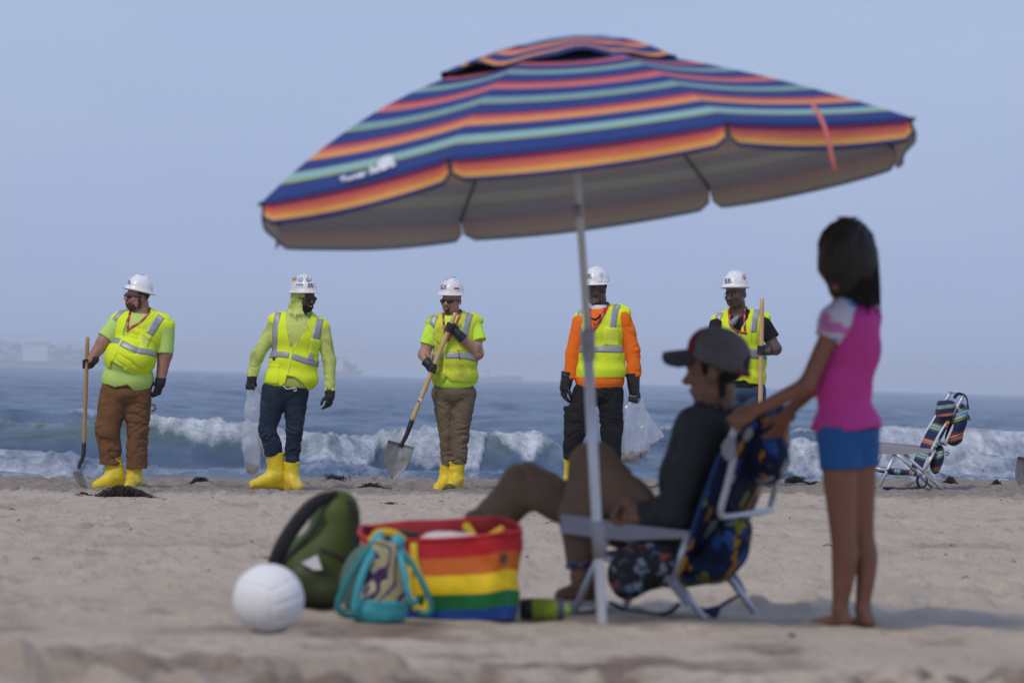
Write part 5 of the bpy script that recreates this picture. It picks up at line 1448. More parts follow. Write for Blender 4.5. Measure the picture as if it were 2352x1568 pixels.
def parasol():
    fr = px_frame(1383, 1428)
    root = empty('beach_umbrella', fr.base, 'large striped beach parasol tilted over the seated man on a white pole', 'umbrella')
    C = np.array([1346., 397, 0]); R = 794.; H_ = 284.
    a = unit(np.array([-.128, -.985, .070])); e1 = unit(np.array([.985, -.128, 0.])); e1 = unit(e1 - a * np.dot(a, e1)); e2 = np.cross(e1, a)
    if e2[2] < 0: e2 = -e2
    def rib(ph, rho):
        p = 1.75 - .42 * math.cos(ph)
        rho = np.asarray(rho, float)
        return C + (R * rho)[..., None] * (math.cos(ph) * e1 + math.sin(ph) * e2) + (H_ * (1 - rho ** p))[..., None] * a
    phs = [math.radians(22.5 + 45 * k) for k in range(9)]
    mt = ramp_mat('striped_canopy_cloth', CANOPY, rough=.8, var=.10)
    mv = ramp_mat('striped_valance_cloth', VAL, rough=.8, var=.10)
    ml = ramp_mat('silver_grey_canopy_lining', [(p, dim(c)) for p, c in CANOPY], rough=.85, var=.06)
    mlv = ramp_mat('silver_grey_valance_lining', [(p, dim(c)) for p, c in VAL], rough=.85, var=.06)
    rho = np.concatenate([np.linspace(.10, .9, 16), np.linspace(.93, 1, 4)]); tt = .5 - .5 * np.sign(np.linspace(1, -1, 21)) * np.abs(np.linspace(1, -1, 21)) ** .8
    panels = []
    for k in range(8):
        A = rib(phs[k], rho); B = rib(phs[k + 1], rho)
        sag = 4 * tt * (1 - tt)
        G = A[:, None] * (1 - tt)[:, None] + B[:, None] * tt[:, None]
        mid = unit(G.mean((0, 1)) - C); inw = -(math.cos((phs[k] + phs[k + 1]) / 2) * e1 + math.sin((phs[k] + phs[k + 1]) / 2) * e2)
        G = G - (H_ * .030) * (sag[None] * np.sin(rho * 2.6)[:, None])[..., None] * a + (12 * sag[None] * (rho ** 6)[:, None])[..., None] * inw
        uv = np.stack(np.broadcast_arrays(tt[None], rho[:, None]), -1).reshape(-1, 2)
        q = grid_faces(len(rho), len(tt))
        n_ = np.cross(G[1, 0] - G[0, 0], G[0, 1] - G[0, 0])
        if np.dot(n_, a) < 0: q = q[:, ::-1]
        o = mesh_obj('canopy_panel', fr.l(G.reshape(-1, 3)), q, mt, root, uv=uv); panels.append(o)
        Gi = G - 2.5 * a
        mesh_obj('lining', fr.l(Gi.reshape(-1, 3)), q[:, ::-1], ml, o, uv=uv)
        # hanging valance with rounded lower corners
        ss = np.linspace(0, 1, 9); e = G[-1]
        drop = 62 * (1 - .30 * np.clip((np.abs(tt - .5) - .455) / .045, 0, 1) ** 2) * (.86 + .14 * sag)
        wv = 5 * np.sin(tt * 9 + k * 2.1) * 1.0
        dv = unit(-a * 1.0 + np.array([0, .12, 0]))
        Vv = e[None] + (drop[None] * ss[:, None])[..., None] * dv - (ss[:, None] ** 2 * (wv + 3)[None])[..., None] * inw
        tgap = .5 + (tt - .5) * .985
        lin = (e[0][None] * (1 - tgap)[:, None] + e[-1][None] * tgap[:, None]) - (e[0][None] * (1 - tt)[:, None] + e[-1][None] * tt[:, None])
        Vv = Vv + ss[:, None, None] ** .3 * lin[None]
        uv2 = np.stack(np.broadcast_arrays(tt[None], ss[:, None]), -1).reshape(-1, 2)
        q2 = grid_faces(len(ss), len(tt)); n_ = np.cross(Vv[1, 8] - Vv[0, 8], Vv[0, 9] - Vv[0, 8])
        if np.dot(n_, -inw) < 0: q2 = q2[:, ::-1]
        v_ = mesh_obj('valance', fr.l(Vv.reshape(-1, 3)), q2, mv, o, uv=uv2)
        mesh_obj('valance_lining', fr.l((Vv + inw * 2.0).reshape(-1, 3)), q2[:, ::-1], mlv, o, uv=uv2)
        edge = np.vstack([Vv[::-1, 0], Vv[0:0, 0], ]) if False else np.vstack([Vv[:, 0], Vv[-1, 1:-1], Vv[::-1, -1]])
        MB().add(*tube(edge, 2.2, 5)).build('hem_piping', mat('dark_navy_piping', (.012, .016, .05), .8), o, xf=fr.l)
    for k in range(8):
        MB().add(*tube(rib(phs[k], np.linspace(.02, 1.0, 26)) - 6 * a, 3.0, 6)).build('rib', M_GREYDK, root, xf=fr.l)
        tip = rib(phs[k], np.array([1.0]))[0]
        MB().add(*tube([tip - 6 * a, tip + unit(tip - C) * 10 - 5 * a], 4.5, 6)).build('rib_tip', M_STK_K, root, xf=fr.l)
    # the vent cap floating over the crown
    rv = np.linspace(0, 1, 12); th = np.linspace(0, 2 * np.pi, 73)[:-1]
    Rv = 276.
    lob = 1 + .035 * np.cos(8 * (th - phs[0])) + .03 * np.sin(3 * th + 1)
    cx = -36 * e1
    rr = Rv * rv[:, None] * lob[None]
    hh = H_ + 31 - (72 + 14 * np.cos(th)[None]) * rv[:, None] ** 2.1 + (5 * np.sin(8 * th + 1.0) + 6 * np.sin(5 * th + 2) + 4 * np.sin(13 * th))[None] * rv[:, None] ** 3
    G = C + cx * rv[:, None, None] + rr[..., None] * (np.cos(th)[:, None] * e1 + np.sin(th)[:, None] * e2)[None] + hh[..., None] * a
    wig = .06 * np.sin(4 * th + .7)[None] * rv[:, None]
    uv = np.stack(np.broadcast_arrays(th[None], np.clip(rv[:, None] + wig, 0, 1)), -1).reshape(-1, 2)
    q = grid_faces(72, 12, True)
    G2 = np.swapaxes(G, 0, 1).reshape(-1, 3); uv = np.swapaxes(uv.reshape(12, 72, 2), 0, 1).reshape(-1, 2)
    n_ = np.cross(G[6, 0] - G[5, 0], G[5, 1] - G[5, 0])
    mvent = ramp_mat('striped_vent_cloth', [(0, NV), (.12, TE), (.30, NV), (.42, AQ), (.52, NV), (.60, MA), (.64, CO), (.70, OR), (.76, NV), (.86, MA), (.875, OR), (.92, NV)], rough=.8)
    o = mesh_obj('vent_cap', fr.l(G2), q, mvent, root, uv=uv)
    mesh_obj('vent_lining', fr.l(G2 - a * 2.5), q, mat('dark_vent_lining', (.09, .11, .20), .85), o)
    MB().add(*tube(G[-1][np.r_[0:72, 0]], 3.0, 5, False)).build('vent_hem', mat('dark_navy_piping', (.012, .016, .05), .8), o, xf=fr.l)
    # pole
    apex = C + (H_ - 4) * a
    MB().add(*tube([(1384, 1440, 0), (1383, 1428, 0), (1366, 1110, 0), (1351, 826, 0)], 12.0, 18)).build('pole', M_POLE, root, xf=fr.l)
    MB().add(*tube([(1350, 757, 0), (1350.4, 764, 0), (1352, 818, 0), (1352.5, 827, 0)], [13, 16, 16, 13], 18)).add(*tube([(1352, 795, -14), (1352, 795, -30)], 8, 10)).build('collar', M_GREYPL, root, xf=fr.l)
    MB().add(*tube([(1350.4, 764, 0), (1325, 400, 0), apex], 9.0, 16)).build('upper_pole', M_POLE, root, xf=fr.l)
    MB().add(*tube([(1326, 470, 0), (1328.5, 500, 0)], 12.0, 16)).build('tilt_joint', M_GREYPL, root, xf=fr.l)
    MB().add(*tube([(1372, 1196, 0), (1373, 1212, 0), (1376.5, 1282, 0)], [15, 16.5, 14], 16)).build('anchor_sleeve', M_GREYPL, root, xf=fr.l)
    # red tie hanging over the right-hand edge
    MB().add(*tube(spline([(1828, 272, -742), (1845, 305, -770), (1858, 345, -790), (1866, 385, -795), (1874, 420, -790)], 18), np.r_[np.full(14, 4.8), 4.5, 4, 3, 3], 8, flat=.35)).build('tie_strap', mat('coral_tie_strap', (.62, .17, .15), .8), root, xf=fr.l)
    # white brand script and its little hill shape near the left-hand corner, printed on the cloth
    k = 4
    def on_panel(f, X, Y):
        # project along depth onto panel between ribs 4 and 5 (left, near side)
        out_p = np.zeros((len(X), 3)); out_n = np.zeros((len(X), 3))
        A_, B_ = phs[4], phs[5]
        R_, T_ = np.meshgrid(np.linspace(.5, 1, 60), np.linspace(0, 1, 60), indexing='ij')
        S_ = rib(A_, R_) * (1 - T_)[..., None] + rib(B_, R_) * T_[..., None]
        sg = 4 * T_ * (1 - T_)
        inw_ = -(math.cos((A_ + B_) / 2) * e1 + math.sin((A_ + B_) / 2) * e2)
        S_ = S_ - (H_ * .030) * (sg * np.sin(R_ * 2.6))[..., None] * a + (12 * sg * R_ ** 6)[..., None] * inw_
        flat = S_.reshape(-1, 3); D_ = fr.D
        per = D_ / (D_ + flat[:, 2] * fr.m)
        px_ = 1176 + (flat[:, 0] - 1176) * per; py_ = 784 + (flat[:, 1] - 784) * per
        n = unit(np.cross(S_[31, 30] - S_[30, 30], S_[30, 31] - S_[30, 30])); n = n * np.sign(np.dot(n, a))
        for i in range(len(X)):
            d2 = (px_ - X[i]) ** 2 + (py_ - Y[i]) ** 2; j = np.argsort(d2)[:4]; w = 1 / (d2[j] + .05)
            out_p[i] = (flat[j] * w[:, None]).sum(0) / w.sum(); out_n[i] = n
        return out_p, out_n, np.zeros(len(X))
    mw = mat('white_screen_print', (.72, .74, .78), .7)
    text_on('script_print', None, 'Tommy Bahama', 786, 432, 25, fr, mw, panels[4], 7.0, shear=.35, ang=20, bold=.9, sx=.82, hit=on_panel)
    sil = np.array([(868, 392), (872, 378), (884, 366), (898, 362), (908, 368), (902, 380), (890, 390), (880, 396)], float)
    P, N, _ = on_panel(None, sil[:, 0], sil[:, 1])
    mesh_obj('leaf_print', fr.l(P + N * 7), [tuple(range(8))], mw, panels[4], smooth=False)
parasol()

# ------------------------------------------------------------------ beach chairs
def splotch_mat(name, base, cols, scale, thr=.36, stretch=(1, 1, 1)):
    m = bpy.data.materials.new(name); m.use_nodes = True
    t = m.node_tree; b = t.nodes['Principled BSDF']; b.inputs['Roughness'].default_value = .85; b.inputs['Specular IOR Level'].default_value = .2
    tc_ = t.nodes.new('ShaderNodeTexCoord'); mp_ = t.nodes.new('ShaderNodeMapping'); mp_.inputs['Scale'].default_value = stretch
    t.links.new(tc_.outputs['Object'], mp_.inputs['Vector'])
    nz_ = t.nodes.new('ShaderNodeTexNoise'); nz_.inputs['Scale'].default_value = scale * 1.6; nz_.inputs['Detail'].default_value = 3
    t.links.new(mp_.outputs['Vector'], nz_.inputs['Vector'])
    mxv = t.nodes.new('ShaderNodeMix'); mxv.data_type = 'RGBA'; mxv.inputs['Factor'].default_value = .06
    t.links.new(mp_.outputs['Vector'], mxv.inputs['A']); t.links.new(nz_.outputs['Color'], mxv.inputs['B'])
    v = t.nodes.new('ShaderNodeTexVoronoi'); v.inputs['Scale'].default_value = scale
    t.links.new(mxv.outputs['Result'], v.inputs['Vector'])
    r = t.nodes.new('ShaderNodeValToRGB'); cr = r.color_ramp; cr.interpolation = 'CONSTANT'
    while len(cr.elements) < len(cols): cr.elements.new(.5)
    for i, (e, c) in enumerate(zip(cr.elements, cols)): e.position = i / len(cols); e.color = (*c, 1)
    sp = t.nodes.new('ShaderNodeSeparateColor'); t.links.new(v.outputs['Color'], sp.inputs['Color'])
    t.links.new(sp.outputs[0], r.inputs['Fac'])
    mr = t.nodes.new('ShaderNodeMapRange'); mr.inputs['From Min'].default_value = thr; mr.inputs['From Max'].default_value = thr + .05
    mr.inputs['To Min'].default_value = 1; mr.inputs['To Max'].default_value = 0
    t.links.new(v.outputs['Distance'], mr.inputs['Value'])
    mm = t.nodes.new('ShaderNodeMix'); mm.data_type = 'RGBA'; mm.inputs['A'].default_value = (*base, 1)
    t.links.new(mr.outputs['Result'], mm.inputs['Factor']); t.links.new(r.outputs['Color'], mm.inputs['B'])
    t.links.new(mm.outputs['Result'], b.inputs['Base Color'])
    return m
def rep_mat(name, stops, rep, comp=1):
    m = ramp_mat(name, stops, comp=comp)
    t = m.node_tree; r = next(n for n in t.nodes if n.type == 'VALTORGB')
    src = r.inputs['Fac'].links[0].from_socket
    a = t.nodes.new('ShaderNodeMath'); a.operation = 'MULTIPLY'; a.inputs[1].default_value = rep
    b = t.nodes.new('ShaderNodeMath'); b.operation = 'FRACT'
    t.links.new(src, a.inputs[0]); t.links.new(a.outputs[0], b.inputs[0]); t.links.new(b.outputs[0], r.inputs['Fac'])
    return m
def cloth_panel(fr, near, W, sag_dir, sag, th, name, material, parent, inset=.0, nt=13, vsc=1.0):
    """fabric stretched from one side tube (near polyline) to the other (offset W), bellied along sag_dir; two skins and a rim"""
    A = np.asarray(near, float); A = spline(A, 26); tt = np.linspace(inset, 1 - inset, nt)
    b = 4 * tt * (1 - tt)
    L_ = np.concatenate([[0], np.cumsum(np.linalg.norm(np.diff(A, axis=0), axis=1))]); L_ = L_ / L_[-1]
    G = A[:, None] + tt[None, :, None] * np.asarray(W, float) + (b[None] * (.4 + .6 * np.sin(np.pi * L_))[:, None] * sag)[..., None] * np.asarray(sag_dir, float)
    n = unit(np.cross(np.gradient(G, axis=0), np.gradient(G, axis=1)))
    T_, B_ = G + n * th / 2, G - n * th / 2
    n0, n1 = T_.shape[:2]; m = n0 * n1
    q = grid_faces(n0, n1); rim = [i * n1 for i in range(n0)] + [(n0 - 1) * n1 + j for j in range(1, n1)] + [i * n1 + n1 - 1 for i in range(n0 - 2, -1, -1)] + list(range(n1 - 2, 0, -1))
    Fc = [tuple(x) for x in q] + [tuple(m + i for i in x[::-1]) for x in q]
    for i in range(len(rim)):
        a_, c_ = rim[i], rim[(i + 1) % len(rim)]; Fc.append((a_, m + a_, m + c_, c_))
    uv = np.stack(np.broadcast_arrays(tt[None], (L_ * vsc)[:, None]), -1).reshape(-1, 2)
    return mesh_obj(name, fr.l(np.vstack([T_.reshape(-1, 3), B_.reshape(-1, 3)])), Fc, material, parent, uv=np.vstack([uv, uv]))
def beach_chair(fr, root, K, W, z, mats, r):
    """low folding backpack chair; K = side-view points of the camera-side frame, W = vector to the other side, z(x) = depth of the camera-side frame"""
    P3 = lambda pts: np.array([(x, y, z(x)) for x, y in pts], float)
    W = np.array(W, float); wu = unit(W)
    for s in (0, 1):
        o = W * s
        poly = P3(K['arm']) + o - wu * r * 1.6 * (1 if s == 0 else -1)
        MB().add(*slab(poly, wu * r * 3.4 * (1 if s == 0 else -1))).build('arm_rest', M_GREYPL, root, smooth=False, xf=fr.l)
        MB().add(*tube(P3(K['front_leg']) + o, r, 12)).build('leg', M_ALU, root, xf=fr.l)
        MB().add(*tube(P3(K['rear_leg']) + o + wu * r * (1.2 if s == 0 else -1.2), r, 12)).build('leg', M_ALU, root, xf=fr.l)
        MB().add(*tube(spline(P3(K['back']) + o, 20), r, 12)).build('back_frame', M_ALU, root, xf=fr.l)
        MB().add(*tube(P3(K['arm_strut']) + o - wu * r * (1.4 if s == 0 else -1.4), r * .9, 12)).build('arm_strut', M_ALU, root, xf=fr.l)
        MB().add(*tube(P3(K['rail']) + o, r * .95, 12)).build('seat_rail', M_ALU, root, xf=fr.l)
        br = P3(K['bracket']) + o - wu * r * (2.2 if s == 0 else -2.2)
        bk = MB().add(*slab(br, wu * r * 1.2 * (1 if s == 0 else -1))).build('hinge_bracket', M_GREYPL, root, smooth=False, xf=fr.l)
        tb = P3(K['top_bracket']) + o - wu * r * (2.2 if s == 0 else -2.2)
        tk = MB().add(*slab(tb, wu * r * 1.4 * (1 if s == 0 else -1))).build('hinge_bracket', M_GREYPL, root, smooth=False, xf=fr.l)
        for (x, y), par in [(q, bk) for q in K['rivets'][:2]] + [(q, tk) for q in K['rivets'][2:]]:
            c = np.array((x, y, z(x))) + o - wu * r * (2.3 if s == 0 else -2.3)
            MB().add(*tube([c + wu * r * .2, c - wu * r * .35 * (1 if s == 0 else -1)], r * .45, 8)).build('rivet', mat('bright_rivet', (.6, .6, .62), .3, metal=.8), par, xf=fr.l)
    top = P3(K['back'][-1:])[0]
    MB().add(*tube(spline([top, top + np.array([0, -r * .8, 0]) + W * .06, top + np.array([0, -r * .8, 0]) + W * .94, top + W], 16), r, 12)).build('top_bar', M_ALU, root, xf=fr.l)
    f0 = P3(K['rail'][:1])[0]; MB().add(*tube([f0, f0 + W], r * .95, 12)).build('front_bar', M_ALU, root, xf=fr.l)
    # U-shaped towel bar behind the back
    tbp = P3(K['towel']); n = len(tbp)
    MB().add(*tube(spline(np.vstack([tbp, tbp[-1] + W * .12 + np.array([r * .6, r * 1.2, 0]), tbp[-1] + W * .88 + np.array([r * .6, r * 1.2, 0]), (tbp + W)[::-1]]), 44), r * .95, 12)).build('towel_bar', M_ALU, root, xf=fr.l)
    return P3

def near_chair():
    fr = px_frame(1615, 1424, base=(1540, 1424, 150))
    root = empty('beach_chair', fr.base, 'navy pineapple print folding beach chair with the man sitting in it', 'beach chair', 'folding beach chairs')
    mc = splotch_mat('navy_pineapple_print', (.006, .013, .046), [(.52, .24, .012), (.26, .24, .02), (.02, .09, .28), (.34, .36, .36), (.02, .08, .24), (.45, .19, .012), (.012, .05, .17), (.20, .22, .05)], 17, .41, (1, 1, .75))
    z = lambda x: (x - 1550) * -.42
    W = np.array([130, -9, 305.])
    K = dict(arm=[(1293, 1184), (1340, 1187), (1450, 1204), (1586, 1219), (1587, 1234), (1520, 1237), (1440, 1242), (1360, 1234), (1293, 1226)],
             front_leg=[(1398, 1236), (1364, 1310), (1314, 1420)], rear_leg=[(1440, 1238), (1530, 1320), (1570, 1360), (1618, 1428)],
             back=[(1548, 1338), (1578, 1260), (1622, 1150), (1668, 1030), (1693, 966)], arm_strut=[(1584, 1226), (1548, 1334)],
             rail=[(1378, 1278), (1550, 1338)], bracket=[(1530, 1318), (1556, 1322), (1580, 1358), (1592, 1384), (1580, 1390), (1548, 1352)],
             top_bracket=[(1660, 1022), (1676, 1000), (1690, 1006), (1692, 1040), (1682, 1058), (1668, 1052)], rivets=[(1555, 1340), (1580, 1376), (1674, 1010), (1682, 1046)],
             towel=[(1683, 1048), (1666, 1120), (1653, 1176)])
    P3 = beach_chair(fr, root, K, W, z, None, 8.5)
    bp = P3([(1554, 1322), (1580, 1256), (1624, 1146), (1668, 1034), (1700, 968)])
    cloth_panel(fr, bp, W, (.9, .35, 0), 26, 7, 'back_cloth', mc, root, .02)
    MB().add(*tube(spline(P3([(1554, 1322), (1580, 1256), (1624, 1146), (1664, 1044)]), 20), 12, 12)).build('tube_sleeve', mc, root, xf=fr.l)
    cloth_panel(fr, P3([(1382, 1282), (1460, 1312), (1548, 1336)]), W, (0, 1, 0), 40, 6, 'seat_cloth', mc, root, .02)
    MB().add(*tube(spline([np.array((1700, 964, z(1700))), np.array((1712, 952, z(1700) + 60)), np.array((1790, 944, z(1700) + 240)), np.array((1826, 957, z(1700) + 300))], 20), 17, 12)).build('head_rest', mc, root, xf=fr.l)
    solid('upper_pouch', union([ell((1768, 1060, 95), (46, 58, 92), (0, 14, 18)), ell((1772, 990, 105), (40, 40, 88), (0, 14, 10)), rbox((1752, 1010, 100), (30, 60, 80), 24, (0, 20, 20))], 26), 7, fr, mc, root, fold=folds(5, (.03,) * 3, 3))
    solid('lower_pouch', union([ell((1672, 1262, 75), (46, 62, 110), (0, 18, 22)), ell((1628, 1310, 60), (46, 34, 100), (0, 18, 15)), ell((1700, 1215, 80), (30, 30, 80))], 26), 7, fr, mc, root, fold=folds(5, (.03,) * 3, 6))
    MB().add(*tube(spline([(1580, 1250, -40), (1600, 1180, -60), (1625, 1110, -75), (1650, 1040, -80)], 16), 4, 8, flat=.4)).build('side_binding', mat('royal_blue_binding', (.010, .05, .17), .7), root, xf=fr.l)
    # flowered pouch slung beneath the seat
    mf = splotch_mat('grey_floral_print', (.032, .033, .034), [(.36, .40, .46), (.42, .09, .07), (.20, .30, .42), (.06, .06, .062), (.10, .11, .12), (.30, .33, .36)], 26, .36)
    solid('seat_pouch', union([ell((1478, 1300, 70), (76, 58, 100)), ell((1442, 1335, 60), (44, 46, 80)), ell((1520, 1290, 60), (48, 48, 90))], 24), 7, fr, mf, root, fold=folds(6, (.025,) * 3, 4))
    MB().add(*tube(spline([(1400, 1384, 0), (1440, 1400, -10), (1500, 1412, -20), (1540, 1402, -25), (1560, 1384, -20)], 24), 5, 8, flat=.5)).build('carry_strap', M_STRAPB, root, xf=fr.l)
    MB().add(*tube(spline([(1590, 1386, 20), (1622, 1404, 30), (1645, 1412, 30), (1660, 1392, 60), (1700, 1372, 90)], 22), 4.5, 8, flat=.5)).add(*slab(np.array([(1618, 1398, 20), (1650, 1390, 20), (1656, 1402, 20), (1646, 1422, 20), (1632, 1414, 20)], float), (0, 0, 10))).build('carry_strap', M_STRAPN, root, xf=fr.l)
near_chair()

def far_chair():
    u0, v0, s = 1960., 878.1, .18
    D = ground_d(u0 + s * 700, v0 + s * 1375)
    fr = Frame(u0, v0, s, D, (730, 1375, 300))
    root = empty('beach_chair', fr.base, 'empty striped folding beach chair standing by the surf beyond the girl', 'beach chair', 'folding beach chairs')
    ST = [(0, (.014, .022, .085)), (.30, (.10, .14, .03)), (.37, (.65, .65, .65)), (.39, (.11, .30, .46)), (.47, (.65, .65, .65)), (.49, (.20, .26, .03)), (.56, (.014, .022, .085)), (.80, (.22, .015, .03)), (.86, (.65, .6, .6)), (.875, (.42, .085, .03)), (.93, (.65, .6, .6)), (.945, (.46, .21, .03))]
    ms = rep_mat('navy_striped_canvas', ST, 2.3)
    z = lambda x: (x - 900) * .19
    W = np.array([-118, -36, 620.])
    K = dict(arm=[(150, 800), (330, 788), (700, 820), (1050, 856), (1060, 892), (800, 900), (620, 918), (300, 905), (150, 880)],
             front_leg=[(525, 915), (428, 1115), (300, 1372)], rear_leg=[(655, 912), (890, 1125), (1010, 1240), (1168, 1388)],
             back=[(890, 1140), (960, 960), (1090, 690), (1250, 440), (1415, 175)], arm_strut=[(1022, 885), (905, 1118)],
             rail=[(240, 1085), (380, 1110), (880, 1180)], bracket=[(880, 1105), (945, 1108), (1000, 1195), (1045, 1240), (1025, 1275), (940, 1215), (900, 1170)],
             top_bracket=[(1310, 325), (1335, 308), (1385, 350), (1365, 455), (1325, 440), (1345, 385)], rivets=[(928, 1128), (1022, 1256), (1327, 328), (1342, 422)],
             towel=[(1345, 425), (1260, 600), (1185, 765)])
    P3 = beach_chair(fr, root, K, W, z, None, 22)
    bp = P3([(900, 1120), (968, 950), (1096, 690), (1236, 450), (1330, 300)])
    cloth_panel(fr, bp, W, (.9, .35, 0), 40, 12, 'back_cloth', ms, root, .0, vsc=1.0)
    cloth_panel(fr, P3([(240, 1085), (500, 1125), (800, 1168)]), W, (0, 1, 0), 60, 12, 'seat_cloth', ms, root, .0)
    # striped sleeves on the camera-side tubes
    for pts, uo in (([(420, 1116), (800, 1170)], .05), ([(972, 945), (1244, 448)], .05)):
        t_ = np.linspace(0, 1, 22); pl = np.array([P3([pts[0]])[0] * (1 - q) + P3([pts[1]])[0] * q for q in t_])
        V_, F_ = tube(pl, 27, 12); mesh_obj('tube_sleeve', fr.l(V_), F_, ms, root, uv=np.stack([np.zeros(len(V_)), np.repeat(uo + t_ * .42, 12)], -1))
    def blob(nm, f, h, fo, rng):
        P, Q = sdf_mesh(f, h); n = unit(grad(f, P, 4)); P = P + n * fo(P)[:, None]
        yy = (P[:, 1] - rng[0]) / (rng[1] - rng[0]) + .0006 * (P[:, 0] - rng[2])
        return mesh_obj(nm, fr.l(P), Q, ms, root, uv=np.stack([np.zeros(len(P)), yy * .43 + .05], -1))
    blob('head_rest', union([rbox((1150, 345, 250), (62, 108, 270), 50, (0, 0, 10)), rbox((1225, 345, 250), (62, 118, 270), 50, (0, 0, 10))], 14), 16, folds(8, (.02,) * 3, 2), (235, 455, 1180))
    blob('upper_pouch', union([ell((1348, 530, 270), (118, 270, 260), (0, 0, 14)), ell((1300, 700, 270), (110, 105, 250))], 50), 20, folds(12, (.012,) * 3, 4), (250, 800, 1330))
    blob('lower_pouch', union([ell((1085, 985, 240), (85, 190, 220), (0, 0, 12))], 50), 18, folds(10, (.012,) * 3, 6), (790, 1180, 1080))
    MB().add(*tube(spline([(1300, 200, 200), (1350, 145, 150), (1420, 160, 60), (1455, 220, 30), (1460, 300, 20)], 18), 20, 8, flat=.4)).build('carry_strap', M_STRAPN, root, xf=fr.l)
    MB().add(*slab(np.array([(1440, 285, 10), (1475, 290, 10), (1480, 345, 10), (1450, 345, 10)], float), (0, 0, 20))).build('buckle', M_STK_K, root, smooth=False, xf=fr.l)
    MB().add(*tube(spline([(1455, 400, 60), (1480, 430, 60), (1495, 470, 60), (1480, 475, 60), (1465, 420, 60)], 16), 7, 6)).build('zip_pull', M_STK_K, root, xf=fr.l)
    MB().add(*tube(spline([(1180, 890, 60), (1215, 895, 60), (1225, 915, 60), (1195, 930, 60), (1185, 905, 60)], 16), 7, 6)).build('zip_pull', M_STK_K, root, xf=fr.l)
    MB().add(*tube(spline([(835, 1200, 150), (825, 1270, 120), (860, 1340, 90), (920, 1320, 60), (945, 1250, 40), (930, 1210, 20)], 26), 18, 8, flat=.4)).add(*tube(spline([(380, 1345, 60), (520, 1365, 40), (700, 1362, 60), (860, 1345, 80)], 22), 16, 8, flat=.5)).build('carry_strap', M_STRAPN, root, xf=fr.l)
far_chair()

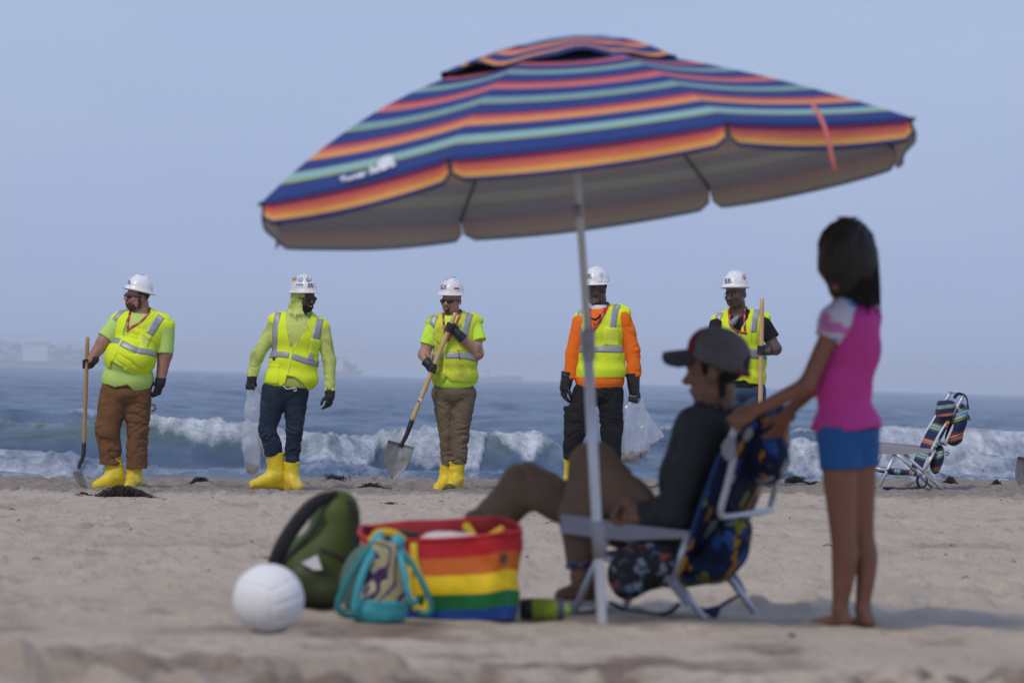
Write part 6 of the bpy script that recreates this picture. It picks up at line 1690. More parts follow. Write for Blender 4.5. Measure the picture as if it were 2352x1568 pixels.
# ------------------------------------------------------------------ the seated man
def seated_man():
    fr = px_frame(1615, 1424, base=(1540, 1424, 150))
    hd = Head((1652, 850, 170), .69, yaw=110, pitch=0, roll=-3)
    fc = face(jaw=.98, wide=.97); ff = hd.field(fc)
    thighA = chain([(1515, 1232, 190), (1203, 1122, 300), (1056, 1330, 330)], [50, 40, 26]); thighB = chain([(1505, 1222, 110), (1360, 1072, 150), (1338, 1330, 150)], [50, 42, 28])
    torso = union([ell((1622, 1012, 180), (72, 68, 128)), ell((1595, 1110, 178), (72, 100, 110)), ell((1560, 1205, 175), (82, 52, 112))], 30)
    hand = union([hand_grip((1466, 1186, 60), (1428, 1180, 55), (.25, -.5, .8), 8, 690)], 4)
    armN = chain([(1618, 985, 78), (1548, 1178, 52), (1466, 1186, 60)], [40, 32, 22])
    armF = chain([(1618, 985, 280), (1570, 1170, 330), (1500, 1196, 270)], [40, 32, 22])
    bdy = union(thighA + thighB + [grow(torso, -12), cap((1656, 900, 170), (1642, 975, 172), 40, 46), hand] + armN + armF, 16)
    allf = lambda p: smin(bdy(p), ff(p), 14)
    allf.lo = np.minimum(bdy.lo, ff.lo); allf.hi = np.maximum(bdy.hi, ff.hi)
    b = make_body(fr, allf, M_SEAT, 'man in grey trucker cap lounging in a beach chair with knees drawn up', group=None, h=5)
    # sweater
    sw = union([ell((1622, 1012, 180), (78, 74, 134)), ell((1595, 1110, 178), (78, 106, 116)), ell((1560, 1205, 175), (86, 48, 116)), cap((1648, 945, 172), (1630, 980, 172), 50, 66)], 26)
    sl = union(chain([(1618, 985, 78), (1546, 1178, 52), (1470, 1188, 60)], [49, 42, 31], end=0) + chain([(1618, 985, 280), (1570, 1170, 330), (1505, 1196, 272)], [49, 42, 31], end=0), 14)
    swf = sub(union([sw, sl], 20), cap((1660, 880, 170), (1648, 940, 172), 40, 47))
    solid('sweater', swf, 6, fr, mat('charcoal_knit', (.046, .046, .049), .9, .1, 12, .2, 200, spec=.15), b, fold=addf(tilt_folds(8, -62, 32, 2.2), folds(3, (.02,) * 3, 5)))
    trf = union(chain([(1512, 1232, 190), (1203, 1124, 300), (1110, 1225, 318), (1054, 1322, 330)], [60, 50, 50, 38], end=0) + chain([(1500, 1218, 110), (1364, 1072, 150), (1338, 1190, 150), (1336, 1304, 150)], [62, 53, 53, 33], end=4) + [ell((1540, 1240, 160), (90, 50, 125))], 18)
    solid('trousers', trf, 6, fr, mat('brown_chino_twill', (.20, .128, .082), .88, .1, 7, .15, 120, spec=.12), b, fold=addf(tilt_folds(9, 35, 34, 3.7), tilt_folds(7, 75, 36, 8.1)))
    # shoes and socks
    for dx, dz, dy in ((0, 0, 0), (-282, 180, 12)):
        o = np.array([dx, dy, dz])
        solid('sock', cap(np.array((1338, 1300, 150.)) + o, np.array((1345, 1356, 150.)) + o, 27, 28), 6, fr, mat('navy_sock', (.012, .014, .03), .9), b)
        shoe = cut(union([cap(np.array((1352, 1368, 150.)) + o, np.array((1296, 1376, 140.)) + o, 30, 22), cap(np.array((1346, 1345, 150.)) + o, np.array((1340, 1368, 150.)) + o, 30, 30)], 14), lambda p, dy=dy: p[:, 1] - 1386 - dy)
        solid('shoe', shoe, 5.5, fr, mat('brown_leather', (.16, .066, .030), .5, .15, 20), b)
        sole = cut(grow(union([cap(np.array((1352, 1386, 150.)) + o, np.array((1296, 1388, 140.)) + o, 31, 24)], 4), 0), lambda p, dy=dy: np.maximum(1384 + dy - p[:, 1], p[:, 1] - 1398 - dy))
        solid('sole', sole, 5, fr, mat('off_white_rubber', (.55, .53, .50), .6), b)
    band_ = union([cap((1336, 1296, 150), (1337, 1310, 150), 37, 36, end=0, start=0)], 3)
    solid('sock_cuff', band_, 5, fr, splotch_mat('bright_sock_knit', (.02, .05, .20), [(.45, .25, .02), (.02, .05, .2), (.3, .34, .4), (.02, .04, .15)], 60, .4), b)
    # hair, stubble, cap
    hairf = cut(grow(fc, 9), union([ell((0, 62, 72), (95, 92, 66)), ell((0, -50, 20), (95, 60, 100)), ell((0, -5, -22), (92, 30, 16))], 10), lambda p: -(p[:, 2] + 34))
    solid('hair', hd.field(hairf, 20), 4, fr, M_HAIR, b)
    st = union([ell((0, 96, -60), (56, 26, 46)), ell((0, 54, -104), (28, 5, 14))], 6)
    solid('stubble', hd.field(cut(grow(fc, 1.5), st), 20), 4, fr, mat('dark_stubble', (.15, .080, .055), .8, .2, 60), b)
    tilt = rotm(-6, 0, 0)
    def hat(f, lo, hi):
        g = lambda p: f(p @ tilt); g.lo = np.array(lo, float); g.hi = np.array(hi, float); return hd.field(g, 30)
    crown = union([ell((0, -36, 8), (91, 108, 112)), ell((0, -74, -18), (84, 72, 84))], 12)
    cr = sub(cut(crown, lambda p: p[:, 1] + 20 - .34 * np.clip(p[:, 2], -200, 200)), grow(fc, 1.5), ell((0, -26, 116), (40, 32, 30)))
    mesh_m = mat('grey_mesh_cloth', (.15, .143, .155), .85, .12, 40, .3, 200, spec=.2); mar = mat('maroon_cotton', (.24, .02, .045), .85, .1, 30, .15, 200, spec=.2)
    c1 = cut(cr, lambda p: -(p[:, 2] + 70 + .15 * p[:, 1]))
    c2 = cut(grow(cr, .5), lambda p: p[:, 2] + 72 + .15 * p[:, 1])
    LO, HI = (-100, -165, -130), (100, 35, 135)
    ho = solid('trucker_cap', hat(c1, LO, HI), 4.5, fr, mesh_m, b)
    solid('front_panel', hat(c2, LO, HI), 4.5, fr, mar, ho)
    solid('back_strap', hat(union([cap((-50, 4, 92), (0, 10, 112), 10), cap((50, 4, 92), (0, 10, 112), 10)], 4), (-70, -50, 60), (70, 30, 135)), 4, fr, mar, ho)
    vis = cut(ell((0, -30, -108), (84, 80, 84)), lambda p: np.maximum(np.abs(p[:, 1] + 56 - .0072 * p[:, 0] ** 2 + .16 * (p[:, 2] + 100)) * .75 - 7.5, p[:, 2] + 58))
    solid('visor', hat(vis, (-90, -75, -200), (90, 15, -50)), 4, fr, mat('dark_grey_visor_cloth', (.065, .060, .075), .85), ho)
    MB().add(*tube([hd.p(tilt @ np.array(q)) for q in ((0, -146, 0),)] * 1 + [hd.p(tilt @ np.array((0, -150, 8)))], 7, 8)).build('top_button', mar, ho, xf=fr.l)
seated_man()

# ------------------------------------------------------------------ the girl
def girl():
    D = ground_d(1950, 1441)
    fr = Frame(0, 0, 1.0, D, (1958, 1441, 0))
    hd = Head((1945, 600, 0), .66, yaw=142, pitch=4, roll=0)
    fc = face(jaw=.9, wide=.84, nose=.8); ff = hd.field(fc)
    tor_p = [cap((1930, 738, -10), (1992, 730, 20), 30, 30), ell((1960, 795, 5), (60, 84, 48)), ell((1939, 890, 5), (61, 86, 46)), ell((1946, 975, 5), (68, 60, 54))]
    torso = union(tor_p, 18)
    legN = [(1926, 1000, -8), (1930, 1100, -8), (1937, 1230, -10), (1940, 1290, -6), (1928, 1398, -8)]; legF = [(1980, 1000, 22), (1982, 1100, 22), (1985, 1222, 22), (1993, 1288, 26), (1982, 1400, 22)]
    armN = [(1918, 740, -28), (1852, 884, -34), (1740, 940, -5)]; armF = [(1972, 745, 55), (1876, 888, 90), (1814, 950, 95)]
    hN = hand_open((1738, 941, -5), (-62, 32, 14), (.1, -.9, .3), (.25, .85, .25), 500, curl=30, thumb=.8)
    hF = hand_open((1814, 950, 95), (-30, 60, 8), (-.6, -.4, -.5), (-.3, .3, .8), 500, curl=30)
    feet = [cap((1934, 1422, -6), (1880, 1432, 6), 17, 11), cap((1880, 1432, 6), (1866, 1435, 10), 11, 7), cap((1930, 1400, -8), (1940, 1424, -14), 16, 15),
            cap((1990, 1424, 22), (1962, 1436, 40), 17, 12), cap((1962, 1436, 40), (1950, 1439, 46), 11, 8), cap((1984, 1400, 22), (1996, 1428, 14), 16, 15)]
    rs_ = lambda v: np.interp(np.linspace(0, 1, 17), np.linspace(0, 1, 40), spline(np.stack([np.arange(len(v)) * 10., v, v], -1), 40)[:, 1])
    lg = lambda p, v: chain(list(spline(p, 17)), list(rs_(np.array(v, float))))
    b_ = union([union(lg(legN, [45, 40, 30, 30, 17]), 1.5), union(lg(legF, [39, 32, 24, 25, 16]), 1.5)] + chain(armN, [24, 20, 13]) + chain(armF, [22, 18, 12]) + [grow(torso, -10), cap((1950, 650, 5), (1955, 720, 8), 26, 32), ell((1950, 1000, 5), (58, 34, 44))] + feet, 12)
    hands = union([hN, hF], 2)
    allf = lambda p: np.minimum(smin(smin(b_(p), ff(p), 12), hands(p), 6), 1e9)
    allf.lo = np.minimum(np.minimum(b_.lo, ff.lo), hands.lo); allf.hi = np.maximum(np.maximum(b_.hi, ff.hi), hands.hi)
    b = make_body(fr, allf, M_GIRL, 'barefoot girl in pink top and blue shorts holding the back of a beach chair', group=None, h=5)
    top = hem_cut(grow(union(tor_p + [cap((1945, 705, 5), (1952, 735, 8), 32, 50), ell((1946, 990, 5), (76, 60, 62))], 18), 5), [(1860, 990), (1945, 988), (2030, 978)])
    top = sub(top, cap((1948, 650, 0), (1950, 690, 4), 26, 34))
    pink = mat('hot_pink_rash_vest', (.60, .042, .27), .6, .06, 8, .1, 120, spec=.3)
    o = solid('rash_vest', top, 5.5, fr, pink, b, fold=addf(tilt_folds(lambda p: 1.5 + 3.5 * np.clip((p[:, 1] - 840) / 60, 0, 1), -28, 34, 2.9), folds(2, (.02,) * 3, 5)))
    td = bpy.data.materials.new('pastel_tie_dye'); td.use_nodes = True
    t = td.node_tree; bs = t.nodes['Principled BSDF']; bs.inputs['Roughness'].default_value = .6
    tc_ = t.nodes.new('ShaderNodeTexCoord'); n = t.nodes.new('ShaderNodeTexNoise'); n.inputs['Scale'].default_value = 15; n.inputs['Detail'].default_value = 1.5
    t.links.new(tc_.outputs['Object'], n.inputs['Vector']); r = t.nodes.new('ShaderNodeValToRGB')
    for i, (p, c) in enumerate([(.34, (.55, .16, .42)), (.44, (.62, .58, .64)), (.56, (.60, .56, .62)), (.66, (.18, .28, .62))]):
        if i > 1: r.color_ramp.elements.new(p)
    for e, (p, c) in zip(r.color_ramp.elements, [(.34, (.55, .16, .42)), (.44, (.62, .58, .64)), (.56, (.60, .56, .62)), (.66, (.18, .28, .62))]): e.position = p; e.color = (*c, 1)
    t.links.new(n.outputs['Fac'], r.inputs['Fac']); t.links.new(r.outputs['Color'], bs.inputs['Base Color'])
    for pts, rs in ((((1938, 715, -14), (1918, 738, -30), (1898, 778, -38)), (33, 37, 31)), (((1970, 718, 30), (1976, 742, 52), (1950, 785, 66)), (30, 34, 28))):
        solid('sleeve', union(chain(pts, rs, end=0) + [cap((1945, 700, -2), pts[1], 20, 34)], 14), 5, fr, td, o)
    sh = union(chain([(1928, 985, -8), (1931, 1078, -8)], [55, 47], end=0) + chain([(1978, 985, 22), (1982, 1072, 22)], [46, 39], end=0) + [ell((1946, 1000, 5), (68, 44, 54))], 12)
    solid('shorts', waist_cut(sh, 979), 5, fr, mat('royal_blue_lycra', (.008, .095, .30), .55, .08, 10, spec=.35), b, fold=tilt_folds(2, 20, 30, 4))
    hf = union([ell((1947, 580, 0), (67, 80, 74)), cap((1950, 600, 2), (1962, 668, 10), 62, 44), cap((1975, 620, 0), (2004, 690, 4), 42, 15), cap((1960, 640, 0), (1980, 694, 6), 44, 20), cap((1928, 600, 10), (1930, 658, 16), 48, 26)], 14)
    fringe = lambda p: 4.5 * noise(np.stack([p[:, 0] / 7, p[:, 1] / 90, p[:, 2] / 7], -1)) + 3.5 * noise(np.stack([p[:, 0] / 17, p[:, 1] / 160, p[:, 2] / 17], -1) + 5)
    ho = solid('hair', hf, 4.5, fr, mat('dark_brown_hair', (.016, .010, .008), .42, .35, 30, .5, 160, spec=.45), b, fold=fringe)
    mb = MB(); rg = np.random.default_rng(5)
    for k in range(170):
        th = rg.uniform(0, 2 * np.pi); x0 = 1965 + 52 * math.cos(th) * rg.uniform(.5, 1); z0 = 40 * math.sin(th)
        y1_ = 684 + (x0 - 1930) * .27 + rg.uniform(-26, 24)
        mb.add(*tube(spline([(x0, 600, z0), (x0 + 4, 650, z0), (x0 + rg.uniform(0, 9), y1_, z0 + rg.uniform(-4, 4))], 6), [2.2, 2.2, 2, 1.8, 1.4, .8], 4))
    for k in range(14):
        x0 = 1946 + rg.uniform(-18, 18); mb.add(*tube(spline([(x0, 512, rg.uniform(-15, 15)), (x0 + rg.uniform(-6, 6), 500, 0), (x0 + rg.uniform(-16, 16), 496 + rg.uniform(0, 6), 0)], 5), [1.6, 1.4, 1.2, 1, .6], 4))
    mb.build('hair_strands', M_HAIR, ho, xf=fr.l)['kind'] = 'stuff'
girl()

# ------------------------------------------------------------------ volleyball
def ball():
    D = ground_d(617, 1453); fr = Frame(0, 0, 1.0, D, (617, 1457, 0))
    n1, n2_ = 96, 144
    a = np.linspace(0, np.pi, n1); b_ = np.linspace(0, 2 * np.pi, n2_ + 1)[:-1]
    A, B_ = np.meshgrid(a, b_, indexing='ij')
    N = np.stack([np.sin(A) * np.cos(B_), np.cos(A), np.sin(A) * np.sin(B_)], -1).reshape(-1, 3)
    Rr = rotm(25, 35, 15); M_ = N @ Rr
    ab = np.abs(M_); ax = ab.argmax(1); mxv = ab.max(1)
    u = np.take_along_axis(M_, ((ax + 1) % 3)[:, None], 1)[:, 0] / mxv; w = np.take_along_axis(M_, ((ax + 2) % 3)[:, None], 1)[:, 0] / mxv
    u = np.arctan(u) / (np.pi / 4); w = np.arctan(w) / (np.pi / 4)
    d = np.minimum(np.minimum(np.abs(np.abs(u) - .36), 1 - np.abs(u)), 1 - np.abs(w))
    R = 82 - 2.4 * np.exp(-(d / .05) ** 2)
    P = np.array([617., 1376, 0]) + N * R[:, None]
    q = grid_faces(n2_, n1, True); P = P.reshape(n1, n2_, 3).swapaxes(0, 1).reshape(-1, 3)
    o = mesh_obj('volleyball', fr.l(P), q, mat('white_ball_leather', (.78, .775, .77), .55, .03, 8, .1, 120, spec=.35), None, loc=fr.base)
    tag(o, 'plain white volleyball lying on the sand beside the green backpack', 'ball')
ball()

# ------------------------------------------------------------------ bags
def rainbow_bag():
    fr = px_frame(1090, 1426, base=(1008, 1426, 100))
    root = empty('tote_bag', fr.base, 'big rainbow striped woven tote bag standing open on the sand', 'bag')
    th = np.linspace(0, 2 * np.pi, 97)[:-1]; ss = np.linspace(0, 1, 30)
    c, s_ = np.cos(th), np.sin(th); e = .42
    X = np.sign(c) * np.abs(c) ** e; Zz = np.sign(s_) * np.abs(s_) ** e
    def shell(off, y0=0.0):
        hw = (176 + 11 * ss)[:, None] - off; hz = (98 - 4 * ss)[:, None] - off
        top = 1226 - 20 * Zz * (Zz > 0) + 10 * (-Zz) * (Zz < 0) + 6 * np.sin(3 * th + 1) - 8 * np.clip(X, 0, 1)
        yb = 1426 + y0 + 3 * np.sin(2 * th)
        Y = yb[None] * (1 - ss)[:, None] + top[None] * ss[:, None]
        bul = 1 + .035 * np.sin(np.pi * ss)[:, None] * np.sin(5 * th + 2)[None]
        x = 1008 + hw * X[None] * bul + 5 * np.sin(9 * ss[:, None] + 2 * th[None]) + 4 * n2(X[None] * 2.4 + 0 * ss[:, None], ss[:, None] * 3.2 + 0 * X[None], 2, 2.5); z = 100 + hz * Zz[None] * bul + 4 * np.sin(7 * ss[:, None] + 3 * th[None]) - 14 * np.abs(n2(X[None] * 3.1 + 0 * ss[:, None], ss[:, None] * 2.2 + .5 * X[None], 2, 7.5))
        return np.stack([x, Y, z], -1)
    G = shell(0); st = [(0, (.012, .055, .24)), (.145, (.012, .15, .045)), (.335, (.80, .56, .012)), (.565, (.58, .135, .018)), (.775, (.52, .020, .028))]
    uv = np.stack(np.broadcast_arrays(th[:, None], (ss[None] + .012 * np.sin(4 * th + 1)[:, None])), -1).reshape(-1, 2)
    q = grid_faces(96, 30, True)
    o = mesh_obj('bag_wall', fr.l(G.swapaxes(0, 1).reshape(-1, 3)), q, ramp_mat('rainbow_woven_plastic', st, rough=.42, var=.22), root, uv=uv)
    G2 = shell(4); mesh_obj('bag_lining', fr.l(G2.swapaxes(0, 1).reshape(-1, 3)), q[:, ::-1], mat('dark_red_woven_plastic', (.34, .016, .022), .5, .1, 30), root)
    rim = np.vstack([G[-1], G[-1][:1]]); MB().add(*tube(rim, 5, 6, False)).build('rim', mat('red_woven_rim', (.50, .018, .026), .5), root, xf=fr.l)
    mesh_obj('bag_base', fr.l(np.vstack([G[0], [[1008, 1420, 100]]])), [(i, (i + 1) % 96, 96) for i in range(96)], mat('blue_woven_base', (.012, .055, .24), .5), root)
    ym = mat('yellow_webbing', (.66, .45, .02), .7, .08, 60)
    for pts in ([(950, 1246, -8), (956, 1300, -16), (985, 1370, -22), (968, 1402, -20), (945, 1370, -14), (938, 1300, -10)],
                [(1062, 1208, 186), (1078, 1222, 150), (1090, 1236, 60), (1120, 1232, 40), (1155, 1212, 60)], [(1060, 1196, 190), (1072, 1214, 176), (1086, 1232, 120)], [(850, 1244, -4), (870, 1222, -10), (905, 1224, -14), (930, 1242, -10)]):
        MB().add(*tube(spline(pts, 22), 9, 8, flat=.35)).build('strap', ym, root, xf=fr.l)
    MB().add(*slab(np.array([(1150, 1272, -1), (1164, 1272, -1), (1164, 1293, -1), (1150, 1293, -1)], float), (0, 0, -3))).build('tag', mat('dark_tag', (.06, .03, .03), .7), root, smooth=False, xf=fr.l)
    tw = union([ell((1035, 1243, 110), (62, 20, 60)), ell((1085, 1248, 90), (34, 16, 40)), ell((985, 1248, 120), (44, 16, 50))], 14)
    P, Q = sdf_mesh(tw, 5); P = P + unit(grad(tw, P, 2)) * tilt_folds(4, 20, 24, 3)(P)[:, None]
    tag(mesh_obj('towel', fr.l(P), Q, mat('pale_pink_white_terry', (.66, .60, .61), .95, .08, 40, .4, 200), None, loc=fr.base), 'pale crumpled towel showing in the mouth of the rainbow bag', 'towel')
    dk = ell((925, 1234, 90), (40, 14, 40)); P, Q = sdf_mesh(dk, 5)
    tag(mesh_obj('folded_cloth', fr.l(P + unit(grad(dk, P, 2)) * folds(3, (.05,) * 3, 2)(P)[:, None]), Q, mat('dark_green_cloth', (.02, .035, .025), .9), None, loc=fr.base), 'dark cloth poking out of the rainbow bag behind the teal bag', 'cloth')
rainbow_bag()

def teal_bag():
    fr = px_frame(875, 1427, base=(875, 1427, 0))
    root = empty('drawstring_bag', fr.base, 'small teal trimmed bag with purple and yellow pattern in front of the rainbow bag', 'bag')
    m = bpy.data.materials.new('purple_yellow_print'); m.use_nodes = True; t = m.node_tree; bs = t.nodes['Principled BSDF']; bs.inputs['Roughness'].default_value = .8
    tc_ = t.nodes.new('ShaderNodeTexCoord'); w = t.nodes.new('ShaderNodeTexWave'); w.inputs['Scale'].default_value = 4.0; w.inputs['Distortion'].default_value = 22; w.inputs['Detail'].default_value = 2; w.inputs['Detail Scale'].default_value = 1.6
    t.links.new(tc_.outputs['Object'], w.inputs['Vector']); r = t.nodes.new('ShaderNodeValToRGB'); cr = r.color_ramp; cr.interpolation = 'CONSTANT'
    st = [(0, (.035, .012, .05)), (.30, (.30, .27, .38)), (.42, (.42, .38, .13)), (.62, (.50, .48, .42)), (.74, (.045, .016, .06)), (.88, (.40, .36, .11))]
    while len(cr.elements) < len(st): cr.elements.new(.5)
    for e, (p, c) in zip(cr.elements, st): e.position = p; e.color = (*c, 1)
    t.links.new(w.outputs['Fac'], r.inputs['Fac']); t.links.new(r.outputs['Color'], bs.inputs['Base Color'])
    body = cut(union([cap((882, 1294, 0), (878, 1372, 0), 54, 64, .8), ell((884, 1262, 0), (34, 26, 30))], 20), lambda p: p[:, 1] - 1384)
    solid('bag_body', body, 5, fr, m, root, fold=addf(tilt_folds(3, 80, 30, 2), folds(3, (.04,) * 3, 4)))
    tl = mat('teal_nylon', (.045, .33, .37), .55, .08, 20, .1, 100, spec=.4); tl2 = mat('dark_teal_mesh', (.02, .20, .20), .7, .1, 30)
    solid('bag_bottom', cut(union([cap((876, 1378, 0), (872, 1398, 0), 64, 58, .85), ell((840, 1400, -6), (36, 28, 40)), ell((905, 1404, -4), (30, 24, 36))], 14), lambda p: np.maximum(1376 + .10 * (p[:, 0] - 876) - p[:, 1], p[:, 1] - 1427)), 5, fr, tl, root, fold=folds(3, (.04,) * 3, 3))
    solid('drawn_collar', union([cap((864, 1246, -4), (890, 1256, -8), 15, 12), cap((890, 1256, -8), (912, 1246, -4), 12, 17), ell((872, 1236, 0), (14, 18, 14)), ell((914, 1248, 0), (15, 22, 16))], 6), 4, fr, tl, root)
    for pts, mm, w_ in (([(868, 1240, -10), (835, 1275, -35), (800, 1330, -50), (778, 1385, -48), (790, 1408, -40), (826, 1412, -30)], tl2, 8), ([(872, 1248, -16), (845, 1290, -48), (825, 1345, -60), (815, 1400, -56)], tl, 9),
                        ([(912, 1250, -12), (945, 1290, -36), (975, 1345, -46), (992, 1390, -42), (980, 1408, -38), (955, 1400, -34)], tl2, 7), ([(912, 1256, -16), (928, 1300, -50), (936, 1350, -58), (950, 1385, -50), (960, 1370, -46)], tl, 7)):
        MB().add(*tube(spline(pts, 24), w_, 8, flat=.35, up=None)).build('strap', mm, root, xf=fr.l)
    # see-through side wing of fine netting
    P, Q = sdf_mesh(cut(union([ell((838, 1330, 0), (56, 84, 30), (0, 0, 14))], 2), lambda p: p[:, 1] - 1405), 6)
    mesh_obj('mesh_pocket', fr.l(P), Q, mat('green_grey_netting', (.09, .15, .12), .8, .2, 60), root)
teal_bag()

def backpack():
    fr = px_frame(720, 1402, base=(725, 1402, 40))
    root = empty('backpack', fr.base, 'olive green backpack leaning back with a dark padded shoulder strap', 'backpack')
    gm = mat('olive_nylon', (.060, .088, .016), .6, .15, 7, .2, 80, spec=.35)
    body = cut(union([cap((768, 1188, 60), (742, 1330, 60), 54, 70), cap((712, 1300, 50), (716, 1340, 50), 72, 60), cap((782, 1160, 60), (790, 1260, 60), 30, 34), ell((690, 1330, 40), (70, 62, 66))], 26), lambda p: p[:, 1] - 1400)
    o = solid('pack_body', body, 5.5, fr, gm, root, fold=addf(tilt_folds(4, 60, 44, 3), folds(4, (.025,) * 3, 6)))
    solid('front_pocket', grow(union([ell((700, 1330, 0), (66, 50, 44), (0, 0, -20)), ell((745, 1352, 4), (48, 36, 44))], 16), 0), 5.5, fr, mat('dark_olive_nylon', (.036, .052, .018), .55, .15, 9, .2, 80), root, fold=folds(4, (.03,) * 3, 2))
    MB().add(*tube(spline([(772, 1136, 30), (728, 1152, 0), (690, 1190, -16), (656, 1240, -22), (632, 1290, -14), (624, 1316, 0)], 28), np.r_[np.linspace(12, 20, 8), np.full(12, 21), np.linspace(20, 10, 8)], 10, flat=.45, up=(.5, .4, -1))).build('shoulder_strap', mat('charcoal_padded_mesh', (.030, .030, .034), .85, .1, 60), root, xf=fr.l)
    MB().add(*tube(spline([(624, 1310, 0), (650, 1296, -10), (700, 1240, -6), (745, 1186, 0)], 20), 4, 6)).build('strap_webbing', M_STRAPB, root, xf=fr.l)
    MB().add(*tube(spline([(800, 1150, 20), (816, 1200, 10), (812, 1270, 6), (796, 1330, 0)], 20), 6, 6, flat=.5)).build('side_strap', M_STRAPB, root, xf=fr.l)
    MB().add(*tube(spline([(735, 1262, -10), (770, 1276, -6), (805, 1290, 6)], 12), 6, 6, flat=.5)).build('side_strap', M_STRAPB, root, xf=fr.l)
    MB().add(*slab(np.array([(694, 1290, -42), (730, 1272, -42), (742, 1306, -40), (722, 1306, -42)], float), (0, 0, -4))).build('white_patch', mat('white_tab', (.72, .74, .78), .5), root, smooth=False, xf=fr.l)
    MB().add(*tube(spline([(700, 1408, -20), (740, 1404, -36), (790, 1412, -44), (830, 1420, -40), (880, 1424, -36)], 26), 7, 8, flat=.45)).add(*tube(spline([(690, 1398, -10), (730, 1415, -50), (800, 1420, -56)], 18), 6, 8, flat=.45)).build('trailing_strap', M_STRAPB, root, xf=fr.l)
backpack()

def tumbler():
    fr = px_frame(1250, 1424, base=(1250, 1424, 0))
    root = empty('drink_bottle', fr.base, 'lime green bottle with black base lying on its side by the rainbow bag', 'bottle')
    def lathe(prof, n=28):
        V_ = []; 
        for x, r in prof:
            a = np.linspace(0, 2 * np.pi, n + 1)[:-1]; V_.append(np.stack([np.full(n, x), 1399 + (x - 1250) * .02 + r * np.cos(a), r * np.sin(a)], -1))
        V_ = np.vstack(V_); Fc = [tuple(x[::-1]) for x in grid_faces(len(prof), n)] + [(i * n + n - 1, i * n, (i + 1) * n, (i + 1) * n + n - 1)[::-1] for i in range(len(prof) - 1)]
        Fc += [tuple(range(n)), tuple((len(prof) - 1) * n + i for i in reversed(range(n)))]
        return V_, Fc
    MB().add(*lathe([(1194, 18), (1197, 24), (1222, 26), (1224, 25)])).build('base_cap', mat('black_rubber_base', (.012, .016, .012), .5), root, xf=fr.l)
    lm = mat('lime_knit_sleeve', (.24, .32, .012), .7, .25, 60, .4, 160)
    MB().add(*lathe([(1222, 25.5), (1226, 26.5), (1250, 26), (1278, 25), (1282, 24)])).build('sleeve', lm, root, xf=fr.l)
    MB().add(*lathe([(1280, 24), (1282, 25.5), (1292, 25), (1294, 22)])).build('collar_ring', mat('slate_blue_ring', (.05, .085, .15), .5), root, xf=fr.l)
    MB().add(*lathe([(1293, 15), (1296, 17), (1304, 16), (1308, 10)])).build('lid', mat('lime_plastic', (.30, .42, .03), .4), root, xf=fr.l)
tumbler()
# ================================================================== SHIPS, WEED, LITTER
def box_part(name, fr, x0, y0, x1, y1, z0, z1, m, parent):
    v, f = box((x0, y0, z0), (x1, y1, z1)); f = [q[::-1] for q in f] if False else f
    return mesh_obj(name, fr.l(v), f, m, parent, smooth=False)
M_HULL = mat('dark_ship_hull', (.05, .055, .07), .6); M_HULLR = mat('red_ship_hull', (.30, .05, .04), .6); M_SUP = mat('white_superstructure', (.85, .84, .80), .5)
CONT = [mat('container_paint_%s' % n, c, .6) for n, c in (('blue', (.06, .12, .26)), ('rust', (.26, .09, .06)), ('grey', (.30, .31, .33)), ('green', (.06, .17, .12)), ('white', (.6, .6, .58)))]
def ship(u, vline, D, hull, stacks, towers, label, hm, masts=()):
    """container ship at its true distance; units are picture pixels of 1/2.6 m and so"""
    fr = Frame(0, 0, 1.0, D, (u, vline, 0)); k = F / D
    root = empty('container_ship', fr.base, label, 'ship', 'ships waiting offshore in the haze')
    x0, x1, fb = hull; zw = 16 * k
    pr = [(x0, vline - fb - 3), (x0 + 8, vline - fb), (x1 - 8, vline - fb), (x1, vline - fb - 4), (x1 - 6, vline + 1.0), (x0 + 6, vline + 1.0)]
    MB().add(*slab(np.array([(a, b, -zw) for a, b in pr], float), (0, 0, 2 * zw))).build('hull', hm, root, smooth=False, xf=fr.l)
    rg = np.random.default_rng(int(abs(u)) + 3)
    cw, ch = 6.1 * k, 2.6 * k
    n = 0
    for sx0, sx1, lv in stacks:
        x = sx0
        while x + cw <= sx1:
            lv_ = int(lv * 1.6) - rg.integers(0, 3)
            for j in range(max(lv_, 1)):
                yb = vline - fb - j * ch
                box_part('container', fr, x, yb - ch * .96, x + cw * .94, yb, -zw * .9, zw * .9, CONT[rg.integers(0, 5)], root); n += 1
            x += cw
    for tx0, tx1, ty in towers:
        t_ = box_part('superstructure', fr, tx0, ty, tx1, vline - fb, -zw * .85, zw * .85, M_SUP, root)
        box_part('bridge_wing', fr, tx0 - 3, ty - 2, tx1 + 2, ty + 3, -zw, zw, M_SUP, root)
        MB().add(*tube([((tx0 + tx1) / 2, ty, 0), ((tx0 + tx1) / 2, ty - 9, 0)], 1.2, 6)).build('mast', M_SUP, root, xf=fr.l)
    for mx, my in masts:
        MB().add(*tube([(mx, vline - fb, 0), (mx, my, 0)], 1.1, 6)).build('crane_post', M_SUP, root, xf=fr.l)
hz = lambda u: 835 + u * .02977
ship(90, hz(90) + 3, 8000, (-190, 330, 12), [(-170, 52, 7), (116, 300, 6)], [(58, 112, 784)], 'long hazy container ship cut off by the left edge of the picture', M_HULL, ((20, 796), (210, 800)))
ship(740, hz(740) + 3, 8000, (566, 834, 8), [(690, 764, 4), (790, 828, 4)], [(766, 786, 816)], 'faint container ship with white bridge right of the hooded worker', M_HULL, ((580, 832), (600, 836)))
ship(1130, hz(1130) + 3, 8600, (1086, 1206, 6), [(1140, 1196, 1)], [(1112, 1126, 846)], 'faintest low ship beyond the worker in khaki trousers', M_HULL)

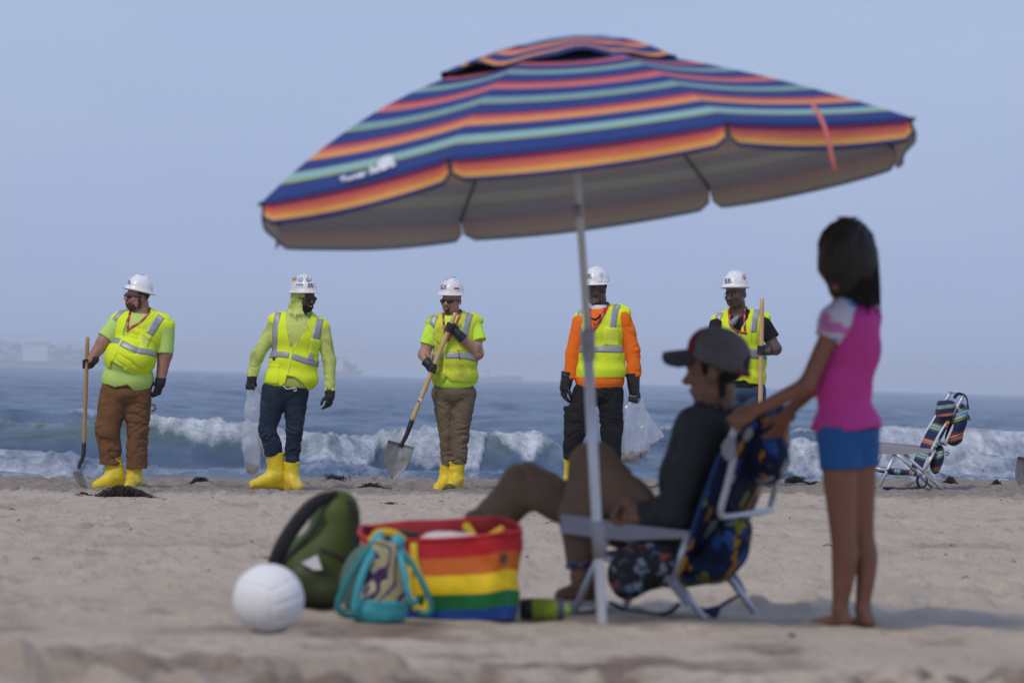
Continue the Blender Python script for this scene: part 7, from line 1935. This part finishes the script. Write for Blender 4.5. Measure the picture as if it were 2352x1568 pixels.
M_KELP = mat('drying_kelp', (.035, .022, .015), .7, .4, 25, spec=.3)
M_KELPG = mat('black_green_weed', (.020, .020, .016), .7, .4, 25, spec=.3)
def kelp(u, v, wpx, hpx, n, label, m=M_KELP, seed=0, spiky=False):
    D = ground_d(u, v); rg = np.random.default_rng(seed + int(u)); c = Pw(u, v, D); k = D / F
    wx, hh = wpx * k / 2, hpx * k
    mb = MB()
    for i in range(int(n * (1.9 if n > 30 else 1))):
        r0 = rg.normal(0, .42); x = r0 * wx; y = rg.normal(0, .35) * wx * .8
        env = hh * math.exp(-(r0 / .75) ** 2)
        pts = []
        if spiky:
            a = rg.uniform(-1.2, 1.2); L_ = rg.uniform(.5, 1.1) * hh
            for t in np.linspace(0, 1, 5): pts.append((x + L_ * t * math.sin(a), y, L_ * t * math.cos(a) + .03 * math.sin(3 * t)))
        else:
            a = rg.uniform(0, 2 * math.pi); L_ = rg.uniform(.15, .5) * wx; z0 = rg.uniform(0, .9) * env
            for t in np.linspace(-.5, .5, 7):
                w = .2 * L_ * math.sin(5 * t + i)
                pts.append((x + L_ * t * math.cos(a) - w * math.sin(a), y + L_ * t * math.sin(a) + w * math.cos(a), max(.004, z0 + .35 * env * math.cos(t * 4 + i))))
        r_ = rg.uniform(.0025, .0075)
        pts = np.array(pts)
        for p in pts: p[2] += sand_top(c[0] + p[0], c[1] + p[1]) - c[2]
        mb.add(*tube(pts, np.linspace(r_, r_ * .4, len(pts)), 5, flat=.6))
    o = mb.build('kelp_clump', m); o.location = Vector(c)
    tag(o, label, 'seaweed', 'clumps of kelp washed up on the beach', 'stuff' if n <= 24 or spiky else None)
kelp(282, 1140, 150, 22, 260, 'widest heap of dark kelp at the feet of the stocky worker')
kelp(456, 1113, 74, 10, 90, 'low kelp scatter between the stocky worker and the hooded worker', M_KELPG)
kelp(772, 1094, 44, 17, 70, 'spiky little weed tuft on the sand lip right of the yellow boots', M_KELPG, 3, True)
kelp(850, 1122, 92, 13, 150, 'dark kelp heap below the tip of the diagonal shovel')
kelp(1828, 1112, 66, 17, 150, 'kelp heap at the sand lip just left of the girl', M_KELPG)
kelp(1872, 1114, 60, 8, 60, 'thin black weed strip right beside the girl\'s thighs', M_KELPG)
kelp(2182, 1112, 36, 14, 80, 'kelp lump between the striped chair and the right edge blade', M_KELP)
kelp(2150, 1118, 40, 7, 24, 'thin stringy weed just right of the striped chair', M_KELPG)
kelp(2290, 1114, 30, 12, 60, 'small kelp lump nearest the shovel blade at the right edge', M_KELP)
kelp(905, 1158, 60, 5, 16, 'few brown weed strings on open sand right of the backpack top', M_KELP)
kelp(560, 1136, 60, 5, 22, 'few weed strings left of the hooded worker\'s boots', M_KELP)
kelp(1790, 1140, 40, 4, 10, 'sparse weed strings below the kelp heap left of the girl', M_KELP)
kelp(190, 1136, 60, 6, 40, 'sparse weed left of the widest kelp heap', M_KELP)
# loose bits of weed too many to tell apart
def flecks():
    rg = np.random.default_rng(9); mb = MB()
    for i in range(150):
        y = rg.uniform(21, 56) if i % 3 else rg.uniform(44, 56.5); x = rg.uniform(-.1, .1) * y
        z = sand_top(x, y); a = rg.uniform(0, 2 * math.pi); L_ = rg.uniform(.015, .05); r_ = rg.uniform(.0015, .0035)
        d = np.array([math.cos(a), math.sin(a), 0]); e = np.array([-d[1], d[0], 0])
        mb.add(*tube([np.array([x, y, z + .004]) - d * L_ / 2, np.array([x, y, z + .012]) + e * L_ * .2, np.array([x, y, z + .004]) + d * L_ / 2], r_, 4))
    tag(mb.build('weed_flecks', mat('red_brown_weed', (.085, .042, .026), .8, .4, 25)), kind='stuff')
flecks()
def scrap(u, v, pts, r, m, name, label, cat):
    D = ground_d(u, v); c = Pw(u, v, D); k = D / F
    P = np.array([(x * k, y * k, sand_top(c[0] + x * k, c[1] + y * k) - c[2] + z * k + r * k) for x, y, z in pts])
    o = MB().add(*tube(spline(P, 10), r * k, 6, flat=.6)).build(name, m); o.location = Vector(c); tag(o, label, cat)
scrap(1898, 1273, [(-8, 0, 0), (-2, 3, 2), (8, -2, 0)], 2.2, mat('bright_red_scrap', (.55, .04, .03), .6), 'plastic_scrap', 'tiny bright red scrap on the sand left of the girl\'s knees', 'litter')
scrap(1818, 1473, [(-7, 0, 2), (0, 0, 5), (8, 0, 2)], 6, M_KELPG, 'pebble', 'small dark pebble on the sand left of the girl\'s feet', 'pebble')
scrap(2296, 1238, [(-4, 0, 0), (0, 2, 4), (5, 0, 9)], 1.1, mat('bleached_reed', (.6, .57, .5), .8), 'reed_stem', 'short bleached reed stem on open sand at the right', 'twig')
scrap(1822, 1166, [(-9, 0, 0), (0, 0, 2), (6, 0, 8)], 1.4, mat('bleached_reed', (.6, .57, .5), .8), 'feather', 'white feather stuck in the sand left of the girl\'s legs', 'feather')

# shovel at the right edge: its blade stands in the sand, handle leaning out of the picture
def edge_shovel():
    D = ground_d(2352, 1119); fr = Frame(0, 0, 1.0, D, (2352, 1119, 0))
    shovel('shovel', fr, 'bare steel shovel blade standing in the sand at the right edge', (2470, 800, 20), (2396, 985, 10), [(2385, 1012, 8), (2375, 1036, 6), (2363, 1060, 4)], (2350, 1126, 0), (1, .12, .1), 29, (0, 0, -1), r=5, dish=9, base=(2352, 1119, 0))
edge_shovel()
